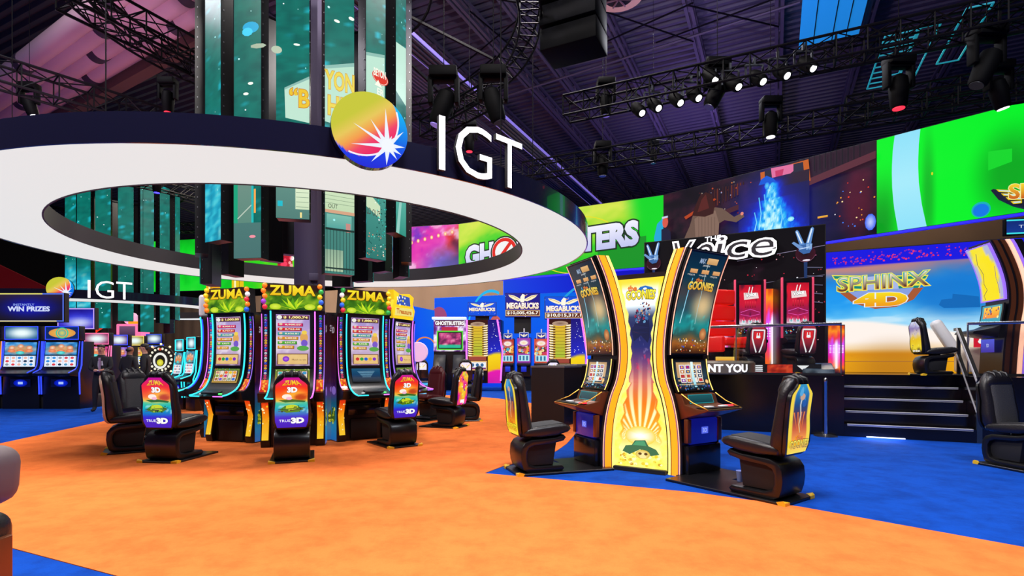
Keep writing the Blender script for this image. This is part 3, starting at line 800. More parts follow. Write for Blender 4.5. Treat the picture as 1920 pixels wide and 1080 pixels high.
# what the mirrored faces show
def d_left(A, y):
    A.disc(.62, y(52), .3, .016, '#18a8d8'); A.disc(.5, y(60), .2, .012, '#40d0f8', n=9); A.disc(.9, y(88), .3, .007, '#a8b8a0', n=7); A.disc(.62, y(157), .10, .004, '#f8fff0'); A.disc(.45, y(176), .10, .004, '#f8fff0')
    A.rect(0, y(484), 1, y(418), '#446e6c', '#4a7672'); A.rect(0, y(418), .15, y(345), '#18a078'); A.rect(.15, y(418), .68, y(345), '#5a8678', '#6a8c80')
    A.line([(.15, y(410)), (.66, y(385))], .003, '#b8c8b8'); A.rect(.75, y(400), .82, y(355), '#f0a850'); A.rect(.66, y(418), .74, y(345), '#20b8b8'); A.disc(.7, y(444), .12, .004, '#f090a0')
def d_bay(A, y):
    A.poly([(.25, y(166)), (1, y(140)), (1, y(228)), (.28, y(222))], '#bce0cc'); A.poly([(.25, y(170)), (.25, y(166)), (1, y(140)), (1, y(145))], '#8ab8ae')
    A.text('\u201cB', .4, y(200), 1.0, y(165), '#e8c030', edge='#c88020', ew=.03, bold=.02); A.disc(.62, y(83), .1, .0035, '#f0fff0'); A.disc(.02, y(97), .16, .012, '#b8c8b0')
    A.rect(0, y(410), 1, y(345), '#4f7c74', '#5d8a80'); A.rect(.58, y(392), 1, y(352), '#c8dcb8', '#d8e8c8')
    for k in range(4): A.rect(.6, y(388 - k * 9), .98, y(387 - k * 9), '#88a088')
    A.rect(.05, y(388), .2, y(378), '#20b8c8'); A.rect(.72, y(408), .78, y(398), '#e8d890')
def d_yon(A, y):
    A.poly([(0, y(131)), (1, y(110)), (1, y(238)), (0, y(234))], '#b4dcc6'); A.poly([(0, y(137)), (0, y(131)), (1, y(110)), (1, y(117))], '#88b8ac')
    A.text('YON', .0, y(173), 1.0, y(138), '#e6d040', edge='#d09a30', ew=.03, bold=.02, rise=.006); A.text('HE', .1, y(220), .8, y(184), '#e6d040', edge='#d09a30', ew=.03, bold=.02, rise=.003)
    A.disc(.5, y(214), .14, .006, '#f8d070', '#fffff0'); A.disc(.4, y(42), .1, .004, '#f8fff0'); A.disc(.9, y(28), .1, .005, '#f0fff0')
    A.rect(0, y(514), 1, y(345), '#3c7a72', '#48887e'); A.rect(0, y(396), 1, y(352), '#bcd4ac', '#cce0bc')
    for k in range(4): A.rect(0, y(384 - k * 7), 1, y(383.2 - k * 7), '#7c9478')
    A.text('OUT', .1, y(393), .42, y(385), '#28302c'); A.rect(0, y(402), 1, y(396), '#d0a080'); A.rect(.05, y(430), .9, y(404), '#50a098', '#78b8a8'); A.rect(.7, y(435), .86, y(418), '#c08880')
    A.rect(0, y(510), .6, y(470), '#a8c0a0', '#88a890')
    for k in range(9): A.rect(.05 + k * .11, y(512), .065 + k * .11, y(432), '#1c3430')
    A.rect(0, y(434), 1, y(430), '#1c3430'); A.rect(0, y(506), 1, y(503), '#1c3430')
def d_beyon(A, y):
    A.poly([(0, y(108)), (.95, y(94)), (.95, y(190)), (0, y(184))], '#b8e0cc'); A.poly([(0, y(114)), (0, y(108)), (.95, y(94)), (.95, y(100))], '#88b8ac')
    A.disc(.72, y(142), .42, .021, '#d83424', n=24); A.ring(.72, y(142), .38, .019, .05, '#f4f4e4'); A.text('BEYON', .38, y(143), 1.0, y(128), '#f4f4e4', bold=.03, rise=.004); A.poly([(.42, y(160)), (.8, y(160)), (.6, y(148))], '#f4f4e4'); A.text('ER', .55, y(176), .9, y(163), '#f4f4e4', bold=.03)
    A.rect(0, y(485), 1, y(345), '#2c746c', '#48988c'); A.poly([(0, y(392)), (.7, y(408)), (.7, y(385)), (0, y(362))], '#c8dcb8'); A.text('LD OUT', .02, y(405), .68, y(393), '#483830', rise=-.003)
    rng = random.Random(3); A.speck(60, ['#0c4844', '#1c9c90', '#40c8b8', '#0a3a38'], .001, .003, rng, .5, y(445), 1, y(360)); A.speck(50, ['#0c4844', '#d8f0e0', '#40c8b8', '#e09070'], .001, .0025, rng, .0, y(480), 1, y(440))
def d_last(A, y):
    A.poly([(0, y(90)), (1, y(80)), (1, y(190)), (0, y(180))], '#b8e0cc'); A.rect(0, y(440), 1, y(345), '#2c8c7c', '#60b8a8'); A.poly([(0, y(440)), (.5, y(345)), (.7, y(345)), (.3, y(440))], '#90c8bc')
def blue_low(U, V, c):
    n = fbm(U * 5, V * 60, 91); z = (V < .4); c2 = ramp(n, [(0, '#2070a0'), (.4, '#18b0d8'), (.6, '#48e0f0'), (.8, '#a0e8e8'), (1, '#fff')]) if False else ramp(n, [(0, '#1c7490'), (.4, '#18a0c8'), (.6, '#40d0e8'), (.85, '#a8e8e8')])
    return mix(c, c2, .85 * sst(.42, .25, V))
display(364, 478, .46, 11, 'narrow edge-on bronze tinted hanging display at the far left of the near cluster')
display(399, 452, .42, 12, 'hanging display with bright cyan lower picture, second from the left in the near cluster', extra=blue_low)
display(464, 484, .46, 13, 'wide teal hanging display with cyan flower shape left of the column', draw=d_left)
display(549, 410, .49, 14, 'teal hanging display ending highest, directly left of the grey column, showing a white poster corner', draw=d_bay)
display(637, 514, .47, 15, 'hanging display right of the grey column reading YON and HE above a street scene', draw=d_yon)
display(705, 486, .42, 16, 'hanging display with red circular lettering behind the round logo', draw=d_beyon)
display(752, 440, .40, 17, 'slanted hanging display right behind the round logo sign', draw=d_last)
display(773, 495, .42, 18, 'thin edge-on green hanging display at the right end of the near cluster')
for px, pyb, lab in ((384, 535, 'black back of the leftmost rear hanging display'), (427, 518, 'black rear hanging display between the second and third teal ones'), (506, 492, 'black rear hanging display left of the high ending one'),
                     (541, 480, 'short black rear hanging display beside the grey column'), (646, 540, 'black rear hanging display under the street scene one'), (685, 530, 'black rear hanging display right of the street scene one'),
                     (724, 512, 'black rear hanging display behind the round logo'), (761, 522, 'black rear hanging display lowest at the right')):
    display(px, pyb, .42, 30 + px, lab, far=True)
# far cluster
DC2 = Vector((-16.7, 23, 0)); ZT = 8.6
def fd(px, zb, seed, lab, front=True, ex=None):
    t = (px - 960) / F; a = 1 + t * t; b = -2 * (t * DC2.x + DC2.y); c_ = DC2.x ** 2 + DC2.y ** 2 - 2.2 ** 2; d = max(b * b - 4 * a * c_, 0); s = math.sqrt(d)
    Y = (-b - s) / (2 * a) if front else (-b + s) / (2 * a); p = Vector((t * Y, Y, 0)); v = p - DC2
    o = display(px, 0, .5 if front else .45, seed, lab, ex, pos=p, th=math.atan2(v.x, -v.y), zb=zb, grid=(4, 60)); o['group'] = 'mirrored display columns of the distant ring'
for i, (px, zb, w) in enumerate(((132, 3.2, 'leftmost'), (157, 2.8, 'second from left'), (193, 2.6, 'third from left'), (236, 2.9, 'fourth from left'), (276, 2.5, 'third from right'), (309, 2.9, 'second from right'), (333, 3.1, 'rightmost'))):
    fd(px, zb, 50 + i, 'teal hanging display of the distant ring, ' + w + ' in its cluster', ex=blue_low if i < 2 else None)
for i, (px, zb, w) in enumerate(((176, 3.0, 'left'), (214, 2.3, 'middle left'), (256, 2.4, 'middle right'), (321, 2.6, 'right'))):
    fd(px, zb, 60 + i, 'black rear hanging display of the distant ring, ' + w + ' one', front=False)

for cx, cy, lab in ((DC.x, DC.y, 'round black frame carrying the near cluster of hanging displays'), (DC2.x, DC2.y, 'round black frame carrying the distant cluster of hanging displays')):
    mb = MB()
    for rr_ in (1.7, 2.3): mb.tube([(rr_ * math.cos(2 * PI * i / 48), rr_ * math.sin(2 * PI * i / 48), 0) for i in range(48)], .03, 6, closed=True)
    for k in range(12): a_ = 2 * PI * k / 12; mb.beam((1.6 * math.cos(a_), 1.6 * math.sin(a_), 0), (3.95 * math.cos(a_), 3.95 * math.sin(a_), -.4), .05)
    o = mb.build('display_frame', 'truss'); o.location = (cx, cy, 8.62); tag(o, lab, 'frame')
# ------------------------------------------------------------------ chairs
def loft(mb, secs, n=28, m=0, ex=3.2):
    """secs: (z, y centre, half width, half depth)"""
    vs = []; fs = []
    for (z, y, hw, hd) in secs:
        for k in range(n):
            a = 2 * PI * k / n; c, s = math.cos(a), math.sin(a)
            vs.append((hw * math.copysign(abs(c) ** (2 / ex), c), y + hd * math.copysign(abs(s) ** (2 / ex), s), z))
    for i in range(len(secs) - 1):
        for k in range(n):
            l = (k + 1) % n; fs.append((i * n + k, i * n + l, (i + 1) * n + l, (i + 1) * n + k))
    fs += [tuple(range(n))[::-1], tuple(range((len(secs) - 1) * n, len(secs) * n))]
    return mb.add(vs, fs, m)
BK = [(.44, -.22, .16, .06), (.47, -.225, .205, .085), (.55, -.24, .235, .09), (.68, -.255, .24, .085), (.82, -.27, .225, .075), (.95, -.29, .23, .07), (1.04, -.305, .225, .07), (1.10, -.315, .20, .068), (1.15, -.322, .165, .06), (1.185, -.325, .13, .045), (1.2, -.326, .08, .02)]
def bk(z):
    a = np.array(BK); return [float(np.interp(z, a[:, 0], a[:, i])) for i in (1, 2, 3)]
def slot_chair(loc, rz, lab, art=None, leather='leather', seat='seatfab', plate='black', group='game chairs', plaque='art', platelen=.85, back='black'):
    r = empty('game_chair', loc, rz, lab, 'chair', group)
    mb = MB(); mb.box((0, platelen / 2 - .36, .015), (.56, platelen, .03), bev=.006, seg=1); mb.build('base_plate', plate, r, 0)
    for s in (-1, 1):
        mb = MB(); x = s * .285; mb.add([(x, -.365, .003), (x - s * .085, -.365, .003), (x, -.30, .003), (x, -.365, .036), (x - s * .085, -.365, .034), (x, -.28, .034), (x, -.345, .055)], [(0, 1, 4, 3), (0, 3, 5, 2), (3, 4, 6), (4, 5, 6), (5, 3, 6), (1, 2, 5, 4)])
        mb.build('corner_marker', 'yellow', r, 0)
    # C shaped pedestal
    mb = MB(); out = [(-.30, .14), (-.31, .22), (-.30, .32), (-.26, .38), (-.18, .415), (.12, .43), (.24, .46), (.27, .43), (.24, .39), (.10, .36), (-.14, .345), (-.20, .32), (-.225, .27), (-.225, .18), (-.20, .12), (-.12, .095), (.22, .095), (.25, .06), (.22, .03), (-.22, .03), (-.275, .06)]
    mb.extr(out, -.225, .225, bev=.018); mb.build('pedestal', 'black', r, 40)
    mb = MB(); mb.extr([(-.24, .10), (-.24, .36), (.16, .37), (.12, .10)], -.175, .175, bev=.01); mb.build('pedestal_core', 'blackm', r, 30)
    # seat
    mb = MB(); mb.extr([(-.25, .455), (-.27, .50), (-.22, .545), (-.05, .565), (.14, .585), (.26, .59), (.32, .565), (.335, .53), (.30, .495), (.15, .455), (-.05, .44)], -.235, .235, bev=.03); mb.build('seat', leather, r, 60)
    mb = MB(); mb.extr([(-.20, .55), (-.05, .572), (.14, .592), (.25, .598), (.25, .585), (.0, .56), (-.2, .54)], -.17, .17, bev=.006); mb.build('seat_pad', seat, r, 60)
    mb = MB(); mb.lathe([(.10, .40), (.10, .46)], n=18); mb.build('swivel', 'darkgrey', r)
    # backrest
    mb = MB(); loft(mb, BK); mb.build('backrest', leather, r, 60)
    mb = MB(); loft(mb, [(z, y + .035, hw * .72, hd * .9) for (z, y, hw, hd) in BK[2:7]]); mb.build('back_pad', seat if leather != 'maroon' else 'maroon', r, 60)
    mb = MB()
    for s in (-1, 1): mb.ball((s * .07, -.255, 1.10), .052, 14, sc=(1, .6, 1))
    loft(mb, [(1.03, -.285, .19, .062), (1.07, -.288, .195, .072), (1.13, -.298, .175, .07), (1.17, -.31, .14, .055), (1.19, -.315, .1, .03)])
    mb.build('headrest', leather, r, 60)
    for x in (-.09, 0, .09):
        mb = MB(); mb.tube([(x, -.235, 1.14), (x, -.26, 1.185), (x, -.32, 1.213 - abs(x) * .18), (x, -.37, 1.18), (x, -.392, 1.13)], [.008, .02, .022, .02, .008], 8); mb.build('top_rib', leather, r, 60)
    # lit panel on the back
    def fn(u, v, k):
        z = .47 + .66 * v; y, hw, hd = bk(z); w = min(hw * .86, .205) * (1 - .42 * sst(.84, 1.0, v)); return Vector(((u - .5) * 2 * w, y - hd - .012 - k, z))
    mb = MB()
    def fr(u, v, k):
        p = fn(.5 + (u - .5) * 1.14, -.04 + v * 1.1, k); return p
    strip(mb, fr, 18, .03); mb.build('back_shell', back, r, 40)
    if art:
        A = Art(fn, .4, .66, .0007); A.k = .002; art(A); A.build('back_panel', plaque, r, 0)
    return r
rg = random.Random(5)
def art_jungle(A):     # sunset lagoon panel with 3D lettering
    def f(U, V):
        c = ramp(V + .05 * (fbm(U * 4, V * 6, 4) - .5), [(0, '#2a10b8'), (.2, '#3020d0'), (.26, '#0868c8'), (.4, '#10b0b8'), (.5, '#48c8a0'), (.54, '#f8c840'), (.62, '#f87020'), (.78, '#f43010'), (.9, '#e81858'), (1, '#c010a0')])
        c = mix(c, np.array(hx('#ffd040')), .7 * blob(U, V, .62, .64, .3, .12, .7)); c = mix(c, np.array(hx('#b02810')), .8 * blob(U, V, .78, .6, .2, .07, .4))
        return mix(c, np.array(hx('#d8f8f0')), .6 * sst(.66, .74, fbm(U * 7, V * 14, 8)) * (V < .5) * (V > .27))
    A.grid(14, 26, f)
    A.poly([(.08, .55), (.5, .57), (.95, .53), (.9, .50), (.6, .515), (.3, .505)], '#2c6820'); A.disc(.35, .62, .15, .05, '#fff0e0'); A.disc(.42, .585, .1, .03, '#f8b8d0')
    A.poly([(.12, .36), (.3, .44), (.62, .45), (.86, .38), (.7, .31), (.35, .3)], '#4a8c18'); A.disc(.5, .41, .2, .05, '#c8d820'); A.line([(.1, .36), (.9, .40)], .012, '#3c2010'); A.line([(.1, .33), (.85, .36)], .012, '#5c3018')
    A.speck(14, ['#e8f040', '#2c5c10', '#a0c820', '#184008'], .008, .02, rg, .2, .3, .8, .45)
    A.text('ZUMA', .2, .84, .82, .94, '#f0a010', '#ffe040', bold=.03, edge='#a03008', ew=.03, arc=.1); A.text('3D', .36, .70, .68, .81, '#ffffff', bold=.06, edge='#702010', ew=.03)
    A.text('TRUE', .12, .115, .46, .165, '#f0f0ff', bold=.01); A.text('3D', .48, .08, .88, .20, '#ffffff', bold=.07, edge='#181850', ew=.03)
def art_cave(A):     # yellow torn border, blue to orange
    def f(U, V):
        j = .12 + .07 * fbm(V * 9, V * 2 + 3, 12); e = np.minimum(U, 1 - U)
        inn = ramp(V, [(0, '#f8e040'), (.2, '#f8a020'), (.38, '#c85818'), (.55, '#5a3040'), (.7, '#204878'), (.9, '#2880b8'), (1, '#3898c8')])
        return mix(np.array(hx('#f4d428')) * np.ones(U.shape + (3,)), inn, sst(-.02, .02, e - j))
    A.grid(16, 28, f)
    for a in (-.3, -.12, .05, .2): A.poly([(.5 + a * .3, .3), (.5 + a * 1.0 - .03, .6), (.5 + a * 1.0 + .03, .6)], '#e07820')
    A.line([(.5, .85), (.46, .7), (.52, .55), (.45, .42), (.5, .3)], .03, '#c8d8e8', '#d8a868'); A.line([(.7, .95), (.62, .8), (.7, .7)], .04, '#3078b8'); A.disc(.5, .82, .12, .05, '#c8a080'); A.disc(.62, .72, .1, .05, '#2858a0'); A.disc(.4, .9, .1, .07, '#58a8d8')
    A.text('the', .36, .19, .66, .26, '#e87818', bold=.03, edge='#301808', ew=.02); A.text('GOONIES', .06, .07, .95, .19, '#d8a818', '#f8e838', bold=.04, edge='#302008', ew=.04, arc=.1)
def art_pink(A):
    def f(U, V): return ramp(fbm(U * 3, V * 5, 77) + .2 * (V - .5), [(0, '#2010a0'), (.3, '#e818a8'), (.45, '#f84080'), (.6, '#f8a020'), (.75, '#f8e040'), (1, '#2840c8')])
    A.grid(14, 26, f); A.speck(20, ['#fff', '#f8f040', '#2030a0'] and ['#ffffff', '#f8f040', '#2030a0', '#f820a0'], .01, .04, rg); A.rect(.3, .05, .7, .15, '#f8f8ff')
def art_sand(A):
    A.grid(10, 20, lambda U, V: ramp(V + .3 * (fbm(U * 4, V * 7, 5) - .5), [(0, '#281808'), (.15, '#f0d838'), (.45, '#e8c020'), (.6, '#d8c8c0'), (.8, '#8878b0'), (1, '#e8f0ff')]))
    A.speck(14, ['#181008', '#fff070', '#281c50'], .01, .03, rg); A.text('SPHINX', .15, .04, .85, .1, '#ffffff', bold=.02)
M['tan'] = mat('tan_shell_plastic', 'c8b098', .35)
slot_chair(Vector((-5.66, 8.05, 0)), R(-58), 'black game chair seen side-on at far left of the orange carpet, pale back shell edge', art_jungle, back='tan')
slot_chair(Vector((-6.29, 9.17, 0)), R(-118), 'black game chair with its padded front turned to the camera, behind the leftmost chair', art_jungle)
slot_chair(Vector((-4.62, 7.42, 0)), R(-6), 'game chair with sunset lagoon back panel, third from the left, facing right', art_jungle)
slot_chair(Vector((-3.02, 7.42, 0)), R(20), 'game chair with sunset lagoon back panel seen straight from behind before the middle machine', art_jungle)
slot_chair(Vector((-1.86, 8.62, 0)), R(38), 'game chair with sunset lagoon back panel right of the middle one, seat to the left', art_jungle)
slot_chair(Vector((-1.32, 10.95, 0)), R(68), 'game chair with pink and yellow back panel at the right of the left machine ring', art_pink)
slot_chair(Vector((-1.05, 12.1, 0)), R(100), 'game chair mostly hidden behind the one with the pink and yellow back panel', art_pink)
slot_chair(Vector((-1.90, 12.3, 0)), R(150), 'maroon leather game chair with its padded front turned to the camera', None, leather='maroon', seat='maroon')
slot_chair(Vector((.33, 6.62, 0)), R(-72), 'black game chair left of the tall orange edged machines, seen from the side', art_cave, platelen=1.25)
slot_chair(Vector((2.53, 5.42, 0)), R(36), 'black game chair with yellow cave picture back panel right of the tall orange edged machines', art_cave, platelen=1.35)
slot_chair(Vector((6.38, 6.75, 0)), R(188), 'black game chair cut off by the right edge of the photo, padded front showing', None)
# ------------------------------------------------------------------ machines of the left ring
def beads(A, n, w=.36):
    cols = ['#2050d0', '#20a060', '#e0b020', '#d04060', '#8040c0', '#40b0d8', '#c0c8d0', '#e07020']
    rr = random.Random(n)
    A.rect(0, 0, 1, 1, '#401858')
    for i in range(n):
        c = rr.choice(cols); v = (i + .5) / n
        A.disc(.5, v, .42, .42 / n * 1.05, c, n=12); A.k -= A.gap; A.disc(.5, v, .3, .12 / n, tuple_hex(c, .45), n=8); A.k -= A.gap; A.disc(.38, v + .2 / n, .12, .12 / n, '#f0f4ff', n=7); A.k -= A.gap
def tuple_hex(c, f): return '#' + ''.join('%02x' % int(x * 255 * f) for x in hx(c))
def art_ladder(A, txt='$ 1,000.74', seed=0):      # prize ladder screen
    A.grid(12, 24, lambda U, V: mix(ramp(V, [(0, '#9070a0'), (.3, '#c8b0d0'), (.6, '#c0a8d8'), (1, '#a088c8')]), np.array(hx('#f8f0f8')), .6 * sst(.45, .7, fbm(U * 3, V * 6, seed))))
    A.rect(.02, .90, .98, .985, '#40283c', '#7c3048'); A.disc(.1, .945, .08, .04, '#f0f0e8'); A.text(txt, .22, .915, .94, .97, '#ffe060', '#fff8c0', bold=.04, edge='#503010', ew=.02)
    rows = [('#e83878', .76), ('#e02828', .72), ('#48a8a8', .68), ('#e89820', .62), ('#50b830', .58), ('#e8a020', .5)]; z = .83
    for i, (c, w) in enumerate(rows):
        A.rect(.05, z - .062, w + .04, z, tuple_hex(c, .5)); A.rect(.05, z - .054, w + .02, z - .003, tuple_hex(c, .9), c); A.text('8,%d.%02d' % (900 - i * 137, (i * 37 + seed * 7) % 90), .26, z - .046, w - .02, z - .012, '#fff6d0', bold=.03, edge=tuple_hex(c, .4), ew=.02); A.disc(.14, z - .02, .05, .022, '#e8c8a0'); z -= .088
    A.disc(.83, .55, .12, .1, '#e0a858'); A.disc(.84, .65, .08, .04, '#f0d050'); A.disc(.84, .44, .1, .07, '#7858c8'); A.disc(.8, .34, .18, .05, '#58a848')
    A.rect(.04, .02, .96, .235, '#7a5030'); A.grid(8, 4, lambda U, V: mix(np.array(hx('#dcae68')), np.array(hx('#f4d898')), fbm(U * 6, V * 8, 3)), .07, .03, .93, .22)
    A.disc(.3, .13, .1, .055, '#7020c0', '#c070f0') if seed % 2 else [A.disc(.2 + .15 * q, .13, .065, .035, c) for q, c in enumerate(['#d03030', '#20a040', '#2060d0', '#e0b020', '#8030c0'])]
    A.text('Match to win', .48, .1, .9, .13, '#6a3818') if seed % 2 else None
def art_reels(A, seed=0):
    rr = random.Random(seed); A.rect(0, 0, 1, 1, '#c89838', '#608830'); A.rect(.05, .1, .95, .88, '#281c14')
    cs = ['#e83030', '#38b048', '#e8c828', '#3870d8', '#a040c0', '#f08020', '#e8e0d0', '#40c0c0']
    for i in range(5):
        A.rect(.07 + i * .175, .13, .225 + i * .175, .85, '#e8dcc0')
        for j in range(3):
            A.disc(.147 + i * .175, .25 + j * .24, .065, .1, rr.choice(cs), rr.choice(cs), n=10)
    A.speck(20, cs, .01, .03, rr, 0, .88, 1, 1)
def art_info(A):
    A.grid(4, 8, lambda U, V: ramp(V, [(0, '#04101c'), (.5, '#0a3a60'), (1, '#0c5478')]))
    for k in range(6): A.rect(.2 + .03 * k, .78 - .08 * k, .8 - .03 * k, .80 - .08 * k, '#8cc0d8')
def art_sidefish(A):
    def f(U, V):
        c = ramp(V + .08 * (fbm(U * 3, V * 8, 31) - .5), [(0, '#2070c0'), (.12, '#2888b8'), (.3, '#185878'), (.4, '#5a3080'), (.46, '#301040'), (.7, '#401018'), (.9, '#30080c'), (1, '#181018')])
        return mix(c, np.array(hx('#a85010')), .4 * sst(.6, .75, fbm(U * 6, V * 18, 33)) * (V > .45))
    A.grid(10, 40, f); A.poly([(.2, .2), (.5, .27), (.8, .25), (.85, .17), (.5, .13), (.2, .15)], '#3c6010'); A.speck(14, ['#b0c020', '#284008', '#d8e050'], .006, .016, rg, .25, .14, .8, .26)
    A.disc(.6, .40, .3, .035, '#9070d0'); A.text('3D', .3, .86, .7, .91, '#c0b0c0', bold=.04)
def ring_machine(loc, rz, lab, txt='$ 1,000.74', seed=1, tubes=('cyan', 'magenta'), bead=True, top='balls', lower='reels', rail='black'):
    r = empty('slot_machine', loc, rz, lab, 'slot machine', 'tall curved slot machines around the column')
    PF = Prof([(-.47, .79), (-.34, .815), (-.17, .90), (-.07, 1.06), (-.02, 1.28), (0, 1.6), (0, 1.9), (-.02, 2.13)])
    pts = [tuple(p) for p in PF.p]; W = .36
    mb = MB(); mb.extr(pts + [(.42, 2.13), (.42, 0), (.06, 0), (.06, .62), (-.0, .70), (-.45, .74)], -W, W); mb.build('cabinet', 'black', r, 30)
    for s in (-1, 1):
        x0, x1 = (W, W + .145) if s > 0 else (-W - .145, -W)
        rp = [(y + .035, z) for y, z in pts if z > .86]; mb = MB()
        mb.extr([(-.22, .72), (-.26, .86)] + rp + [(.35, 2.13), (.35, 0), (.0, 0), (-.03, .1), (.03, .45), (-.05, .7)], x0, x1, bev=.008); mb.build('side_rail', rail, r, 30)
        RP = Prof([(y + .033, z) for y, z in PF.p[::4] if z > .8], 3)
        if bead:
            s0, s1 = RP.z2s(1.06), RP.z2s(2.12); A = Art(RP.fn((x0 + x1) / 2 - .027, (x0 + x1) / 2 + .027, s0, s1), .054, s1 - s0, .0006); A.k = .004; beads(A, 26); A.build('bead_panel', 'art', r, 0)
            s0, s1 = RP.z2s(.87), RP.z2s(1.05); A = Art(RP.fn(min(x0, x1) + .015, max(x0, x1) - .015, s0, s1), .12, s1 - s0, .0006); A.k = .004; A.rect(0, 0, 1, 1, '#c81c08', '#f06010', 3)
            rr = random.Random(seed + s)
            for q in range(9): A.disc(rr.uniform(.15, .85), (q + .5) / 9, .14, .07, '#f8c030', '#f89020', 10)
            A.build('orange_panel', 'art', r, 0)
            mb = MB(); mb.tube([RP.fn(0, 1, RP.z2s(.9), RP.z2s(2.12))(0 if False else (x1 - .012 if s > 0 else x0 + .012), v / 20, .008) for v in range(21)], .006, 6); mb.build('outer_tube', 'magenta' if s < 0 else 'violet', r, 60)
            mb = MB(); A = Art(plane_fn((min(x0, x1) + .02, -.034, .13), (1, 0, 0), .105, .56), .105, .56, .0006)
            LP = Prof([(-.030, .12), (.006, .30), (.03, .45), (-.005, .56), (-.05, .70)], 1)
            A = Art(LP.fn(min(x0, x1) + .02, max(x0, x1) - .02, 0, LP.L), .105, .56, .0006); A.k = .006
            A.grid(3, 14, lambda U, V: ramp(V + .25 * (fbm(U * 6, V * 12, seed) - .5), [(0, '#f8c830'), (.5, '#f8a818'), (.85, '#f06010'), (1, '#e03010')])); A.speck(10, ['#f8e070', '#f8c020', '#fff0b0'], .01, .03, rr); A.build('yellow_panel', 'art', r, 0)
        else:
            mb = MB(); mb.tube([RP.fn(0, 1, RP.z2s(.86), RP.z2s(2.1))((x1 - .02 if s > 0 else x0 + .02), v / 20, .008) for v in range(21)], .009, 6); mb.build('outer_tube', tubes[0], r, 60)
        A = Art(plane_fn((s * (W + .148), .34 if s < 0 else .04, 0.02), (0, -1 if s < 0 else 1, 0), .30, 2.08), .30, 2.08, .0006); art_sidefish(A); A.build('side_artwork', 'artdim', r, 0)
        x = s * (W - .012); mb = MB(); mb.tube([PF.fn(0, 1, 0, PF.L * .995)(x, v / 26, .012) for v in range(27)], .012, 8); mb.build('neon_tube', tubes[0 if s < 0 else 1], r, 60)
    s0, s1 = PF.z2s(1.27), PF.z2s(2.07); mb = MB(); strip(mb, PF.fn(-.31, .31, s0 - .03, s1 + .03, .012), 16, .02); mb.build('screen_bezel', 'black', r, 30)
    A = Art(PF.fn(-.265, .265, s0, s1, .014), .53, s1 - s0, .0006); art_ladder(A, txt, seed); A.build('upper_screen', 'art', r, 0)
    s0, s1 = PF.z2s(.985), PF.z2s(1.215); A = Art(PF.fn(-.27, .27, s0, s1, .014), .54, s1 - s0, .0006); (art_reels(A, seed) if lower == 'reels' else art_info(A)); A.build('lower_screen', 'art', r, 0)
    mb = MB(); mb.box((0, -.36, .845), (.34, .12, .03), bev=.01, rot=Matrix.Rotation(R(12), 3, 'X')); mb.build('button_panel', 'darkgrey', r)
    for x, m in ((-.2, 'white'), (.2, 'greenglow')):
        mb = MB(); mb.lathe([(.03, 0), (.028, .02)], (x, -.38, .815), 14); mb.build('play_button', m, r)
    for x, m in ((-.24, 'cyan'), (.24, 'magenta')):
        mb = MB(); mb.box((x, -.47, .79), (.2, .012, .018), bev=.004); mb.build('deck_light', m if bead else tubes[0], r)
    A = Art(plane_fn((-.13, .055, .645), (1, 0, 0), .26, .07), .26, .07, .0005); A.rect(0, 0, 1, 1, '#3838a0', '#6858d8'); A.text('TRUE', .08, .3, .45, .7, '#fff'  + 'fff'); A.text('3D', .52, .15, .9, .85, '#ffffff', bold=.05); A.build('small_sign', 'art', r, 0)
    mb = MB(); mb.box((0, .02, .52), (.62, .05, .16), bev=.01); mb.build('belly_door', 'darkgloss', r)
    mb = MB(); mb.box((0, .04, .2), (.5, .03, .34), bev=.01); mb.build('toe_panel', 'blackm', r)
    if bead: r.scale = (.93, 1, 1)
    # topper
    t = empty('topper', (0, -.04, 2.13)); t.parent = r
    if top == 'balls':
        mb = MB(); out = [(-.50, 0), (-.47, .40), (-.30, .42), (0, .405), (.3, .42), (.47, .40), (.5, 0)]; mb.add([], []); 
        n = len(out); mb.add([(x, 0, z) for x, z in out] + [(x, .12, z) for x, z in out], [tuple(range(n)), tuple(range(n, 2 * n))[::-1]] + [(i, i + n, (i + 1) % n + n, (i + 1) % n) for i in range(n)]); mb.build('sign_board', 'blackm', t, 0)
        A = Art(plane_fn((-.45, -.003, .01), (1, 0, 0), .9, .39), .9, .39, .001)
        A.grid(24, 12, lambda U, V: mix(ramp(fbm(U * 8, V * 4, seed), [(0, '#102c08'), (.45, '#3c7810'), (.6, '#78a818'), (1, '#c8d830')]), np.array(hx('#301408')), sst(.55, .8, V)))
        for q in range(9):
            a = R(20 + q * 17.5); A.poly([(.5 + .06 * math.cos(a + 1.57), .02), (.5 - .06 * math.cos(a + 1.57), .02), (.5 + .34 * math.cos(a), .05 + .46 * math.sin(a))], ['#a8d818', '#58a010', '#d0e828'][q % 3])
        for x in (.2, .8): A.disc(x, .12, .1, .12, '#b8d820', '#e0f050', 10)
        A.text('ZUMA', .1, .56, .9, .97, '#f0c010', '#ffee30', bold=.035, edge='#5a2c08', ew=.035); A.build('sign_face', 'art', t, 0)
        rr = random.Random(seed); cs = ['#e8c020', '#d82c40', '#2860e0', '#28a048', '#9038c8', '#e8e8f0', '#f08020']
        for s in (-1, 1):
            for q in range(5):
                mb = MB(); mb.ball((s * (.43 + .02 * (q % 2)), -.02, .05 + q * .082), .042, 12, cols=hx(rr.choice(cs))); mb.build('coloured_ball', 'printglow', t, 60)
    elif top == 'yellow':
        mb = MB(); out = [(-.36, 0), (-.42, .18), (-.34, .34), (-.36, .52), (-.15, .46), (.2, .5), (.36, .44), (.32, .3), (.4, .18), (.34, 0)]; n = len(out)
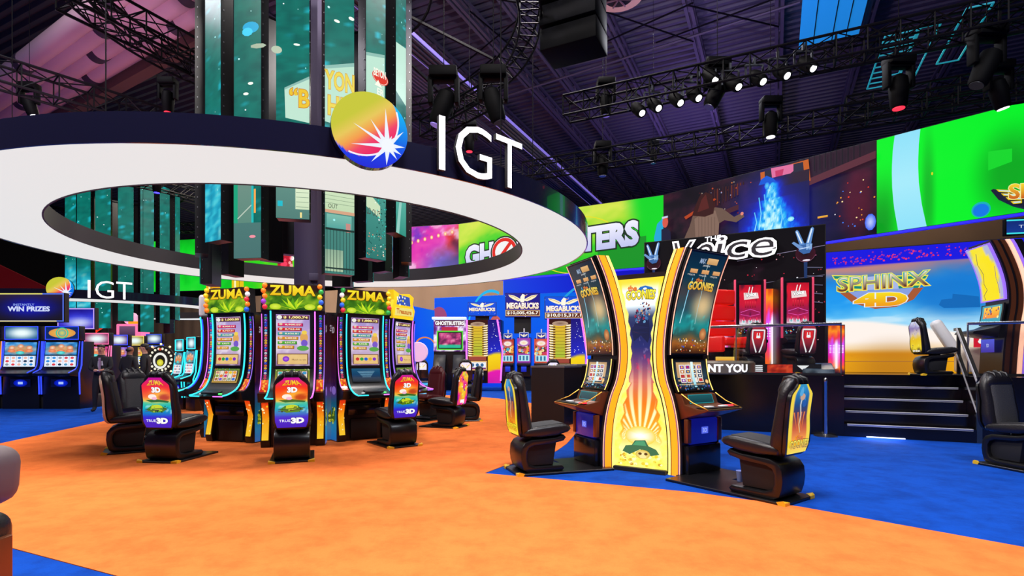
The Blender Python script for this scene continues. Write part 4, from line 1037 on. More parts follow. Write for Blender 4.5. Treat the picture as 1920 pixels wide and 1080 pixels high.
        mb.add([(x, 0, z) for x, z in out] + [(x, .12, z) for x, z in out], [tuple(range(n)), tuple(range(n, 2 * n))[::-1]] + [(i, i + n, (i + 1) % n + n, (i + 1) % n) for i in range(n)]); mb.build('sign_board', mat('yellow_sign', 'd8b010', .4, emit='d8b818', es=.8), t, 0)
        A = Art(plane_fn((-.33, -.003, .03), (1, 0, 0), .66, .42), .66, .42, .001); A.poly([(.1, .55), (.2, 1), (.8, .95), (.85, .55)], '#3858b8'); A.speck(16, ['#f0e040', '#ffffff', '#2848b0'], .02, .06, rg, .15, .55, .8, .95)
        A.poly([(0, .05), (.05, .4), (.95, .45), (1, .1)], '#f0e080'); A.text('Treasure', .1, .15, .9, .38, '#c86820', bold=.03); A.build('sign_face', 'art', t, 0)
    else:
        mb = MB(); mb.box((0, .05, .2), (.5, .16, .4), bev=.05, seg=3); mb.build('sign_board', 'white', t)
    return r
M['artdim'] = art_mat('dim_printed_side', .62, .2)
M['darkgloss'] = mat('dark_gloss_panel', '1c1c22', .15, .3)
def _pg():
    m = print_mat('glossy_coloured_ball', .2); nt = m.node_tree; b = nt.nodes['Principled BSDF']; a = [n for n in nt.nodes if n.type == 'ATTRIBUTE'][0]
    nt.links.new(a.outputs['Color'], b.inputs['Emission Color']); b.inputs['Emission Strength'].default_value = .35; return m
M['printglow'] = _pg()
ring_machine(Vector((-3.42, 8.42, 0)), R(14), 'middle machine of the left ring, facing the camera, one cyan and one magenta tube', '$ 1,000.74', 1)
ring_machine(Vector((-4.66, 8.88, 0)), R(-16), 'machine left of the middle one, jungle topper, with turquoise tubes and side artwork showing', '$ 1,000.80', 2, tubes=('cyan', 'cyan'))
ring_machine(Vector((-2.50, 9.15, 0)), R(38), 'machine right of the middle one, with a dark blue text panel', '$ 1,000.12', 4, tubes=('cyan', 'cyan'), lower='info')
ring_machine(Vector((-2.08, 10.2, 0)), R(70), 'rightmost machine of the left ring with violet tubes and a torn yellow topper', '$ 1,204.50', 3, tubes=('violet', 'magenta'), bead=False, top='yellow')
ring_machine(Vector((-5.62, 9.85, 0)), R(-66), 'leftmost machine of the left ring seen in profile with blue curved tubes', '$ 1,310.22', 5, tubes=('blueglow', 'cyan'), bead=False, top='white')

for px, Y, th, lab in ((490, 9.0, -3, 'dark red and blue artwork panel between the left and middle ring machines'), (625, 9.1, 26, 'dark red and blue artwork panel between the middle and right ring machines')):
    p = P(px, 0, Y); r = empty('filler_panel', (p.x, Y, 0), R(th), lab, 'panel')
    mb = MB(); mb.box((0, .04, 1.08), (.30, .08, 2.16)); mb.build('board', 'black', r, 0)
    A = Art(plane_fn((-.145, -.002, .02), (1, 0, 0), .29, 2.12), .29, 2.12, .0006); art_sidefish(A); A.build('artwork', 'artdim', r, 0)

# ------------------------------------------------------------------ the pair of tall orange edged machines with the lit centre panel
GP = Prof([(.0, .0), (.0, .3), (.03, .62), (.10, .9), (.19, 1.12), (.23, 1.4), (.21, 1.7), (.14, 2.05), (.03, 2.4), (-.09, 2.66)], 5)
def art_cavescreen(A):
    def f(U, V):
        n = fbm(U * 4, V * 8, 21); c = ramp(V + .12 * (n - .5), [(0, '#402010'), (.1, '#a86020'), (.2, '#305048'), (.3, '#1c9090'), (.42, '#285058'), (.62, '#403c38'), (.78, '#0c3440'), (1, '#06202c')])
        c = mix(c, np.array(hx('#f8d090')), .85 * blob(U, V, .72, .48, .25, .12, .9)); return mix(c, np.array(hx('#40d0d0')), .6 * sst(.6, .75, fbm(U * 10, V * 16, 5)) * (V < .4) * (V > .18))
    A.grid(22, 40, f); rr = random.Random(8)
    A.speck(50, ['#f0b040', '#e8e0c8', '#c04828', '#3060c8', '#f8f0d8', '#803818'], .004, .012, rr, .08, .02, .95, .15)
    A.disc(.85, .2, .1, .06, '#a86030', '#e0a060'); A.line([(.25, .75), (.22, .6), (.2, .45), (.15, .3)], .01, '#60c0f0', '#c0f0f8'); A.line([(.55, .9), (.6, .6), (.58, .3)], .006, '#a8c8c8')
    A.rect(.5, .9, .8, .96, '#c89858', '#e8b878'); A.text('MAX', .3, .9, .46, .95, '#98b0d0', bold=.03); A.text('JACKPOT', .42, .87, .62, .89, '#e8e8e8')
    for x in (.08, .4, .72): A.rect(x + .04, .8, x + .24, .84, '#d09050', '#e8b070'); A.text('MAJOR', x, .77, x + .2, .79, '#d0d0d0')
    A.text('the', .34, .715, .52, .76, '#e87820', bold=.03, edge='#201008', ew=.02); A.text('GOONIES', .16, .63, .88, .715, '#e0a020', '#f8e060', bold=.04, edge='#201008', ew=.03, arc=.12)
def art_cardreels(A):
    A.grid(6, 6, lambda U, V: ramp(V, [(0, '#101828'), (.5, '#284050'), (1, '#101820')])); A.rect(.06, .16, .86, .94, '#c8a070'); A.speck(40, ['#3878c8', '#8040a8', '#40a0a0', '#c07840'], .01, .03, random.Random(9), 0, 0, 1, .2); rr = random.Random(4)
    for i in range(4):
        A.rect(.14 + i * .17, .24, .3 + i * .17, .86, '#f0ece4')
        for j in range(4): A.rect(.16 + i * .17, .27 + j * .15, .28 + i * .17, .38 + j * .15, rr.choice(['#b84828', '#8030a0', '#304878', '#c07830', '#f0e8e0', '#d8d8e0', '#283858'])); A.disc(.22 + i * .17, .325 + j * .15, .03, .035, rr.choice(['#f8c050', '#f0f0f0', '#c02848']), n=8)
    A.rect(.46, .05, .54, .95, '#a0e0f0', '#e8ffff'); A.disc(.9, .25, .05, .08, '#f0b060', '#f8e8b0'); A.line([(.1, .12), (.85, .12)], .04, '#384858'); A.text('7 7 7', .2, .08, .4, .16, '#c0d0e0')
M['seam'] = mat('dark_seam', '3a1c30', .5)
def cave_machine(loc, rz, lab, inner):
    """inner: +1 when the edge next to the centre panel is at local +x"""
    r = empty('slot_machine', loc, rz, lab, 'slot machine'); pts = [tuple(p) for p in GP.p]; W = .34
    def back(z): return float(np.interp(z, GP.p[:, 1], GP.p[:, 0])) + .23
    mb = MB(); low = [(y + .03, z) for y, z in pts if z <= 2.66]; mb.extr(low + [(back(z) - .02, z) for y, z in pts[::-1]], -W + .01, W - .01); mb.build('cabinet', 'black', r, 30)
    ZS = [1.395]
    # front: screens
    def panel(name, z0, z1, x0, x1, off, arf, m='art', th=.035, edge='yellowglow'):
        s0, s1 = GP.z2s(z0), GP.z2s(z1); mb = MB(); strip(mb, GP.fn(x0, x1, s0, s1, off), 18, th); f = mb.build(name + '_frame', 'black', r, 30)
        A = Art(GP.fn(x0 + .03, x1 - .03, s0 + .02, s1 - .02, off + .001), x1 - x0 - .06, s1 - s0, .0006); arf(A); A.build(name, m, r, 0)
        for x in (x0 + .004, x1 - .004):
            mb = MB(); fn = GP.fn(0, 1, s0, s1, off); mb.tube([fn(x, v / 16, .003) for v in range(17)], .006, 6); mb.build('edge_light', edge, r, 60)
    panel('upper_screen', 1.42, 2.64, -.35, .35, .04, art_cavescreen, edge='peachglow')
    panel('lower_screen', .97, 1.37, -.32, .32, .04, art_cardreels)
    # deck
    mb = MB(); mb.extr([(.17, .97), (.05, .95), (.01, .84), (-.18, .80), (-.30, .805), (-.32, .785), (-.2, .745), (-.0, .68), (.12, .64)], -.31, .31, bev=.012); mb.build('button_deck', 'copper', r, 30)
    mb = MB(); mb.box((0, -.15, .808), (.58, .29, .012), bev=.004, rot=Matrix.Rotation(R(-3), 3, 'X')); mb.build('deck_top', 'black', r)
    A = Art(plane_fn((-.22, .004, .845), (1, 0, 0), .44, .11, n=Vector((0, -.94, .34)), up=Vector((0, .34, .94))), .44, .11, .0008); A.rect(0, 0, 1, 1, '#103840', '#1c5c64'); A.frame(0, 0, 1, 1, .06, '#28a0a8'); A.k += .012; A.build('player_display', 'art', r, 0)
    for x, c in ((-.12, 'white'), (.14, 'white'), (.24, 'redglow')):
        mb = MB(); mb.box((x, -.18, .822), (.11, .07, .015), bev=.006); mb.build('play_button', c, r)
    mb = MB(); mb.tube([(-.31, .05, .96), (-.31, -.1, .87), (-.31, -.31, .80), (.31, -.31, .80), (.31, -.1, .87), (.31, .05, .96)], .008, 6); mb.build('deck_trim', 'gold', r, 60)
    # belly
    mb = MB(); mb.box((0, -.0, .52), (.5, .06, .3), bev=.02); mb.build('belly_panel', mat('deep_blue_belly', '10186a', .25, emit='1820b0', es=.35), r)
    A = Art(plane_fn((-.06, -.034, .49), (1, 0, 0), .12, .08), .12, .08); A.rect(0, 0, 1, 1, '#5868e8'); A.text('3D', .2, .2, .8, .8, '#b8c8ff'); A.build('small_sign', 'art', r, 0)
    for s in (-1, 1): mb = MB(); mb.box((s * .28, -.01, .53), (.07, .06, .28), bev=.01); mb.build('corner_panel', 'copper', r)
    mb = MB(); mb.box((0, .0, .19), (.6, .08, .34), bev=.02); mb.build('lower_door', 'darkgloss', r)
    # flank bands: black side, gold line, dark band, orange glowing band, yellow line (nearest the centre panel)
    for sd in (-1, 1):
        def side(a, b, k0, m, name):
            """band on the side face between depth a and b behind the front curve"""
            vs = []; n = 40
            for i in range(n + 1):
                z = 2.66 * i / n; y = float(np.interp(z, GP.p[:, 1], GP.p[:, 0])); x = sd * (W + k0)
                vs += [(x, y + a, z), (x, y + b, z), (sd * (W - .02), y + b, z), (sd * (W - .02), y + a, z)]
            fs = []
            for i in range(n):
                for j in range(4): l = (j + 1) % 4; fs.append((4 * i + j, 4 * i + l, 4 * i + 4 + l, 4 * i + 4 + j)[::sd])
            fs += [(0, 1, 2, 3), (4 * n, 4 * n + 1, 4 * n + 2, 4 * n + 3)]
            mb = MB(); mb.add(vs, fs); mb.build(name, m, r, 30)
        side(.02, .05, .0, 'black', 'side_edge'); side(.05, .058, .006, 'peachglow', 'gold_line'); side(.058, .076, .004, mat('purple_side_band', '5a4878', .3, emit='6a5890', es=.4) if sd == inner else 'black', 'purple_band')
        side(.076, .158, .02, 'orangeglow', 'orange_band'); side(.158, .167, .024, 'seam', 'dark_line'); side(.167, .21, .022, 'yellowglow', 'yellow_band')
    return r
ga = cave_machine(Vector((2.27, 6.42, 0)), R(33), 'right machine of the tall orange edged pair, big dark teal cave screen, facing right', -1)
gb = cave_machine(Vector((.97, 7.02, 0)), R(-70), 'left machine of the tall orange edged pair, seen from the side facing left', 1)
# centre panel between the two machines
def gw(o, x, dy, z):
    y = float(np.interp(z, GP.p[:, 1], GP.p[:, 0])) + dy; return Vector((o.location.x + math.cos(o.rotation_euler.z) * x - math.sin(o.rotation_euler.z) * y, o.location.y + math.sin(o.rotation_euler.z) * x + math.cos(o.rotation_euler.z) * y, z))
def cf(u, v, k):
    z = .04 + 2.32 * v; a = gw(gb, .36, .215, z); b = gw(ga, -.36, .215, z); d = (b - a).normalized(); n = d.cross(Vector((0, 0, 1)))
    return a + (b - a) * u + n * (k + .02)
cp = empty('centre_panel', (1.6, 6.7, 0), 0, 'tall narrow backlit panel with golden light rays and lettering between the orange edged machines', 'light panel')
def loc_fn(fn, o): return lambda u, v, k: fn(u, v, k) - o.location
mb = MB(); strip(mb, loc_fn(lambda u, v, k: cf(-.03 + 1.06 * u, -.01 + v * 1.035, k - .014), cp), 60, .12); mb.build('panel_case', 'blackm', cp, 30)
A = Art(loc_fn(cf, cp), .5, 2.32, .001)
def gcf(U, V):
    e = np.minimum(U, 1 - U); j = .03 + .13 * np.abs(((V * 13 + (U > .5) * .4 + .6 * fbm(V * 9, U * 0 + (U > .5) * 9, 40, 2)) % 1.0) - .5) + .05 * (V < .45)
    inn = ramp(V, [(0, '#f8e868'), (.1, '#fff4a0'), (.2, '#f8a820'), (.34, '#e87818'), (.46, '#c86860'), (.56, '#6a3c70'), (.64, '#282c68'), (.74, '#1c2450'), (.8, '#303c60'), (.86, '#e8f4f8'), (1, '#f8f8e8')])
    n = fbm(U * 9, V * 40, 50); inn = mix(inn, np.array(hx('#9080b0')), .5 * sst(.66, .8, n) * (V > .45) * (V < .78)); inn = mix(inn, np.array(hx('#d83058')), .6 * sst(.6, .72, fbm(U * 6, V * 30, 51)) * (V > .5) * (V < .6))
    yl = mix(np.array(hx('#f4dc30')), np.array(hx('#fff8a0')), fbm(U * 8, V * 40, 41)); c = mix(yl, inn, sst(-.006, .006, e - j) * (V > .06) + .9 * sst(.8, .86, V) * sst(.0, .12, e))
    c = mix(c, np.array(hx('#f0d018')), .9 * sst(.93, .99, V))
    ang = (U - .5) / np.maximum(V - .13, .01); ray = .5 + .5 * np.cos(ang * 6.5 + .4)
    c = mix(c, np.array(hx('#fff4c0')), .95 * sst(.35, .85, ray) * (V > .14) * sst(.62, .25, V) * sst(.02, .06, e - j))
    return c
A.grid(64, 200, gcf)
A.disc(.5, .17, .3, .05, '#f8c840', '#ffffff', 24)
# dark rock ledge and a plain green hat shape over scattered gold
A.poly([(.12, .73), (.25, .76), (.36, .775), (.5, .78), (.62, .80), (.78, .79), (.84, .74), (.88, .69), (.8, .66), (.5, .70), (.2, .67)], '#1c2040')
rr = random.Random(31)
A.speck(60, ['#182850', '#3868a0', '#902838', '#283058', '#6090b8', '#1c1c30'], .003, .009, rr, .3, .77, .75, .84); A.speck(20, ['#d8a060', '#803028', '#284878'], .003, .006, rr, .5, .8, .8, .88)
A.speck(60, ['#e8c828', '#fff8b0', '#c89818', '#f8e050'], .003, .009, rr, .08, .015, .92, .09)
A.poly([(.16, .085), (.22, .115), (.34, .12), (.4, .145), (.6, .15), (.66, .12), (.8, .105), (.86, .08), (.7, .07), (.5, .1), (.3, .07)], '#1c6848'); A.poly([(.36, .12), (.42, .142), (.58, .146), (.62, .12)], '#3c9468')
A.disc(.55, .075, .14, .024, '#c8b040', '#f0e0a0', 12); A.disc(.5, .078, .035, .007, '#403010', n=8); A.disc(.61, .078, .035, .007, '#403010', n=8); A.disc(.555, .062, .07, .008, '#e8d890', n=8)
A.poly([(.42, .935), (.5, .955), (.62, .96), (.78, .95), (.86, .932)], '#2868b8'); A.disc(.62, .944, .05, .006, '#e8f0ff', n=8)
A.text('the', .2, .935, .42, .965, '#e87818', bold=.03, edge='#301808', ew=.02); A.text('GOONIES', .12, .885, .9, .935, '#d8c020', '#f8ec40', bold=.04, edge='#302808', ew=.04, arc=.12)
A.build('panel_face', 'art_hi', cp, 0)
mb = MB(); a = gw(gb, .36, .22, 0) - cp.location; b = gw(ga, -.36, .22, 0) - cp.location; mb.beam(a + Vector((0, 0, .025)), b + Vector((0, 0, .025)), .18, .05); mb.build('foot', 'blackm', cp, 0)
for o, s in ((ga, -1), (gb, 1)):
    pass
# ramps / base plates under the pair
mb = MB(); mb.box((0, -.18, .012), (.78, .5, .024), bev=.005, seg=1); o = mb.build('floor_plate', 'black'); o.location = ga.location; o.rotation_euler = ga.rotation_euler; tag(o, 'black floor plate under the front of the right orange edged machine', 'floor plate')
mb = MB(); mb.box((0, -.12, .012), (.78, .4, .024), bev=.005, seg=1); o = mb.build('floor_plate', 'black'); o.location = gb.location; o.rotation_euler = gb.rotation_euler; tag(o, 'black floor plate under the front of the left orange edged machine', 'floor plate')
# paper cup
c = G(1388, 908); mb = MB(); mb.lathe([(.030, 0), (.032, .004), (.043, .112), (.046, .118), (.043, .12), (.040, .11), (.030, .01)], n=24); cup = mb.build('paper_cup', 'cup', None, 40); cup.location = (c.x, c.y, .031)
tag(cup, 'small pale blue paper cup on the base plate by the right orange edged machine', 'cup')
# ------------------------------------------------------------------ LED screen walls
def world_panel(name, lab, cat, p0, p1, z0, z1, draw, m='wall_led', th=.12, frame='blackm', gap=.003, rim=None, group=None):
    """a lit panel standing between ground points p0 (left) and p1 (right)"""
    p0 = Vector((p0[0], p0[1], 0)); p1 = Vector((p1[0], p1[1], 0)); ex = (p1 - p0).normalized(); W = (p1 - p0).length; H = z1 - z0; n = ex.cross(Vector((0, 0, 1)))
    r = empty(name, (p0.x, p0.y, z0), math.atan2(ex.y, ex.x), lab, cat, group)
    mb = MB(); mb.box((W / 2, th / 2 + .01, H / 2), (W + .04, th, H + .04)); mb.build('casing', frame, r, 0)
    A = Art(plane_fn((0, 0, 0), (1, 0, 0), W, H), W, H, gap); draw(A); A.build('display', m, r, 0)
    if rim:
        mb = MB(); mb.box((W / 2, -.02, -.06), (W + .04, .1, .07)); mb.build('edge_strip', rim, r, 0)
    return r
kS = 1.35
c1 = Vector((4.3, 15.3)) * kS                      # corner of the two walls (column 1243)
def onR(px): t = (px - 960) / F; P0 = Vector((7.11, 12.2)) * kS; s = (P0.x - t * P0.y) / (t + .9); return Vector((P0.x - .9 * s, P0.y + s))
def onL(px):
    t = (px - 960) / F; d = Vector((-1.88, 1)); s = (t * c1.y - c1.x) / (d.x - t * d.y); return c1 + d * s
zb_, zt_ = 1.36 + 2.69 * kS, 1.36 + 4.68 * kS
M['bluestrip'] = mat('blue_lit_strip', '1818d0', .5, emit='2018e0', es=.9)
def led_green(A):
    A.grid(60, 24, lambda U, V: mix(mix(np.array(hx('#00f428')) * np.ones(U.shape + (3,)), np.array(hx('#08981c')), np.clip(.9 * sst(.2, .05, U) * sst(.8, .1, V) + .8 * blob(U, V, .82, .38, .16, .35, .7), 0, 1)), np.array(hx('#10a020')), .7 * blob(U, V, .345, .3, .035, .5, .8)))
    A.poly([(.70, .62), (.83, .60), (.83, .48), (.70, .44)], '#14d82c')
    L = [(.125, 1.0), (.112, .85), (.105, .65), (.108, .45), (.12, .25), (.148, 0)]; Rr = [(.335, 0), (.305, .22), (.285, .45), (.28, .65), (.285, .85), (.295, 1.0)]
    A.grid(1, 1, lambda U, V: np.array(hx('#98e8fc')), .12, 0, .12001, .001) if False else None
    n = 14
    lp = [(np.interp(v, [0, .25, .45, .65, .85, 1], [.148, .12, .108, .105, .112, .125]), v) for v in np.linspace(0, 1, n)]; rp = [(np.interp(v, [0, .22, .45, .65, .85, 1], [.335, .305, .285, .28, .285, .295]), v) for v in np.linspace(0, 1, n)]
    A.put(lp + rp, [(i, i + n, i + n + 1, i + 1) for i in range(n - 1)], [tuple(mix(hx('#a8ecfc'), hx('#78d8f8'), abs(p[1] - .5))) for p in lp + rp]); A._up()
    A.disc(.37, .52, .006, .016, '#d8d820'); A.disc(.66, .08, .055, .075, '#18b0b8', n=20); A.disc(.66, .075, .045, .06, '#1078e8', n=20)
    A.poly([(1, .95), (.96, .8), (.935, .6), (.94, .4), (.97, .2), (1, .1)], '#18b0f0')
g = onR(1644); rgt = onR(1960)
world_panel('led_screen', 'right green LED screen with a wide pale blue arc', 'screen', g, rgt, zb_, zt_, led_green, rim='bluestrip')
_m0, _m1 = c1, onR(1643.5)
def uvM(px, py):
    d = (_m1 - _m0); L = d.length; d = d / L; t = (px - 960) / F; s_ = (_m0.x - t * _m0.y) / (t * d.y - d.x); Y = _m0.y + d.y * s_
    return (s_ / L, (EYE + (HOR - py) / F * Y - zb_) / (zt_ - zb_))
def led_movie(A):      # U: 0 = left corner, 1 = right end
    def f(U, V):
        n = fbm(U * 14, V * 6, 61); c = ramp(n, [(0, '#050308'), (.4, '#140a18'), (.6, '#2a1020'), (.8, '#401828'), (1, '#582030')])
        c = mix(c, np.array(hx('#0c1450')), .8 * blob(U, V, .72, .35, .2, .5, .9)); c = mix(c, np.array(hx('#601028')), .7 * blob(U, V, .93, .4, .06, .35, .6))
        c = mix(c, np.array(hx('#2028c0')), .7 * blob(U, V, .56, .3, .16, .6, .8)); c = mix(c, np.array(hx('#301c28')), .8 * (V > .72) * sst(.6, .7, U))
        return c
    A.grid(110, 50, f)
    rr = random.Random(6); A.speck(50, ['#c04820', '#e88030', '#802018', '#a0a0c8', '#d8c8b0'], .004, .012, rr, .2, .45, .5, .95)
    for k in range(16): A.rect(.22 + k * .015, .62 + .01 * k, .227 + k * .015, .9, rr.choice(['#301418', '#401c18', '#181020', '#60281c']))
    A.poly([(.13, .62), (.3, .78), (.31, .76), (.14, .58)], '#b04018')
    for k in range(12): A.rect(.70 + k * .022, .82, .704 + k * .022, 1.0, '#141018')
    A.poly([(.62, .68), (1, .88), (1, .80), (.62, .6)], '#5c2c38'); A.poly([(.17, .5), (.62, .72), (.62, .65), (.17, .44)], '#48202c')
    q = lambda x, y: (lambda t: (t[0], min(t[1], .995)))(uvM(x, y))
    A.poly([q(1428, 325), q(1430, 362), q(1522, 340), q(1518, 300)], '#c8601c'); A.poly([q(1436, 322), q(1437, 354), q(1511, 337), q(1508, 305)], '#28283c'); A.poly([q(1448, 317), q(1450, 334), q(1460, 352), q(1476, 334), q(1490, 322), q(1490, 309)], '#e070a0'); A.poly([q(1456, 322), q(1458, 345), q(1466, 350), q(1472, 318)], '#c83868')
    gu0, gv0 = q(1395, 445); gu1, gv1 = q(1520, 318); gc = q(1450, 380)[0]
    def glow(U, V):
        px_ = (U - gc) / (gu1 - gu0); vv = (V - gv0) / (gv1 - gv0); wdt = np.where(vv > .62, .12 + .0 * vv, .42 - .40 * vv)
        b = np.exp(-(px_ / np.maximum(wdt, .1)) ** 2) * sst(1.0, .85, vv); n = fbm(U * 90, V * 20, 66); return b * (.4 + .95 * n)
    def gf(U, V): g_ = glow(U, V); base = f(U, V); c = mix(base, np.array(hx('#0830e8')), np.clip(g_ * 2.2, 0, 1)); c = mix(c, np.array(hx('#08a8f8')), np.clip(g_ * 2.6 - .8, 0, 1)); return mix(c, np.array(hx('#c8f8ff')), np.clip(g_ * 3.4 - 2.2, 0, 1))
    A.grid(64, 56, gf, gu0 - .02, 0, gu1, min(gv1, .97))
    A.poly([q(1425, 349), q(1458, 342), q(1453, 336), q(1440, 331), q(1430, 338)], '#0858d8'); A.disc(*q(1441, 350), .012, .045, '#1878f0', '#60d8f8', 12)
    for x, y0, y1 in ((1426, 432, 372), (1436, 436, 366), (1446, 430, 360), (1456, 436, 372), (1466, 430, 386), (1418, 436, 400)): A.line([q(x, y0), q(x + 4, (y0 + y1) / 2), q(x, y1)], .012, '#a8f0ff', '#50c0f8')
    A.disc(*q(1486, 412), .015, .03, '#60d8f0', '#d0ffff', 8)
    # person seen from behind in a tweed jacket
    A.poly([q(1286, 450), q(1297, 425), q(1303, 405), q(1318, 396), q(1345, 390), q(1358, 392), q(1380, 408), q(1396, 400), q(1399, 408), q(1384, 418), q(1362, 414), q(1352, 420), q(1350, 452)], '#6c5448')
    A.poly([q(1308, 452), q(1306, 412), q(1322, 400), q(1345, 396), q(1352, 420), q(1350, 452)], '#84685a'); A.disc(*q(1395, 402), .008, .022, '#e88878', n=9)
    for k in range(6): A.line([q(1314 + k * 6, 448), q(1314 + k * 6, 408)], .005, '#5c463c')
    A.poly([q(1302, 406), q(1308, 388), q(1316, 370), q(1328, 362), q(1340, 368), q(1344, 388), q(1342, 402), q(1326, 408)], '#381410'); A.poly([q(1312, 400), q(1320, 376), q(1328, 366), q(1334, 392)], '#58201a')
    A.disc(*q(1252, 418), .018, .08, '#d85848', n=10); A.rect(*q(1246, 412), *q(1257, 406), '#c8c8e8'); A.poly([q(1245, 470), q(1245, 432), q(1254, 428), q(1262, 436), q(1264, 470)], '#181838')
    A.speck(26, ['#f8a030', '#f84020', '#ffe0a0', '#f8f0ff', '#4080f8'], .005, .010, rr, .85, .1, 1, .6); A.rect(*uvM(1537, 412), *uvM(1556, 405), '#d88020', '#f8c040'); A.disc(.985, .12, .02, .09, '#3060f0', '#c0d0ff', 10)
world_panel('led_screen', 'dark movie LED screen with a blue glowing figure and a person seen from behind', 'screen', c1, onR(1643.5), zb_, zt_, led_movie, rim='bluestrip')
gl = onL(860)
def led_gb(A):
    def f(U, V):
        n = fbm(U * 6 + 3, V * 3 - U * 3, 71); c = ramp(.55 * V + .55 * n + .1 * (1 - U), [(0, '#008c14'), (.35, '#08a818'), (.55, '#30d020'), (.7, '#a8e030'), (.85, '#d8e850'), (1, '#c8d838')])
        return mix(c, np.array(hx('#00d820')), sst(.86, .97, U + .05 * V)) 
    A.grid(90, 36, f); A.ring(.62, .42, .20, .44, .03, '#e8e020', 40); A.poly([(.72, 0), (.72, .3), (.8, .3), (.8, .42), (.93, .45), (.93, .1), (.97, .1), (.97, 0)], '#0c9420')
    A.poly([(1, .68), (.975, .6), (.962, .4), (.972, .2), (1, .08)], '#20a8d8')
    for tx, u0, u1 in (('GH', .04, .2), ('O', .208, .31), ('STBU', .32, .58), ('STERS', .585, .90)):
        if tx != 'O': A.text(tx, u0, .22 + .12 * u0, u1, .60 + .12 * u0, '#c0c4f0', '#f4f4ff', bold=.06, edge='#18301c', ew=.05, rise=.03)
    A.disc(.26, .44, .075, .26, '#18301c', n=24); A.disc(.26, .44, .068, .235, '#f4f4f4', n=24); A.ring(.26, .44, .066, .225, .25, '#e02418', 30); A.line([(.225, .30), (.295, .58)], .06, '#e02418')
world_panel('led_screen', 'green and yellow LED screen with huge white capital lettering, half hidden by the near ring', 'screen', gl, c1, zb_, zt_, led_gb, rim='bluestrip')
def led_concert(A):
    def f(U, V):
        n = fbm(U * 5, V * 3, 81); c = ramp(.5 * U + .6 * n - .1 * V, [(0, '#081048'), (.3, '#2030d0'), (.45, '#e028b0'), (.6, '#f058b8'), (.75, '#e03038'), (.9, '#601030'), (1, '#201040')]); c = mix(c, np.array(hx('#f8d0e8')), .8 * sst(.58, .75, fbm(U * 9, V * 7, 83))); return mix(c, np.array(hx('#2868d0')), .7 * blob(U, V, .9, .25, .2, .3, .8))
    A.grid(60, 30, f)
    for k in range(7): A.disc(.55 + k * .065, .72 + .025 * k, .014, .035, '#f8a040', '#fff8e0', 10)
dL = Vector((-1, .22)).normalized(); g2 = gl + dL * 5.2
world_panel('led_screen', 'pink and violet concert LED screen seen through the ring opening', 'screen', g2, gl, zb_, zt_, led_concert)
g3 = g2 + dL * 7.0; g4 = g3 + dL * 7
def led_g2(A):
    A.grid(50, 14, lambda U, V: ramp(fbm(U * 6, V * 3, 85) + .2 * V, [(0, '#009018'), (.45, '#08d020'), (.7, '#60d818'), (1, '#c0e830')])); A.rect(.0, 0, .1, 1, '#e8c818', '#f0a010'); A.rect(.02, 0, .035, 1, '#fff8c0')
    A.rect(.38, 0, .5, .85, '#c01830'); rr = random.Random(3); A.speck(40, ['#f84060', '#ffffff', '#801020', '#f8a0a0'], .02, .05, rr, .38, 0, .5, .8); A.text('ERS', .4, .75, .49, .9, '#ffffff', bold=.05)
world_panel('led_screen', 'far green LED screen with a red picture, left of the grey column', 'screen', g3, g2, zb_, zt_, led_g2)
def led_g3(A): A.grid(40, 12, lambda U, V: ramp(fbm(U * 5, V * 3, 87), [(0, '#049018'), (.5, '#10d828'), (1, '#40e040')])); A.rect(.78, 0, .9, 1, '#f0a818'); A.rect(.8, 0, .815, 1, '#fff0a0'); A.rect(.1, 0, .16, 1, '#f07818')
world_panel('led_screen', 'farthest plain green LED screen with orange bands behind the left hanging displays', 'screen', g4, g3, zb_, zt_, led_g3)
# black grid behind and under the screens
pr = onR(1500); pq = onR(1960)
mb = MB(); mb.beam((c1.x, c1.y + .8, zb_ + 1), (pq.x + .8, pq.y + .8, zb_ + 1), .2, 1.5); o = mb.build('support_beam', 'blackm', smooth=0, origin=Vector((pr.x, pr.y, zb_))); tag(o, 'black beam behind the movie and right green LED screens', 'beam')

# ------------------------------------------------------------------ stage
SZ = 1.08
S0 = Vector((5.62, 9.76)); v2 = V_AX.to_2d(); u2 = U_AX.to_2d()
SL = S0 - v2 * 4.2; SA = S0 + v2 * .34                   # left end, stair's left edge
stw = 1.86; ns = 5; run = .27
SB = SA + v2 * stw
SR = SB + v2 * 3.0
def pt(p, a=0, b=0): return (p + u2 * a + v2 * b)
mb = MB(); mb.slab([pt(SL), pt(SA), pt(SA, ns * run - .27), pt(SB, ns * run - .27), pt(SB), pt(SR), pt(SR, 4.6), pt(SL, 4.6)], 0, SZ)
o = mb.build('stage_platform', 'stage', smooth=0, origin=Vector((*S0, 0))); tag(o, 'long black raised stage platform behind the tall orange edged machines', 'stage')
r = empty('stairs', (*SA, 0), math.atan2(v2.y, v2.x), 'black stairs with silver nosings leading up to the stage in front of the desert screen', 'stairs')
for i in range(ns - 1):
    z = SZ * (i + 1) / ns; mb = MB(); mb.box((stw / 2, run * (i + .5) + (ns - 1 - i - 1) * 0 , z - .02), (stw - .004, run, .04)); mb.build('tread', 'stage', r, 0)
    mb = MB(); mb.box((stw / 2, run * i + .012, z / 2 - .02 if i == 0 else z - SZ / ns / 2 - .02), (stw - .004, .02, SZ / ns if i else z - .04)); mb.build('riser', 'stage', r, 0)
    mb = MB(); mb.box((stw / 2, run * i + .02, z + .003), (stw - .1, .08, .008)); mb.box((stw / 2, run * i - .002, z - .008), (stw - .1, .006, .035)); mb.build('nosing', 'nosing', r, 0)
mb = MB(); mb.box((stw * .33, -.02, .012), (stw * .3, .03, .015)); mb.build('step_light', mat('cool_white_strip', 'd0d8ff', .5, emit='c8d4ff', es=1.5), r, 0)
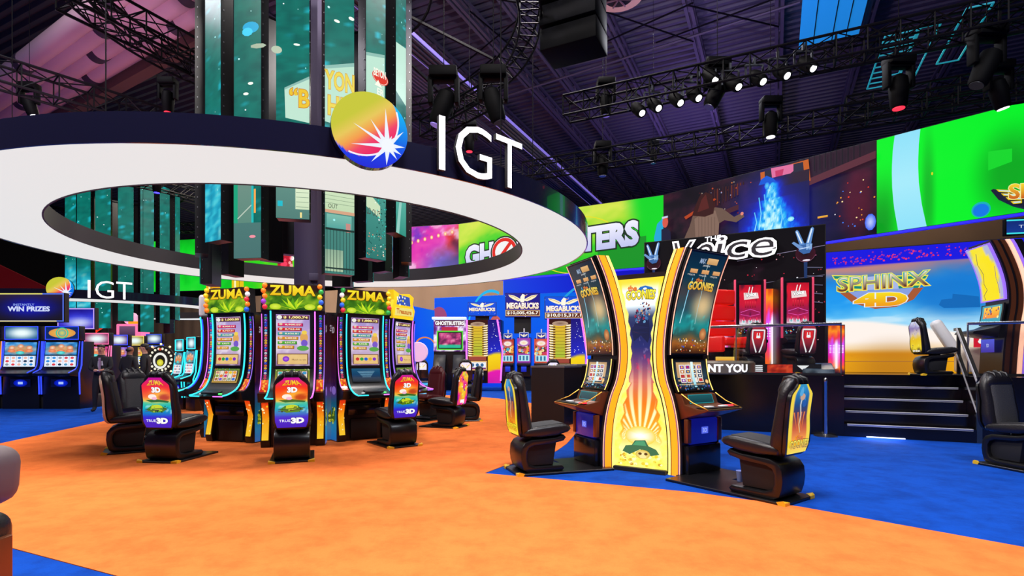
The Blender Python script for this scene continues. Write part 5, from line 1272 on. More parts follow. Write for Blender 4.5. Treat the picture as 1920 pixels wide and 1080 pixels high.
area_light('step_glow', (SA.x + v2.x * .5 - u2.x * .15, SA.y + v2.y * .5 - u2.y * .15, .2), .5, 5, (.6, .75, 1), target=(SA.x + v2.x * .5 - u2.x * .3, SA.y + v2.y * .5 - u2.y * .3, 0))
# stair railing
r = empty('stair_railing', (*SB, 0), math.atan2(v2.y, v2.x), 'dark metal stair handrail with two sloping rails and a blue grey bottom post', 'railing')
mb = MB(); mb.box((.03, .02, .5), (.07, .05, 1.0)); mb.build('bottom_post', mat('blue_grey_post', '2c3c54', .4, .5), r, 0)
mb = MB(); mb.box((.03, 1.12, SZ + .42), (.05, .05, .84)); mb.build('top_post', 'darkgrey', r, 0)
mb = MB(); mb.beam((.03, .02, 1.0), (.03, 1.12, SZ + .84), .06, .05); mb.beam((.03, 1.12, SZ + .84), (.03, 1.3, SZ + .84), .06, .05); mb.build('handrail', 'darkgrey', r, 0)
mb = MB(); mb.beam((.03, .02, .5), (.03, 1.12, SZ + .38), .05, .04); mb.build('mid_rail', 'darkgrey', r, 0)
mb = MB(); mb.beam((.0, .02, 1.01), (.0, 1.12, SZ + .85), .012, .05); mb.beam((.0, .02, .5), (.0, 1.12, SZ + .38), .012, .04); mb.build('rail_face', 'nosing', r, 0)
# glass balustrades
def balustrade(p0, p1, lab, h=.88, mrail='chrome'):
    p0 = Vector((*p0, SZ)); p1 = Vector((*p1, SZ)); d = (p1 - p0); r = empty('glass_balustrade', p0, math.atan2(d.y, d.x), lab, 'balustrade'); L = d.length
    mb = MB(); mb.box((L / 2, 0, h), (L, .06, .05), bev=.006); mb.build('top_rail', mrail, r, 30)
    n = max(1, round(L / 1.5))
    for i in range(n): mb = MB(); mb.box((L * (i + .5) / n, 0, h / 2 - .01), (L / n - .02, .012, h - .03)); mb.build('glass_pane', 'glass', r, 0)
    for i in range(n + 1): mb = MB(); mb.box((min(max(L * i / n, .012), L - .012), 0, h / 2), (.02, .03, h)); mb.build('post', 'steel', r, 0)
    mb = MB(); mb.box((L / 2, 0, .02), (L, .05, .04)); mb.build('base_rail', 'darkgrey', r, 0)
balustrade(pt(SL, .06, 1.0), pt(SA, .06, -.03), 'glass balustrade with metal top rail on the stage in front of the red lit machines', .93)
balustrade(pt(SB, 1.0, .12), pt(SR, 1.0), 'glass balustrade with metal top rail on the stage right of the stairs', .93)
# stanchion
c = G(1548, 818); r = empty('stanchion_post', c, 0, 'brushed steel stanchion post with round flat base before the black stage wall', 'stanchion')
mb = MB(); mb.lathe([(.19, 0), (.19, .012), (.14, .022), (.05, .03), (.028, .045)], n=32); mb.build('base', 'steel', r, 30)
mb = MB(); mb.lathe([(.028, .04), (.028, .96), (.032, .97), (.032, 1.02), (.02, 1.04)], n=18); mb.build('pole', 'chrome', r, 40)

# ------------------------------------------------------------------ the black backdrop with the big white sign
V0 = Vector((3.60, 14.60)); V1 = Vector((7.33, 12.62)); vx = (V1 - V0).normalized(); vL = (V1 - V0).length
def bd(A):
    A.grid(40, 40, lambda U, V: mix(ramp(V, [(0, '#0c0408'), (.5, '#10060c'), (1, '#0c0a0e')]), np.array(hx('#401830')), .6 * sst(.62, .8, fbm(U * 8, V * 8, 14)) * (V < .85)))
    rr = random.Random(14); A.speck(110, ['#d02840', '#e8e8f0', '#a02030', '#f0a0b0', '#804060'], .002, .006, rr, .3, .2, 1, .84); A.line([(.55, .80), (1, .86)], .004, '#88809c'); A.line([(.6, .62), (1, .66)], .004, '#605c70')
    for k in range(5): A.line([(.9 + .01 * k, .72 - .06 * k), (.99, .71 - .06 * k)], .006, '#585870')
    # glass globe and hand making a V sign at right
    def hand(cx, cy, s):
        A.disc(cx, cy - .03 * s, .05 * s, .06 * s, '#3c1020', '#180c14', 22); A.ring(cx, cy - .03 * s, .05 * s, .06 * s, .05, '#70485c', 24, 200, 340); A.disc(cx + .005 * s, cy - .078 * s, .02 * s, .006 * s, '#f0e4f4', n=8)
        A.poly([(cx - .008 * s, cy - .09 * s), (cx + .01 * s, cy - .09 * s), (cx + .008 * s, cy - .2 * s), (cx - .006 * s, cy - .2 * s)], '#203868')
        A.poly([(cx - .028 * s, cy + .04 * s), (cx - .034 * s, cy - .01 * s), (cx - .01 * s, cy - .035 * s), (cx + .02 * s, cy - .03 * s), (cx + .034 * s, cy + .0 * s), (cx + .03 * s, cy + .04 * s)], '#3c68a8')
        for dx, dy in ((-.042, .125), (.034, .135)):
            b_ = cx + (-.016 if dx < 0 else .014) * s; t_ = cx + dx * s; A.poly([(b_ - .013 * s, cy + .03 * s), (b_ + .013 * s, cy + .03 * s), (t_ + .009 * s, cy + dy * s), (t_, cy + (dy + .012) * s), (t_ - .009 * s, cy + dy * s)], '#5c8ccc'); A.line([(b_ - .002, cy + .04 * s), (t_ - .002, cy + dy * s)], .009 * s, '#e0f0ff')
        for k in range(2): A.poly([(cx + (.004 + .016 * k) * s, cy + .03 * s), (cx + (.018 + .016 * k) * s, cy + .032 * s), (cx + (.016 + .014 * k) * s, cy - .004 * s), (cx + (.004 + .014 * k) * s, cy - .008 * s)], '#88b0e0')
        A.poly([(cx - .03 * s, cy + .0 * s), (cx - .068 * s, cy + .045 * s), (cx - .058 * s, cy + .055 * s), (cx - .01 * s, cy + .012 * s)], '#7098d0'); A.line([(cx - .03 * s, cy - .0 * s), (cx + .02 * s, cy + .01 * s)], .006 * s, '#c8e0ff')
    hand(.905, .845, 1.0); hand(.06, .86, .9)
bdp = world_panel('backdrop', 'black stage backdrop with confetti print and chrome V sign hands', 'backdrop', V0, V1, SZ, 4.53, bd, m='art_m')
def sign_fn(px0, px1, z0, z1, off):
    def u_at(px): t = (px - 960) / F; s = (V0.x - t * V0.y) / (t * vx.y - vx.x); return s
    a, b = u_at(px0), u_at(px1); n = vx.to_3d().cross(Vector((0, 0, 1)))
    return lambda u, v, k: V0.to_3d() + vx.to_3d() * (a + (b - a) * u) + Vector((0, 0, z0 + (z1 - z0) * v)) + n * (off + k)
r = empty('wall_sign', (V0.x, V0.y, 0), 0, 'large slanted white edged sign lettering on top of the black backdrop', 'sign')
def rel(fn): return lambda u, v, k: fn(u, v, k) - Vector((V0.x, V0.y, 0))
fnS = sign_fn(1262, 1462, 3.76, 4.50, .12)
A = Art(rel(fnS), 2.8, .74, .004); A.sub = 0
def slant(p): return (p[0] + .0, p[1])
def glyph(st, u0, u1, v0, v1, sh=.22):
    fn2 = lambda u, v, k: rel(fnS)(u0 + (u1 - u0) * u + (v - .5) * .05, v0 + (v1 - v0) * v + .0 * u, k)
    for off, dep, m_ in ((.085, .05, 'rigblack'), (.05, .07, 'whiteletter'), (-.005, .09, 'signblack')):
        V, T, bb = text_tris(st, off); V0_, _, b0 = text_tris(st, 0.0)
        pts = [fn2((x - b0[0]) / (b0[2] - b0[0]), (y - b0[1]) / (b0[3] - b0[1]), dep) for x, y in V]; mb = MB()
        n_ = len(pts); pts += [p - Vector((0, 0, 0)) + (fn2(.5, .5, 0) - fn2(.5, .5, dep)) * .6 for p in pts[:n_]]
        ed = {}
        for t in T:
            for i in range(len(t)): ed[(t[i], t[(i + 1) % len(t)])] = 1
        bnd = [e for e in ed if (e[1], e[0]) not in ed]
        mb.add(pts, list(T) + [(e[1], e[0], e[0] + n_, e[1] + n_) for e in bnd]); mb.build('letters_' + {'rigblack': 'outline', 'whiteletter': 'edge', 'signblack': 'face'}[m_], m_, r, 0)
M['whiteletter'] = mat('white_lit_edge', 'ffffff', .5, emit='f4f0f4', es=.95); M['signblack'] = mat('dark_letter_face', '18141c', .3, emit='201a24', es=.4)
glyph('V', .0, .19, .10, .88); glyph('o', .24, .40, .14, .74); glyph('ice', .44, .96, .18, .92)
mb = MB(); ext_text(mb, 'THE', lambda u, v, k: rel(fnS)(.33 + .15 * u, .80 + .16 * v + .03 * u, k + .09), .03, 0); mb.build('small_letters', 'whiteletter', r, 0)

# red lit machines on the stage
def red_screen(A, seed):
    A.grid(14, 20, lambda U, V: mix(ramp(V + .2 * (fbm(U * 5, V * 6, seed) - .5), [(0, '#e8e8f0'), (.12, '#c02050'), (.3, '#901850'), (.5, '#c81838'), (.8, '#e01830'), (1, '#b81028')]), np.array(hx('#401028')), .7 * sst(.6, .75, fbm(U * 10, V * 3, seed + 1))))
    A.poly([(.2, .8), (.85, .8), (.9, .66), (.22, .62)], '#f0d8d8'); A.text('Voice', .28, .67, .78, .78, '#ffffff', bold=.05, edge='#101010', ew=.05, rise=.06); A.line([(.42, .8), (.48, .95)], .02, '#fff' + 'fff'); A.line([(.55, .8), (.62, .95)], .02, '#ffffff')
    for k in range(3): A.disc(.2 + .3 * k, .07, .09, .06, '#f0f0f8', '#30a0a8', 10); A.disc(.2 + .3 * k, .13, .05, .05, '#e03060', n=8)
    A.line([(.05, .3), (.5, .38), (.95, .3)], .012, '#f060c0'); A.line([(.05, .25), (.5, .2), (.95, .26)], .012, '#e850b0')
    for k in range(5): A.rect(.25 + .11 * k, .42, .31 + .11 * k, .58, '#801020', '#f03048')
def red_machine(px, Y, lab, seed):
    p = P(px, 0, Y); r = empty('slot_machine', (p.x, p.y, SZ), R(-4), lab, 'slot machine', None)
    mb = MB(); mb.extr([(-.02, 0), (-.0, .62), (-.26, .66), (-.27, .72), (-.06, .80), (-.02, 1.0), (-.03, 2.06), (.5, 2.06), (.5, 0)], -.31, .31, bev=.01); mb.build('cabinet', 'black', r, 30)
    for s in (-1, 1):
        mb = MB(); mb.box((s * .325, -.03, 1.42), (.035, .06, 1.32), bev=.008); mb.build('side_frame', mat('pink_red_frame', 'b83050', .4, emit='c03858', es=.8), r)
    A = Art(plane_fn((-.27, -.045, 1.02), (1, 0, 0), .54, .98), .54, .98, .0008); A.rect(0, 0, 1, 1, '#08040a'); A.build('screen_border', 'art', r, 0)
    A = Art(plane_fn((-.235, -.05, 1.08), (1, 0, 0), .47, .88), .47, .88, .0008); red_screen(A, seed); A.build('screen', 'art', r, 0)
    A = Art(plane_fn((-.26, -.06, .86), (1, 0, 0), .52, .14), .52, .14, .0008); A.rect(0, 0, 1, 1, '#180818'); rr = random.Random(seed); A.speck(30, ['#e03060', '#f8a030', '#40c0e0', '#f0f0f8', '#a030c0'], .04, .12, rr); A.build('button_panel', 'art', r, 0)
    return r
red_machine(1405, 12.1, 'left one of the two red lit machines on the stage', 3)
red_machine(1494, 11.75, 'right one of the two red lit machines on the stage', 4)
def stage_chair(px, Y, rz, lab, art='v', loc=None, py=None):
    p = P(px, 0, Y)
    if art == 'v':
        def f(A):
            A.grid(4, 10, lambda U, V: mix(np.array(hx('#281018')), np.array(hx('#a82838')), sst(.0, .5, V)))
            A.line([(.12, .84), (.88, .84)], .05, '#f8f4f4'); A.line([(.12, .86), (.12, .55), (.4, .05)], .05, '#f8f4f4'); A.line([(.88, .86), (.88, .55), (.6, .05)], .05, '#f8f4f4'); A.rect(.24, .52, .76, .78, '#e02020', '#f02820'); A.line([(.4, .56), (.42, .74)], .03, '#ffffff'); A.line([(.6, .56), (.56, .74)], .03, '#ffffff'); A.disc(.5, .6, .14, .05, '#ffffff', n=8)
    else: f = art_sand
    o = slot_chair(Vector((p.x, p.y, SZ)), rz, lab, f, group='game chairs on the stage'); o.scale = (.86, .86, .86); return o
stage_chair(1405, 11.2, R(8), 'stage chair with white V shaped outline on its back, left one')
stage_chair(1496, 10.9, R(8), 'stage chair with white V shaped outline on its back, right one')
# glowing strips between the red machines
def flame(A):
    A.grid(8, 40, lambda U, V: mix(ramp(V + .25 * (fbm(U * 9, V * 3, 9) - .5), [(0, '#301028'), (.12, '#f06810'), (.3, '#e82090'), (.5, '#d838e8'), (.62, '#c850e8'), (.75, '#e83040'), (.9, '#f89018'), (1, '#c84010')]), np.array(hx('#ffffff')), .95 * np.exp(-((U - .5) / (.05 + .22 * np.clip(.55 - np.abs(V - .4), 0, 1) * (V < .62))) ** 2) * (V > .08) * sst(.75, .6, V)))
    for i in range(5):
        for j in range(6):
            if i != 2: A.rect(.08 + i * .18, .42 + j * .03, .2 + i * .18, .435 + j * .03, '#f4d8ff')
def light_column(px, Y, w, z1, lab, draw=flame):
    p = P(px, 0, Y); r = empty('light_column', (p.x, p.y, SZ), R(-12), lab, 'light panel'); mb = MB(); mb.box((0, .06, (z1) / 2), (w + .03, .1, z1)); mb.build('case', 'blackm', r, 0)
    A = Art(plane_fn((-w / 2, -.0, .02), (1, 0, 0), w, z1 - .04), w, z1 - .04, .001); draw(A); A.build('display', 'art_hi', r, 0)
light_column(1448, 12.25, .30, 1.92, 'orange and violet flame light column between the two red lit machines')
light_column(1357, 12.9, .36, 1.92, 'orange flame light column behind the big red chair')
light_column(1568, 11.0, .30, 1.0, 'pink and white light column at the right end of the stage glass')
# big red swivel chair
p = P(1348, 0, 12.1); r = empty('red_swivel_chair', (p.x, p.y, SZ), R(18), 'large glossy red padded swivel chair on the stage, partly behind the right orange edged machine', 'chair')
for k in range(3):
    mb = MB(); mb.box((0, -.0 - .02 * k, .98 + k * .35), (.72 - .06 * k, .3, .33), bev=.05, seg=3); mb.build('back_cushion', 'red', r)
    mb = MB(); mb.box((.37 - .03 * k, .05, .98 + k * .35), (.09, .34, .33), bev=.02); mb.build('side_panel', mat('blue_grey_panel', '6a9ab8', .4), r)
mb = MB(); mb.box((0, -.35, .68), (.78, .7, .16), bev=.05, seg=3); mb.build('seat', 'red', r)
for s in (-1, 1): mb = MB(); mb.box((s * .42, -.3, .62), (.12, .72, .34), bev=.04, seg=3); mb.build('armrest', 'red', r)
mb = MB(); mb.box((0, -.3, .45), (.6, .5, .2), bev=.03); mb.build('under_seat', 'darkgrey', r)
A = Art(plane_fn((-.25, -.2, .05), (1, 0, 0), .5, .3), .5, .3, .001); A.grid(6, 6, lambda U, V: ramp(V, [(0, '#401008'), (.5, '#f89010'), (1, '#f8d060')])); A.build('glow_panel', 'art', r, 0)
p = P(1352, 0, 11.0); r = empty('round_sign_base', (p.x, p.y, SZ), 0, 'round grey base with the white words I WANT YOU at the front of the stage', 'sign')
mb = MB(); mb.lathe([(.62, 0), (.64, .02), (.64, .22), (.6, .26), (.2, .27)], n=48); mb.build('drum', mat('warm_grey_drum', '6a6258', .4, .3, emit='50483c', es=.2), r, 40)
mb = MB(); ext_text(mb, 'I WANT YOU', ang_fn(.642, -84, 26, .04, .2), .008, 0, bold=.03); mb.build('lettering', 'whiteletter', r, 0)
p = P(1470, 0, 10.7); r = empty('striped_sign', (p.x, p.y, SZ), R(-22), 'low striped white and red light sign at the foot of the red lit machines', 'sign')
mb = MB(); mb.box((0, .03, .1), (1.3, .06, .2)); mb.build('case', 'blackm', r, 0)
A = Art(plane_fn((-.63, -.003, .01), (1, 0, 0), 1.26, .18), 1.26, .18, .001)
for k in range(4): A.poly([(.0, .2 + k * .2), (.2 - .0 * k, .2 + k * .2), (.19, .32 + k * .2), (.0, .32 + k * .2)], '#f0f0f4')
A.rect(0, 0, .9, .1, '#e02038'); A.grid(10, 4, lambda U, V: ramp(fbm(U * 20, V * 4, 4), [(0, '#401010'), (.5, '#c83018'), (1, '#f07030')]), .26, .1, .62, 1); A.poly([(.68, .9), (.85, .9), (.76, .4)], '#f4f4f4'); A.build('display', 'art', r, 0)
# round loudspeaker on the stage edge
p = P(1532, 0, 10.6); r = empty('stage_monitor', (p.x, p.y, SZ), R(-20), 'dark blue grey wedge shaped stage monitor speaker beside the stairs', 'speaker')
mb = MB(); mb.extr([(-.2, 0), (.22, 0), (.2, .18), (.1, .22), (-.16, .1)], -.28, .28, bev=.03); mb.build('cabinet', mat('blue_grey_shell', '3c5468', .35), r)

# ------------------------------------------------------------------ desert screen
W0 = P(1549, 0, 12.5).to_2d(); wd_ = v2; W1 = W0 + wd_ * 4.35
def uvS(A_, px, py):      # picture position -> panel coordinates
    t = (px - 960) / F; s = (W0.x - t * W0.y) / (t * wd_.y - wd_.x); Y = W0.y + wd_.y * s
    return (s / 4.35, (EYE + (HOR - py) / F * Y - SZ) / (3.85 - SZ))
def desert(A):
    def f(U, V):
        n = fbm(U * 5, V * 6, 15); sky = ramp(V + .18 * (n - .5) - .1 * U, [(0, '#c8e8f8'), (.3, '#b8e4fc'), (.45, '#70c8f8'), (.6, '#1898f0'), (.75, '#1880d8'), (.82, '#7878a8'), (.9, '#c87878')])
        sky = mix(sky, np.array(hx('#e0f4fc')), .6 * sst(.5, .7, fbm(U * 4, V * 14, 18)) * (V < .6)); sky = mix(sky, np.array(hx('#1078d0')), .9 * blob(U, V, .55, .6, .2, .16, .5)); sky = mix(sky, np.array(hx('#d08878')), .8 * sst(.74, .86, V + .06 * U) * sst(.6, .3, U))
        sand = ramp(V, [(0, '#e8a010'), (.1, '#f0a810'), (.15, '#e89810'), (.19, '#f8dcb0'), (.25, '#fff4ec')]); sand = mix(sand, np.array(hx('#a06018')), .5 * blob(U, V, .3, .05, .16, .16, .8)); dune = .42 - .13 * sst(.05, .8, U) + .006 * np.sin(U * 9)
        c = mix(sand, sky, sst(-.015, .015, V - dune)); c = mix(c, np.array(hx('#1414e0')), sst(-.004, .004, V - (.865 + .015 * U)))
        return c
    A.grid(110, 90, f)
    rr = random.Random(22); A.speck(90, ['#d82868', '#e83878', '#8828b0'], .004, .009, rr, .2, .9, .6, .98, k=5); A.speck(40, ['#d82868', '#a830a0'], .004, .009, rr, .02, .89, .2, .95, k=5); A.speck(40, ['#d82868', '#e83878'], .004, .009, rr, .62, .92, 1, .99, k=5)
    A.poly([uvS(A, 1640, 500 + 60), uvS(A, 1790, 585), uvS(A, 1700, 590)], '#e8f4fc') if False else None
    A.poly([uvS(A, 1760, 572), uvS(A, 1765, 562), uvS(A, 1785, 560), uvS(A, 1786, 551), uvS(A, 1835, 556), uvS(A, 1838, 576), uvS(A, 1770, 578)], '#0c68b8')
    A.line([uvS(A, 1560, 678), uvS(A, 1840, 678)], .004, '#a06838')
    # winged title
    for sg, x0, x1 in ((-1, 1615, 1559), (1, 1680, 1740)):
        for k in range(4):
            y = 517 + k * 9; A.poly([uvS(A, x0, y), uvS(A, x1 + (-sg) * k * 7, y - 1), uvS(A, x1 + (-sg) * (k * 7 + 5), y + 8), uvS(A, x0, y + 9)], '#f0e850'); A.poly([uvS(A, x0, y + 2), uvS(A, x1 + (-sg) * (k * 7 + 3), y + 1), uvS(A, x1 + (-sg) * (k * 7 + 6), y + 6), uvS(A, x0, y + 7)], '#108878')
    A.poly([uvS(A, 1574, 550), uvS(A, 1730, 540), uvS(A, 1712, 562), uvS(A, 1680, 576), uvS(A, 1640, 580), uvS(A, 1600, 570)], '#a85830'); A.poly([uvS(A, 1590, 548), uvS(A, 1712, 540), uvS(A, 1700, 556), uvS(A, 1610, 562)], '#88a0e0')
    A.poly([uvS(A, 1622, 545), uvS(A, 1626, 520), uvS(A, 1678, 516), uvS(A, 1684, 542)], '#a8b8e8')
    (ua, va), (ub, vb) = uvS(A, 1569, 549), uvS(A, 1741, 512)
    A.text('SPHINX', ua, va, ub, vb - .0, '#c87820', '#28b0b8', bold=.025, edge='#f8f050', ew=.035, rise=.02)
    A.text('SPHINX', ua + .006, va + .004, ub - .006, vb - .004, '#502818', '#f0e8c8', bold=-.01, rise=.02)
    (ua, va), (ub, vb) = uvS(A, 1600, 577), uvS(A, 1700, 547)
    A.text('4D', ua, va, ub, vb, '#f09810', '#f8e018', bold=.07, edge='#e8f0f8', ew=.03)
    # second picture right of the machine
    a = uvS(A, 1893, 700); b = uvS(A, 1960, 462)
    A.grid(20, 50, lambda U, V: mix(mix(ramp(V + .1 * (fbm(U * 20, V * 8, 5) - .5), [(0, '#f0e8c0'), (.35, '#e8c860'), (.55, '#fff0b0'), (.75, '#48c0e8'), (1, '#f0f8f8')]), np.array(hx('#ffffff')), sst(.6, .75, fbm(U * 24, V * 7, 55))), np.array(hx('#d8a020')), .9 * sst(.6, .7, fbm(U * 30, V * 12, 56)) * (V < .6)), a[0], 0.0, 1.0, .93)
    A.rect(a[0] - .02, 0, a[0], .95, '#3c3c48'); A.rect(a[0], .93, 1, .945, '#58585c')
world_panel('desert_screen', 'huge LED wall on the stage with blue sky, golden dunes and a winged title', 'screen', W0, W1, SZ + .005, 3.85, desert, m='wall_led')
# machine on the stage at far right, seen from its left side
SP = Prof([(-.05, 0), (-.02, .5), (.02, .95), (.06, 1.25), (.05, 1.6), (-.03, 1.95), (-.16, 2.3), (-.22, 2.42)], 5)
p = P(1858, 0, 9.9)
def yellow_screen(A):
    A.grid(10, 20, lambda U, V: mix(np.array(hx('#f4e010')) * np.ones(U.shape + (3,)), np.array(hx('#a8b0d8')), sst(.36, .44, np.abs(U - .5 + .08 * np.sin(V * 9)) + .08 * (V > .85)))); A.line([(.2, .02), (.12, .1), (.3, .2), (.2, .32), (.3, .5), (.2, .7), (.35, .9)], .014, '#302858'); A.line([(.85, .1), (.8, .4), (.9, .6)], .012, '#5048a0')
def orange_reels(A): A.rect(0, 0, 1, 1, '#40a0b0'); A.rect(.1, .3, .9, .9, '#f08828', '#f8d040'); art_speckle(A)
def art_speckle(A): rr = random.Random(2); A.speck(16, ['#f8f0a0', '#c04020', '#2060a0'], .03, .08, rr, .1, .3, .9, .9)
def side_machine(loc, rz, lab):
    r = empty('slot_machine', loc, rz, lab, 'slot machine'); W = .34; pts = [tuple(q) for q in SP.p]
    mb = MB(); mb.extr([(y + .03, z) for y, z in pts] + [(y + .5, z) for y, z in pts[::-1]], -W, W); mb.build('cabinet', 'black', r, 30)
    s0, s1 = SP.z2s(1.36), SP.z2s(2.38); mb = MB(); strip(mb, SP.fn(-.36, .36, s0, s1, .04), 14, .03); mb.build('upper_frame', 'violet', r, 30)
    A = Art(SP.fn(-.32, .32, s0 + .02, s1 - .02, .042), .64, 1, .0006); yellow_screen(A); A.build('upper_screen', 'art', r, 0)
    s0, s1 = SP.z2s(.92), SP.z2s(1.3); mb = MB(); strip(mb, SP.fn(-.33, .33, s0, s1, .04), 10, .03); mb.build('lower_frame', 'black', r, 30)
    A = Art(SP.fn(-.29, .29, s0 + .02, s1 - .02, .042), .58, .36, .0006); orange_reels(A); A.build('lower_screen', 'art', r, 0)
    mb = MB(); mb.extr([(.0, .92), (-.12, .86), (-.42, .80), (-.44, .76), (-.05, .68)], -.3, .3, bev=.012); mb.build('button_deck', 'darkgrey', r)
    A = Art(plane_fn((-.2, -.055, .42), (1, 0, 0), .4, .24), .4, .24); A.rect(0, 0, 1, 1, '#0818a8', '#1838d8'); A.text('3D', .4, .4, .6, .65, '#d0e0ff'); A.build('belly_panel', 'art', r, 0)
    for sd in (-1, 1):
        for a, b, k0, m_, nm in ((.06, .13, .012, 'copper', 'bronze_band'), (.17, .23, .02, 'copper', 'bronze_band'), (.25, .31, .03, 'peachglow', 'peach_band'), (.33, .37, .02, 'violet', 'violet_band')):
            vs = []; n = 30
            for i in range(n + 1):
                z = 2.42 * i / n; y = float(np.interp(z, SP.p[:, 1], SP.p[:, 0])); x = sd * (W + k0)
                vs += [(x, y + a, z), (x, y + b, z), (sd * (W - .02), y + b, z), (sd * (W - .02), y + a, z)]
            fs = [(4 * i + j, 4 * i + (j + 1) % 4, 4 * i + 4 + (j + 1) % 4, 4 * i + 4 + j) for i in range(n) for j in range(4)] + [(0, 1, 2, 3), (4 * n, 4 * n + 1, 4 * n + 2, 4 * n + 3)]
            mb = MB(); mb.add(vs, fs); mb.build(nm, m_, r, 30)
    return r
side_machine(Vector((p.x, p.y, SZ)), R(-104), 'tall bronze edged machine with a yellow screen on the stage at far right')
stage_chair(1752, 9.75, R(-100), 'stage chair seen side-on with yellow lit back panel before the desert screen', 's')
# white and red seat behind the glass
p = P(1822, 0, 10.7); r = empty('white_seat', (p.x, p.y, SZ), R(-30), 'white seat with a red square emblem behind the glass at right', 'chair')
mb = MB(); mb.box((-.42, 0, .75), (.2, .3, .75), bev=.08, seg=3, rot=Matrix.Rotation(R(-28), 3, 'Y')); mb.build('back', 'white', r)
mb = MB(); mb.tube([(-.14, -.1, .2), (-.06, -.1, .8), (.3, -.1, .82), (.3, -.1, .5), (.02, -.1, .48)], .03, 8); mb.build('frame', 'white', r)
A = Art(plane_fn((.0, -.14, .52), (1, 0, 0), .26, .24), .26, .24); A.rect(0, 0, 1, 1, '#d81830'); A.disc(.5, .5, .25, .2, '#ffffff', n=8); A.line([(.35, .5), (.4, .9)], .1, '#ffffff'); A.line([(.6, .5), (.6, .9)], .1, '#ffffff'); A.build('emblem', 'art', r, 0)
mb = MB(); mb.box((.05, 0, .28), (.6, .4, .5), bev=.05); mb.build('base', mat('pale_sand_plastic', 'e8dcc8', .4), r)
# brown hall wall above the desert screen
wp = W0 + u2 * 7.5
mb = MB(); rotv = Matrix.Rotation(math.atan2(V_AX.y, V_AX.x), 3, 'Z'); L = 13; cc = wp + v2 * 6.2; mb.box((cc.x, cc.y, 3.2), (L, .25, 6.4), rot=rotv); tag(mb.build('wall_stage', 'brownwall', smooth=0), kind='structure')
# gold winged sign and small monitor at the top right
p = P(1915, 0, 9.6); r = empty('winged_sign', P(1915, 372, 9.6), R(-14), 'golden winged relief sign hanging in front of the right green LED screen', 'sign')
mb = MB(); pts_ = [(-.42, .2), (-.1, .1), (.6, .3), (.6, -.3), (.2, -.22), (-.08, -.12), (-.3, .02)]; n = len(pts_)
mb.add([(x, 0, z) for x, z in pts_] + [(x, .08, z) for x, z in pts_], [tuple(range(n)), tuple(range(n, 2 * n))[::-1]] + [(i, i + n, (i + 1) % n + n, (i + 1) % n) for i in range(n)]); mb.build('back_board', mat('navy_sign_board', '101c38', .5), r, 0)
A = Art(plane_fn((-.4, -.004, -.28), (1, 0, 0), 1.0, .6), 1, .6, .002)
for k in range(4): A.poly([(.02 + k * .07, .78 - k * .13), (.4, .7 - k * .1), (.4, .62 - k * .1), (.06 + k * .07, .70 - k * .13)], '#e8c818'); A.poly([(.05 + k * .07, .76 - k * .13), (.38, .68 - k * .1), (.38, .64 - k * .1), (.08 + k * .07, .72 - k * .13)], '#b8e0f0')
A.text('SPHINX', .2, .45, 1.5, .9, '#c85818', '#f8d830', bold=.03, edge='#f8f0a0', ew=.03); A.build('lettering', 'art', r, 0)
r = empty('small_monitor', P(1905, 425, 9.6), R(-14), 'small cyan framed monitor reading TRUE at the right edge', 'screen')
mb = MB(); mb.box((.15, .05, 0), (.62, .08, .3), bev=.01); mb.build('housing', 'rigblack', r)
A = Art(plane_fn((-.14, -.0, -.13), (1, 0, 0), .6, .26), .6, .26, .001); A.rect(0, 0, 1, 1, '#103890', '#0c2870'); A.rect(0, .9, 1, 1, '#40e0e8'); A.rect(0, 0, 1, .1, '#40e0e8'); A.text('TRUE', .3, .4, .8, .6, '#e8f0ff'); A.build('display', 'art', r, 0)
# black counters left of the pair
def counter(px0, px1, pyb, depth, lab, h=1.24):
    a = G(px0, pyb[0]); b = G(px1, pyb[1]); d = (b - a); L = d.length; r = empty('black_counter', a, math.atan2(d.y, d.x), lab, 'counter')
    mb = MB(); mb.box((L / 2, depth / 2, h / 2 - .02), (L, depth, h - .04), bev=.004, seg=1); mb.build('body', 'counter', r, 0)
    mb = MB(); mb.box((L / 2, depth / 2, h - .02), (L + .02, depth + .02, .04), bev=.004, seg=1); mb.build('top', 'countertop', r, 0); return r
counter(996, 1058, (796, 800), .95, 'large black counter block with grey top behind the left chair of the orange edged machines')
counter(1082, 1150, (785, 779), .7, 'narrower black counter block behind the left orange edged machine', 1.26)
# ------------------------------------------------------------------ far blue corner with the winged jackpot signs
def bluewall(A, kind=0):
    A.grid(16, 8, lambda U, V: ramp(V * .5 + .5 * U, [(0, '#0830e0'), (.5, '#0858f0'), (1, '#0868e8')]))
    if kind == 1:
        A.disc(.105, .74, .16, .12, '#c85850', n=24) if False else A.disc(.03, .78, .055, .12, '#a04878', n=24); A.disc(.41, .68, .038, .10, '#c86058', n=24); A.ring(.38, .55, .16, .52, .06, '#20b8f0', 40, 70, 180); A.ring(1.0, .6, .24, .5, .05, '#28a0e0', 30, 110, 180)
    if kind == 2: A.ring(.55, .52, .5, .12, .14, '#e88830', 30, 20, 180); A.disc(.15, .2, .35, .09, '#c8a8d8', n=24)
a = P(815, 0, 28.5); b = P(1112, 0, 25.6)
world_panel('blue_partition', 'bright blue partition wall with coral circles behind the jackpot machines', 'partition', a, b, .02, 4.62, lambda A: bluewall(A, 1), m='art_m', frame='bluewall')
a2 = P(944, 0, 29.6); b2 = P(1262, 0, 27.4)
world_panel('blue_partition', 'taller deep blue partition just below the green and yellow LED screen', 'partition', a2, b2, .02, 6.0, lambda A: A.grid(16, 4, lambda U, V: ramp(U + .3 * V, [(0, '#0858d8'), (.4, '#0838e0'), (1, '#1010c0')])), m='art_m', frame='bluewall')
a3 = P(776, 0, 26.2)
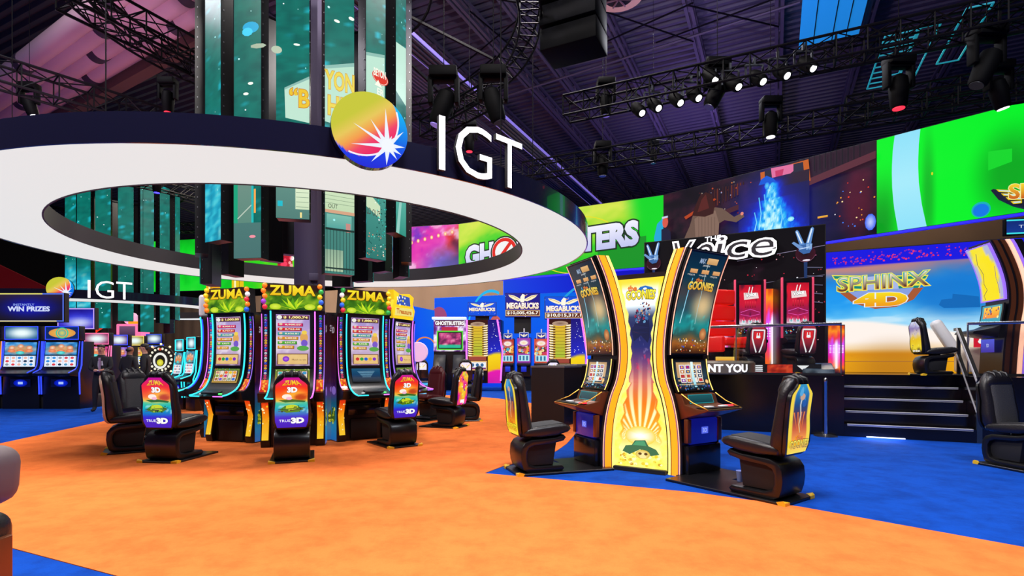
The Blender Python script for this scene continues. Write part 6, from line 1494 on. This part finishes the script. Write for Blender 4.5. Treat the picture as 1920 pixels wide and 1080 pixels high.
world_panel('blue_partition', 'lower blue partition with an orange arc, at the left end of the jackpot corner', 'partition', a3, a, .02, 3.96, lambda A: bluewall(A, 2), m='art_m', frame='bluewall')
def eagle(A, u0, v0, u1, v1, flip=False):
    w = u1 - u0; h = v1 - v0
    def q(x, y): return (u0 + w * x, v0 + h * y)
    for s in (0, 1):
        f = (lambda x: x) if s == 0 else (lambda x: 1 - x)
        A.poly([q(f(.5), .2), q(f(.38), .45), q(f(.2), .75), q(f(.0), .85), q(f(.04), .6), q(f(.16), .35), q(f(.34), .1)], '#fff4c8'); A.line([q(f(.04), .75), q(f(.2), .6), q(f(.36), .3)], .02, '#c88838')
    A.poly([q(.42, 0), q(.42, .6), q(.5, .95), q(.58, .8), q(.56, .3), q(.55, 0)], '#fffbe8'); A.poly([q(.58, .8), q(.66, .72), q(.56, .68)], '#e8a030')
def jackpot_art(A, num=None, bg='#1050e0'):
    A.rect(0, 0, 1, 1, bg); rr = random.Random(5); A.speck(24, ['#f0f0ff', '#a8a0f0'], .01, .02, rr)
    eagle(A, .08, .62, .92, 1.0); A.text('MEGABUCKS', .03, .34, .97, .60, '#f8e8c0', '#ffffff', bold=.05, edge='#a05020', ew=.03)
    if num: A.rect(.0, .03, 1, .29, '#f0c890'); A.rect(.02, .055, .98, .265, '#602818'); A.text(num, .04, .08, .96, .24, '#fff8e8', bold=.03)
def dsp(px0, px1, py0, py1, Y): return P(px0, py1, Y), P(px1, py0, Y)
def hanging_sign(px0, px1, py0, py1, Y, draw, lab, th=.15, cat='sign', name='jackpot_sign', m='art', post=None):
    p0 = P(px0, py1, Y); W = (px1 - px0) / F * Y; H = (py1 - py0) / F * Y; r = empty(name, p0, 0, lab, cat)
    mb = MB(); mb.box((W / 2, th / 2 + .01, H / 2), (W + .03, th, H + .03)); mb.build('case', 'blackm', r, 0)
    A = Art(plane_fn((0, 0, 0), (1, 0, 0), W, H), W, H, .002); draw(A); A.build('display', m, r, 0)
    if post: mb = MB(); mb.box((W / 2, th + .06, (post - p0.z) / 2 + .05), (W * .5, .1, abs(post - p0.z) - .05)); mb.build('support_post', 'blackm', r, 0)
    return r
hanging_sign(948, 1012, 550, 594, 24.4, lambda A: jackpot_art(A, '$10,005,426.7', '#20188c'), 'middle winged jackpot sign counting ten million five thousand, highest of the three', post=2.5)
hanging_sign(1022, 1092, 557, 598, 23.2, lambda A: jackpot_art(A, '$10,015,317.1'), 'right winged jackpot sign above the golden reel machine nearest the counters')
hanging_sign(878, 930, 567, 592, 23.6, lambda A: jackpot_art(A), 'left winged jackpot sign without a number', post=3.0)
def big_jackpot(A):
    A.grid(14, 40, lambda U, V: mix(ramp(V + .04 * np.sin(U * 5), [(0, '#d018a8'), (.16, '#e818b0'), (.19, '#f0c010'), (.42, '#f8d818'), (.46, '#2028c8'), (1, '#180c70')]), np.array(hx('#d02878')), .0 * U))
    rr = random.Random(9); A.speck(60, ['#ffffff', '#c0c8ff'], .004, .008, rr, .0, .5, 1, .98)
    A.rect(.02, .0, .62, 1, '#381008'); 
    for k in range(14): A.rect(.05, .42 + k * .036, .6, .44 + k * .036, '#f0d060', '#c89028'); A.poly([(.03, .43 + k * .036), (.14, .425 + k * .036), (.14, .44 + k * .036), (.03, .45 + k * .036)], '#fff0d0'); A.poly([(.62, .43 + k * .036), (.5, .425 + k * .036), (.5, .44 + k * .036), (.62, .45 + k * .036)], '#fff0d0')
    A.rect(.2, .44, .46, .90, '#a8c038', '#e8b828'); 
    for k in range(9): A.rect(.2, .48 + k * .048, .46, .485 + k * .048, '#583808')
    A.disc(.33, .93, .22, .035, '#c0a088', '#806050', 14); A.rect(.06, .36, .58, .42, '#a04838'); A.rect(.05, .2, .6, .35, '#e0b070'); A.rect(.08, .22, .57, .33, '#f0f4f8')
    for k in range(3): A.disc(.18 + .14 * k, .285, .05, .03, '#386898', n=8)
    A.rect(.08, .22, .57, .245, '#802878'); A.rect(.05, 0, .6, .19, '#08060c'); A.rect(.15, .05, .5, .14, '#0818a0')
def jackpot_machine(px0, px1, py0, py1, Y, lab, z0=.0):
    p0 = P(px0, py1, Y); W = (px1 - px0) / F * Y; H = (py1 - py0) / F * Y; r = empty('jackpot_machine', (p0.x, Y, max(p0.z, 0)), R(-8), lab, 'slot machine')
    mb = MB(); mb.extr([(-.02, 0), (0, H), (.8, H), (.8, 0)], 0, W * .62, bev=.02); mb.build('cabinet', 'black', r, 30)
    mb = MB(); mb.extr([(-.02, 0), (0, H), (.8, H), (.8, 0)], W * .62, W, bev=.01); mb.build('side_wing', 'black', r, 30)
    A = Art(plane_fn((0, -.01, 1.1), (1, 0, 0), W, H - 1.1), W, H, .0015)
    class _: pass
    A2 = Art(lambda u, v, k: Vector((u * W, -.03 - k - (0 if v > .3 else 0), v * H)), W, H, .0015); big_jackpot(A2); A2.build('display', 'art', r, 0)
    for x in (0.0, W): mb = MB(); mb.tube([(x, -.06, .1), (x + (.08 if x else -.02), -.06, H * .5), (x - (.15 if x else 0), -.06, H)], .04, 6); mb.build('edge_light', 'magenta', r)
    return r
jackpot_machine(876, 940, 600, 718, 23.8, 'large jackpot machine with starry purple and yellow side wing, left of the three small ones')
jackpot_machine(1028, 1096, 598, 727, 23.0, 'large golden jackpot machine behind the black counters')
pl = P(940, 0, 24.0); mb = MB(); mb.box((1.12, .4, .32), (2.2, .9, .64), bev=.01); o = mb.build('machine_plinth', 'blackm'); o.location = (pl.x, 24.0, 0); o.rotation_euler.z = R(-10); tag(o, 'long black plinth under the three small jackpot machines', 'plinth')
def small_machine(px0, px1, py0, py1, Y, c1_, lab):
    p0 = P(px0, py1, Y); W = (px1 - px0) / F * Y; H = (py1 - py0) / F * Y; r = empty('small_jackpot_machine', (p0.x, Y, .64), R(-8), lab, 'slot machine', 'small jackpot machines on the plinth')
    mb = MB(); mb.extr([(-.02, 0), (-.05, .42), (-.22, .48), (-.22, .54), (0, .62), (0, H * .86), (.4, H * .86), (.4, 0)], 0, W, bev=.02); mb.build('cabinet', 'black', r, 30)
    A = Art(plane_fn((0, -.06, 0), (1, 0, 0), W, H * .84), W, H * .84, .002); A.rect(0, 0, 1, .36, '#08080c'); A.rect(.3, .12, .7, .28, '#1020b0', '#3050f0'); A.rect(0, .36, 1, 1, c1_); rr = random.Random(int(px0)); A.rect(.08, .40, .92, .56, '#b8ecf4')
    for k in range(3): A.rect(.16 + .26 * k, .42, .3 + .26 * k, .54, '#3878a0')
    A.rect(.08, .60, .92, .84, '#704028'); A.speck(26, ['#f0a040', '#f8e0a0', '#40b0d0', '#d04060'], .02, .05, rr, .1, .6, .9, .84); A.disc(.5, .88, .45, .10, c1_, '#f0d0e0', 16); A.disc(.5, .88, .3, .06, '#f8f0f0', '#f8d8a0', 12); A.build('display', 'art', r, 0)
    mb = MB(); mb.box((W / 2, .05, H * .90), (W * .7, .08, H * .16), bev=.03); mb.build('top_sign', 'blackm', r)
    A = Art(plane_fn((W * .15, .0, H * .82), (1, 0, 0), W * .7, H * .16), .5, .3, .002); A.rect(0, .05, 1, .95, '#d0d8f0'); A.rect(.06, .12, .94, .88, '#2030a0'); eagle(A, .1, .3, .9, .8); A.build('top_sign_face', 'art', r, 0)
    mb = MB(); mb.tube([(W / 2, .08, H * .98), (W / 2, .08, H * 1.06)], .03, 8); mb.build('candle_light', 'white', r)
small_machine(941, 964, 609, 691, 24.0, '#b83828', 'left small machine with orange red frame')
small_machine(970, 995, 607, 692, 23.7, '#a040b0', 'middle small machine with violet frame')
small_machine(1002, 1028, 606, 690, 23.4, '#d85030', 'right small machine with coral frame')
# arcade style double seat unit
p0 = P(813, 0, 24.2); W = 60 / F * 24.2; r = empty('arcade_cabinet', (p0.x, 24.2, 0), R(2), 'white and purple lettered arcade cabinet with a green framed screen', 'arcade cabinet')
mb = MB(); mb.box((W / 2, .5, 1.62), (W, .9, 3.24), bev=.03); mb.build('cabinet', 'black', r)
mb = MB(); mb.box((W / 2, -.1, 3.22), (W + .1, .4, .12), bev=.03); mb.build('canopy_light', mat('pale_blue_canopy', 'b0c8f8', .4, emit='b0c8ff', es=.9), r)
A = Art(plane_fn((0, 0, 1.75), (1, 0, 0), W, 1.4), W, 1.4, .002); A.grid(20, 18, lambda U, V: ramp(fbm(U * 7, V * 7, 19), [(0, '#300838'), (.4, '#8030a0'), (.55, '#e8d8f0'), (.7, '#ffffff'), (1, '#c83068')])); A.rect(.05, .82, .95, 1, '#601838'); A.text('GHOSTBUSTERS', .05, .84, .95, .97, '#ffffff', bold=.05); A.rect(.25, .66, .75, .78, '#c02848')
A.rect(.1, .04, .92, .66, '#58d838'); A.rect(.14, .08, .88, .62, '#081018'); A.grid(16, 12, lambda U, V: mix(ramp(fbm(U * 8, V * 9, 23), [(0, '#101838'), (.4, '#782858'), (.6, '#d04888'), (.8, '#f0b0c8')]), np.array(hx('#20d0a0')), .9 * (V < .2)), .17, .11, .85, .59); A.build('display', 'art', r, 0)
for x in (.2, .8):
    mb = MB(); mb.extr([(-.9, 0), (-.9, .8), (-.5, 1.0), (-.2, 1.4), (0, 1.6), (0, 0)], W * x - .28, W * x + .28, bev=.04); mb.build('seat_pod', 'black', r)
    A = Art(plane_fn((W * x - .2, -.92, .6), (1, 0, 0), .4, .15), .4, .15); A.rect(0, 0, 1, 1, '#2040d0', '#80a0ff'); A.build('pod_light', 'art', r, 0)
far_ch = []
def flag_art(A): A.rect(0, 0, 1, .55, '#0a0a10'); A.rect(.05, .55, .95, .95, '#f0e8ff'); eagle(A, .1, .6, .9, .92)
for px, Y, lab in ((792, 22.5, 'distant dark game chair before the lower blue partition'), (873, 21.5, 'distant dark game chair with lit emblem before the left jackpot machine'), (1034, 20.5, 'distant dark game chair with lit emblem showing above the black counter')):
    p = P(px, 0, Y); o = slot_chair(Vector((p.x, p.y, 0)), R(5), lab, flag_art, group='distant game chairs'); o.scale = (1.15, 1.15, 1.15)
for px, Y, w in ((829, 21.8, 'left'), (881, 22.2, 'right')):
    p = P(px, 0, Y); mb = MB(); mb.lathe([(.16, 0), (.16, .02), (.05, .04), (.04, .9), (.06, .92), (.03, .98)], n=14); o = mb.build('stanchion_post', 'steel'); o.location = (p.x, p.y, 0); tag(o, w + ' one of two distant pale stanchion posts before the jackpot corner', 'stanchion')
p = P(795, 0, 19.5); r = empty('low_display', (p.x, p.y, 0), R(10), 'low pale blue patterned display box left of the maroon chair', 'display'); mb = MB(); mb.box((0, 0, .3), (.7, .5, .6), bev=.04); mb.build('box_body', 'black', r)
A = Art(plane_fn((-.3, -.27, .15), (1, 0, 0), .6, .4), .6, .4); A.grid(8, 6, lambda U, V: ramp(fbm(U * 8, V * 8, 2), [(0, '#1060d0'), (.5, '#40c0f0'), (1, '#e0f8ff')])); A.build('display', 'art', r, 0)
p = P(771, 0, 22.0); r = empty('round_white_sign', P(784, 660, 21.5), 0, 'pale lilac rounded sign at the left edge of the blue partition', 'sign'); mb = MB(); mb.lathe([(.38, -.06), (.4, 0), (.38, .06)], n=28, rot=Matrix.Rotation(R(90), 3, 'X')); mb.build('disc', mat('lilac_disc', 'c8b0d8', .4, emit='b8a0c8', es=.6), r); mb = MB(); mb.beam((0, .1, -.3), (0, .1, -1.65), .06); mb.build('post', 'darkgrey', r, 0)

# ------------------------------------------------------------------ machines at the far left
def slot_art_main(A, seed, c):
    A.grid(16, 12, lambda U, V: mix(ramp(fbm(U * 5, V * 4, seed), [(0, tuple_hex(c, .4)), (.5, c), (1, '#f0f8ff')]), np.array(hx('#f0a050')), .8 * blob(U, V, .5, .4, .42, .35, .5)))
    for k, x in enumerate((.22, .5, .78)): A.disc(x, .55 + (.12 if k == 1 else 0), .1, .18, '#d87848', '#f8e0c0', 10); A.disc(x, .30, .13, .12, '#e86838', '#f8b080', 8)
    A.disc(.5, .15, .14, .14, '#20b8b8', '#80f0f0', 10)
def slot_art_reels(A, seed, c):
    rr = random.Random(seed); A.rect(0, 0, 1, 1, '#d8e8f8', '#a8c8f0')
    for i in range(5):
        A.rect(.03 + i * .195, .08, .19 + i * .195, .95, '#f4f8ff'); 
        for j in range(3): A.disc(.11 + i * .195, .2 + j * .3, .06, .11, rr.choice([c, '#203858', '#e04050', '#58a0c8', '#9098a8', '#f0b0a0']), n=8)
def slot_cabinet(px, Y, w, htop, lab, c='#3080e0', frame='blueglow', seed=1, rz=0, topdraw=None, group=None, base=.35, pos=None, reel2=None, loc_px=None):
    p = P(px, 0, Y); r = empty('slot_cabinet', (p.x, p.y, 0), rz, lab, 'slot machine', group); W = w / 2; k = htop / 2.3
    mb = MB(); mb.extr([(-.02, 0), (-.02, base * k), (-.0, .88 * k), (-.36, .92 * k), (-.38, .98 * k), (-.1, 1.08 * k), (-.03, 1.2 * k), (.06, 1.86 * k), (.5, 1.86 * k), (.5, 0)], -W * .92, W * .92, bev=.012); mb.build('cabinet', 'black', r, 30)
    t = Matrix.Rotation(R(-6), 3, 'X'); upv = Vector((0, .10, .995)); nn = Vector((0, -.995, .10))
    for nm, z0, z1, dr, wd2 in (('lower_screen', 1.16, 1.46, slot_art_reels, .78), ('upper_screen', 1.49, 1.83, slot_art_main, .78)):
        y0 = -.05 + (z0 - 1.16) * .1; A = Art(plane_fn((-W * wd2, y0 * k - .02, z0 * k), (1, 0, 0), 2 * W * wd2, (z1 - z0) * k, nn, upv), 2 * W * wd2, .3, .001); dr(A, seed, c); A.build(nm, 'art', r, 0)
    for s in (-1, 1): mb = MB(); mb.tube([(s * W * .86, -.36, 1.0 * k), (s * W * .86, -.12, 1.1 * k), (s * W * .86, -.06, 1.2 * k), (s * W * .86, .02, 1.86 * k)], .013, 6); mb.build('edge_light', frame, r)
    mb = MB(); mb.box((0, .12, 2.08 * k), (2 * W * .86, .2, .40 * k), bev=.02); mb.build('top_box', 'black', r)
    mb = MB(); q_ = [(-W * .82, .0, 1.91 * k), (W * .82, .0, 1.91 * k), (W * .82, .0, 2.26 * k), (-W * .82, .0, 2.26 * k)]; mb.tube(q_, .014, 6, closed=True); mb.build('top_frame_light', frame, r)
    A = Art(plane_fn((-W * .8, .01, 1.92 * k), (1, 0, 0), W * 1.6, .33 * k), 1.6 * W, .33, .001); (topdraw or (lambda A: A.grid(12, 8, lambda U, V: mix(np.array(hx(c)) * .6, np.array(hx('#f0ffff')), blob(U, V, .5, .5, .4, .4, .8)))))(A); A.build('top_screen', 'art', r, 0)
    mb = MB(); mb.box((0, -.26, .985 * k), (1.5 * W, .14, .03), bev=.01); mb.build('button_deck', 'steel', r)
    A = Art(plane_fn((-W * .5, -.03, .6 * k), (1, 0, 0), W, .22 * k), W, .22, .001); A.rect(0, 0, 1, 1, '#040830'); A.disc(.5, .5, .35, .45, '#0410a0', '#1038f8', 12); A.rect(.38, .35, .62, .65, '#a8c0f8'); A.build('belly_light', 'art', r, 0)
    for s in (-1, 1): mb = MB(); mb.tube([(s * W * .95, -.04, .4 * k), (s * W * .95, -.06, .98 * k), (s * W * .98, .0, 1.2 * k), (s * W * .98, .03, 1.86 * k)], .018, 6); mb.build('side_light', frame, r)
    return r
def coin_top(A):
    A.rect(0, 0, 1, 1, '#082868'); A.disc(.5, .5, .42, .4, '#e09840', '#f0c060', 18); A.ring(.5, .5, .2, .46, .2, '#38c8a0', 24); A.disc(.5, .5, .13, .3, '#58a898', '#e0d060', 14)
slot_cabinet(40, 15.0, 1.12, 2.33, 'blue lit machine at far left with a pale glowing top screen', seed=5, c='#3090e0')
slot_cabinet(116, 15.0, 1.12, 2.33, 'blue lit machine at far left with a gold ringed top screen', seed=6, topdraw=coin_top, c='#3090e0')
slot_cabinet(-36, 15.0, 1.12, 2.33, 'machine cut off by the left edge of the photo with an orange side light', seed=7, frame='orangeglow')
M['pinkglow'] = mat('pink_light_strip', 'f060a0', .4, emit='f878a8', es=1.0)
slot_cabinet(181, 17.2, .92, 2.25, 'pink and red lit machine right of the blue ones', c='#e04090', frame='pinkglow', seed=9)
slot_cabinet(222, 19.5, .8, 2.3, 'blue and pink machine partly behind the men in suits', c='#8050d0', frame='blueglow', seed=10)
slot_cabinet(252, 21.5, .9, 2.35, 'yellow screened machine between the men in suits', c='#f0d020', frame='yellowglow', seed=11)
slot_cabinet(288, 23.0, .8, 2.5, 'narrow blue topped machine right of the men in suits', c='#4060c0', frame='blueglow', seed=12)
slot_cabinet(336, 14.8, .55, 1.95, 'left of two small cyan edged machines behind the black chairs', c='#3080a0', frame='cyan', seed=13, rz=R(-35))
slot_cabinet(358, 14.4, .55, 2.0, 'right of two small cyan edged machines behind the black chairs', c='#3080a0', frame='cyan', seed=14, rz=R(-35))
p = P(62, 0, 15.6); mb = MB(); mb.box((-.6, 0, .17), (4.3, 1.6, .34), bev=.01); o = mb.build('machine_plinth', 'blackm'); o.location = (p.x + .3, 15.85, 0); tag(o, 'low black plinth behind the blue lit machines at far left', 'plinth')
def sign_prizes(A):
    A.grid(20, 10, lambda U, V: mix(ramp(V, [(0, '#181420'), (.6, '#141020'), (1, '#302038')]), np.array(hx('#1018c8')), .85 * blob(U, V, .5, .5, .35, .3, .9))); A.text('INSTANTLY', .28, .56, .58, .64, '#90a8f0', bold=.02); A.text('WIN PRIZES', .2, .36, .8, .54, '#d0dcff', bold=.04)
    A.frame(0, 0, 1, 1, .04, '#5878f0'); A.rect(0, .0, .9, .035, '#f8e8a0'); A.rect(0, .96, .7, 1, '#e8e070')
hanging_sign(-12, 120, 550, 603, 15.2, sign_prizes, 'wide dark overhead sign screen reading WIN PRIZES above the blue lit machines', name='overhead_screen', cat='screen', post=2.36)
def sign_blue(A): A.grid(14, 10, lambda U, V: mix(ramp(V + .3 * (fbm(U * 4, V * 4, 3) - .5), [(0, '#3820b8'), (.5, '#3840e0'), (1, '#180c80')]), np.array(hx('#e8f0ff')), .8 * blob(U, V, .6, .3, .3, .2, .9))); A.disc(.25, .55, .05, .1, '#e8c840', n=10); A.frame(0, 0, 1, 1, .05, '#c8a8f8')
hanging_sign(108, 177, 578, 617, 17.0, sign_blue, 'smaller violet framed overhead screen right of the wide one', name='overhead_screen', cat='screen', post=2.3)
p0 = P(-60, 545, 29); mb = MB(); mb.add([(0, 0, 0), (4.6, 0, 0), (0, 0, 2.2), (0, .1, 2.2), (4.6, .1, 0), (0, .1, 0)], [(0, 1, 2), (3, 4, 5), (0, 2, 3, 5), (1, 4, 3, 2), (0, 5, 4, 1)]); mb.box((.5, .3, -.0), (3.2, .3, 1.1)); o = mb.build('hanging_banner', mat('dark_red_cloth', '6a0810', .8, emit='500408', es=.5), smooth=0); o.location = p0; tag(o, 'dark red banner shape at the far left under the near ring', 'banner')
p0 = P(180, 617, 26); mb = MB(); mb.extr([(0, 0), (.05, 0), (.05, .01), (0, .01)], 0, .01); mb.add([(0, 0, -.15), (0, 0, .25), (.8, 0, .32), (0, .04, -.15), (0, .04, .25), (.8, .04, .32)], [(0, 2, 1), (3, 4, 5), (0, 1, 4, 3), (1, 2, 5, 4), (0, 3, 5, 2)]); mb.beam((0, .02, .3), (0, .02, -p0.z), .04); o = mb.build('arrow_banner', mat('orange_red_banner', 'e83818', .5, emit='e83818', es=.8), smooth=0); o.location = p0; tag(o, 'small orange red pointed banner above the pink machine', 'banner')
# kiosk with pink head
p = P(250, 0, 24.0); r = empty('kiosk', (p.x, p.y, 0), 0, 'kiosk with a pink framed box screen and cloud shaped sign behind the men in suits', 'kiosk')
mb = MB(); mb.box((0, .3, 1.15), (1.0, .5, 2.3), bev=.03); mb.build('body', 'black', r)
mb = MB(); mb.box((0, .0, 2.62), (1.1, .6, .66), bev=.04); mb.build('head_box', 'pinkglow', r); A = Art(plane_fn((-.4, -.31, 2.4), (1, 0, 0), .7, .45), .7, .45); A.rect(0, 0, 1, 1, '#402848', '#705070'); A.build('head_screen', 'art', r, 0)
mb = MB(); 
for x, z, s_ in ((-.25, 3.15, .18), (0, 3.25, .22), (.25, 3.18, .2), (.1, 3.05, .22), (-.1, 3.05, .2)): mb.ball((x, 0, z), s_, 10, sc=(1, .3, 1))
mb.build('cloud_sign', mat('pale_pink_sign', 'f0c0d8', .5, emit='f0b8d8', es=.8), r)
mb = MB(); mb.box((.12, -.05, 3.0), (.6, .1, .16), bev=.04); mb.build('sign_foot', 'orangeglow', r)
# wheel game
p = P(302, 0, 21.0); r = empty('wheel_game', (p.x, p.y, 0), 0, 'prize wheel game ringed by cream bulbs in front of the beige curtain', 'arcade game')
mb = MB(); mb.box((0, .2, .45), (.9, .5, .9), bev=.05); mb.box((0, .3, 1.2), (.5, .2, 1.0), bev=.03); mb.build('cabinet', 'black', r)
mb = MB(); mb.lathe([(.52, -.05), (.54, 0), (.52, .05)], (0, .05, 1.38), 32, rot=Matrix.Rotation(R(90), 3, 'X')); mb.build('wheel', 'blackm', r)
A = Art(plane_fn((-.5, -.02, .88), (1, 0, 0), 1.0, 1.0), 1, 1, .002)
for k in range(18):
    a_ = 2 * PI * k / 18; A.disc(.5 + .42 * math.cos(a_), .5 + .42 * math.sin(a_), .05, .05, '#f4f0d8', n=8)
A.ring(.5, .45, .28, .32, .3, '#f0f0e8', 24); A.disc(.5, .38, .13, .13, '#c8c020', '#f0f060', 12); A.disc(.5, .9, .06, .05, '#e05030', n=8); A.build('wheel_face', 'art', r, 0)
mb = MB()
for k in range(9):
    a_ = R(-50 + 280 * k / 8); mb.ball((.60 * math.cos(a_), 0, 1.38 + .60 * math.sin(a_)), .045, 8)
mb.build('bulbs', mat('cream_bulb', 'f0e0b0', .4, emit='f0e0b0', es=1.0), r)
p = P(372, 0, 14.3); mb = MB(); mb.box((0, 0, .5), (1.2, .5, 1.0), bev=.03); o = mb.build('equipment_cabinet', 'blackm'); o.location = (p.x, p.y + 1.2, 0); tag(o, 'black cabinet block behind the two small cyan edged machines', 'cabinet')

# ------------------------------------------------------------------ people
def person(loc, rz, lab, joints, edges, radii, mats_, rule, s=1.0, hair=None, extras=None):
    me = bpy.data.meshes.new('person'); me.from_pydata(joints, edges, []); o = bpy.data.objects.new('tmp', me); COL.objects.link(o)
    md = o.modifiers.new('skin', 'SKIN'); md.use_smooth_shade = True; sv = me.skin_vertices[0].data
    for i, r_ in enumerate(radii): sv[i].radius = r_ if isinstance(r_, tuple) else (r_, r_)
    sv[0].use_root = True
    sb = o.modifiers.new('sub', 'SUBSURF'); sb.levels = 2; sb.render_levels = 2
    dg = bpy.context.evaluated_depsgraph_get(); m2 = bpy.data.meshes.new_from_object(o.evaluated_get(dg)); bpy.data.objects.remove(o)
    for m_ in mats_: m2.materials.append(M[m_])
    for f in m2.polygons: f.material_index = rule(f.center); f.use_smooth = True
    m2.name = 'person'; b = bpy.data.objects.new('person', m2); COL.objects.link(b); b.location = loc; b.rotation_euler = (0, 0, rz); b.scale = (s, s, s)
    tag(b, lab, 'person')
    if hair:
        mb = MB(); hair(mb); mb.build('hair', 'hair', b, 60)
    if extras: extras(b)
    return b
def body(arms, head_turn=0.0, lean=0.0, feet=((-.11, -.02), (.11, .04))):
    J = [(0, 0, .95), (0, .01, 1.12), (0, 0, 1.32), (0, .01, 1.44), (0, -.005, 1.52), (0, -.02, 1.60), (0, -.03, 1.68), (0, -.02, 1.745)]
    E = [(0, 1), (1, 2), (2, 3), (3, 4), (4, 5), (5, 6), (6, 7)]; Rr = [(.165, .12), (.155, .115), (.19, .125), (.12, .09), (.055, .058), (.072, .088), (.078, .098), (.05, .06)]
    for s, (fx, fy) in zip((-1, 1), feet):
        n = len(J); J += [(s * .10, 0, .86), (s * .105 + (fx - s * .105) * .5, fy * .4 - .02, .5), (fx, fy + .01, .10), (fx + s * .01, fy - .03, .045), (fx + s * .02, fy - .17, .035)]
        E += [(0, n), (n, n + 1), (n + 1, n + 2), (n + 2, n + 3), (n + 3, n + 4)]; Rr += [.105, .075, .052, .045, .038]
    for s, (el, wr, ha) in zip((-1, 1), arms):
        n = len(J); J += [(s * .19, .01, 1.40), el, wr, ha]; E += [(2, n), (n, n + 1), (n + 1, n + 2), (n + 2, n + 3)]; Rr += [.075, .055, .042, .036]
        d = Vector(ha) - Vector(wr); d.normalize(); sd = d.cross(Vector((0, 0, 1)));  sd = sd.normalized() if sd.length > .1 else Vector((0, 1, 0))
        for q in range(4):
            m_ = len(J); base_ = Vector(ha) + sd * (q - 1.5) * .017 + d * .02; tip = base_ + d * (.05 + (.012 if q in (1, 2) else 0)) - Vector((0, .012, .01)); J += [tuple(base_), tuple(tip)]; E += [(n + 3, m_), (m_, m_ + 1)]; Rr += [.010, .008]
        m_ = len(J); J += [tuple(Vector(ha) - sd * .045 + d * .0)]; E += [(n + 3, m_)]; Rr += [.010]
    return J, E, Rr
def rule_(front_shirt=True, hz=.8, handz=None):
    def f(c):
        if c.z > 1.50: return 1
        if front_shirt and c.y < -.085 and abs(c.x) < .065 * (c.z - .98) / .45 and 1.0 < c.z < 1.49: return 2
        for h in handz or []:
            if (Vector(c) - Vector(h)).length < .085: return 1
        return 0
    return f
def face(b, skin='skin'):
    mb = MB(); mb.ball((0, -.125, 1.645), .017, 8, sc=(.8, 1.1, 1.6)); mb.build('nose', skin, b, 60)
    for s in (-1, 1): mb = MB(); mb.ball((s * .032, -.108, 1.672), .011, 8, sc=(1.2, .6, .7)); mb.build('eye', 'hair', b, 60); mb = MB(); mb.ball((s * .082, -.02, 1.655), .02, 8, sc=(.5, .8, 1.4)); mb.build('ear', skin, b, 60)
    mb = MB(); mb.ball((0, -.115, 1.605), .018, 8, sc=(1.4, .5, .4)); mb.build('mouth', mat('lips', '8a4a44', .5), b, 60)
def hairf(mb): mb.ball((0, -.005, 1.715), .092, 14, sc=(.95, 1.12, .72)); mb.ball((0, .045, 1.66), .075, 12, sc=(1.0, .8, 1.1))
def hairs(mb): mb.ball((0, .035, 1.64), .078, 12, sc=(1.04, .85, .6))
hands = [((-.23, -.06, 1.14), (-.08, -.20, 1.08), (-.02, -.22, 1.08)), ((.23, -.06, 1.14), (.10, -.20, 1.09), (.04, -.23, 1.09))]
J, E, Rr = body(hands, feet=((-.16, .06), (.12, -.10)))
b = person(G(190, 771), R(22), 'person in a dark suit and pale shirt facing the camera with hands joined', J, E, Rr, ['suit', 'skin', 'shirt'], rule_(True, handz=[h[2] for h in hands]), hair=hairf); face(b)
mb = MB(); mb.extr([(-.135, 1.42), (-.15, 1.40), (-.155, 1.06), (-.13, 1.03)], -.025, .025); mb.build('necktie', mat('muted_tie', '8a7090', .6), b, 0)
down = [((-.27, .03, 1.13), (-.27, -.04, .92), (-.265, -.06, .86)), ((.27, .03, 1.13), (.26, -.08, .95), (.25, -.14, .92))]
J, E, Rr = body(down)
b = person(G(243, 765), R(170), 'bald person in a charcoal suit seen from behind between two others', J, E, Rr, ['suit2', 'skin2', 'suit2'], rule_(False, handz=[h[2] for h in down]), s=1.0, hair=hairs); face(b, 'skin2')
J, E, Rr = body([((-.26, .0, 1.13), (-.24, -.14, .98), (-.22, -.2, .97)), ((.27, .03, 1.13), (.27, -.02, .90), (.27, -.03, .84))])
b = person(G(272, 768), R(-68), 'person in a black suit with white collar turned in profile to the left', J, E, Rr, ['suit', 'skin', 'shirt'], rule_(True, handz=[(-.22, -.2, .97), (.27, -.03, .84)]), s=1.02, hair=hairf); face(b)

# ------------------------------------------------------------------ seat cut off at the bottom left corner
r = empty('grey_seat', P(-20, 900, 2.55), 0, 'grey rounded seat shell cut off at the lower left corner with a lit panel below', 'seat')
r.location.z = 0; r.location.x -= .19
mb = MB(); mb.box((-.11, .1, .79), (.50, .34, .30), bev=.09, seg=4, rot=Matrix.Rotation(R(4), 3, 'Y')); mb.build('seat_shell', 'greybeige', r, 60)
mb = MB(); mb.box((-.20, -.055, .83), (.34, .06, .19), bev=.03, seg=3); mb.build('blue_inset', mat('blue_inset', '1018a0', .3, emit='1018b0', es=.4), r, 60)
mb = MB(); mb.box((-.12, .1, .42), (.42, .36, .34), bev=.09, seg=4); mb.build('black_base', 'leather', r, 60)
mb = MB(); mb.extr([(.0, .0), (-.03, .40), (.0, .47), (.2, .47), (.2, .0)], -.4, .12, bev=.01); mb.build('side_panel', 'copper', r, 30)
A = Art(plane_fn((-.38, -.05, .05), (1, 0, 0), .46, .34), .46, .34, .001); A.rect(0, 0, 1, 1, '#c8c0e8'); A.poly([(.1, .0), (.75, .0), (.88, .75), (.2, .6)], '#d83030'); A.line([(.9, 0), (.97, .98)], .03, '#f8f080'); A.line([(.2, .8), (.8, .95)], .05, '#f0f0ff'); A.build('lit_panel', 'art', r, 0)
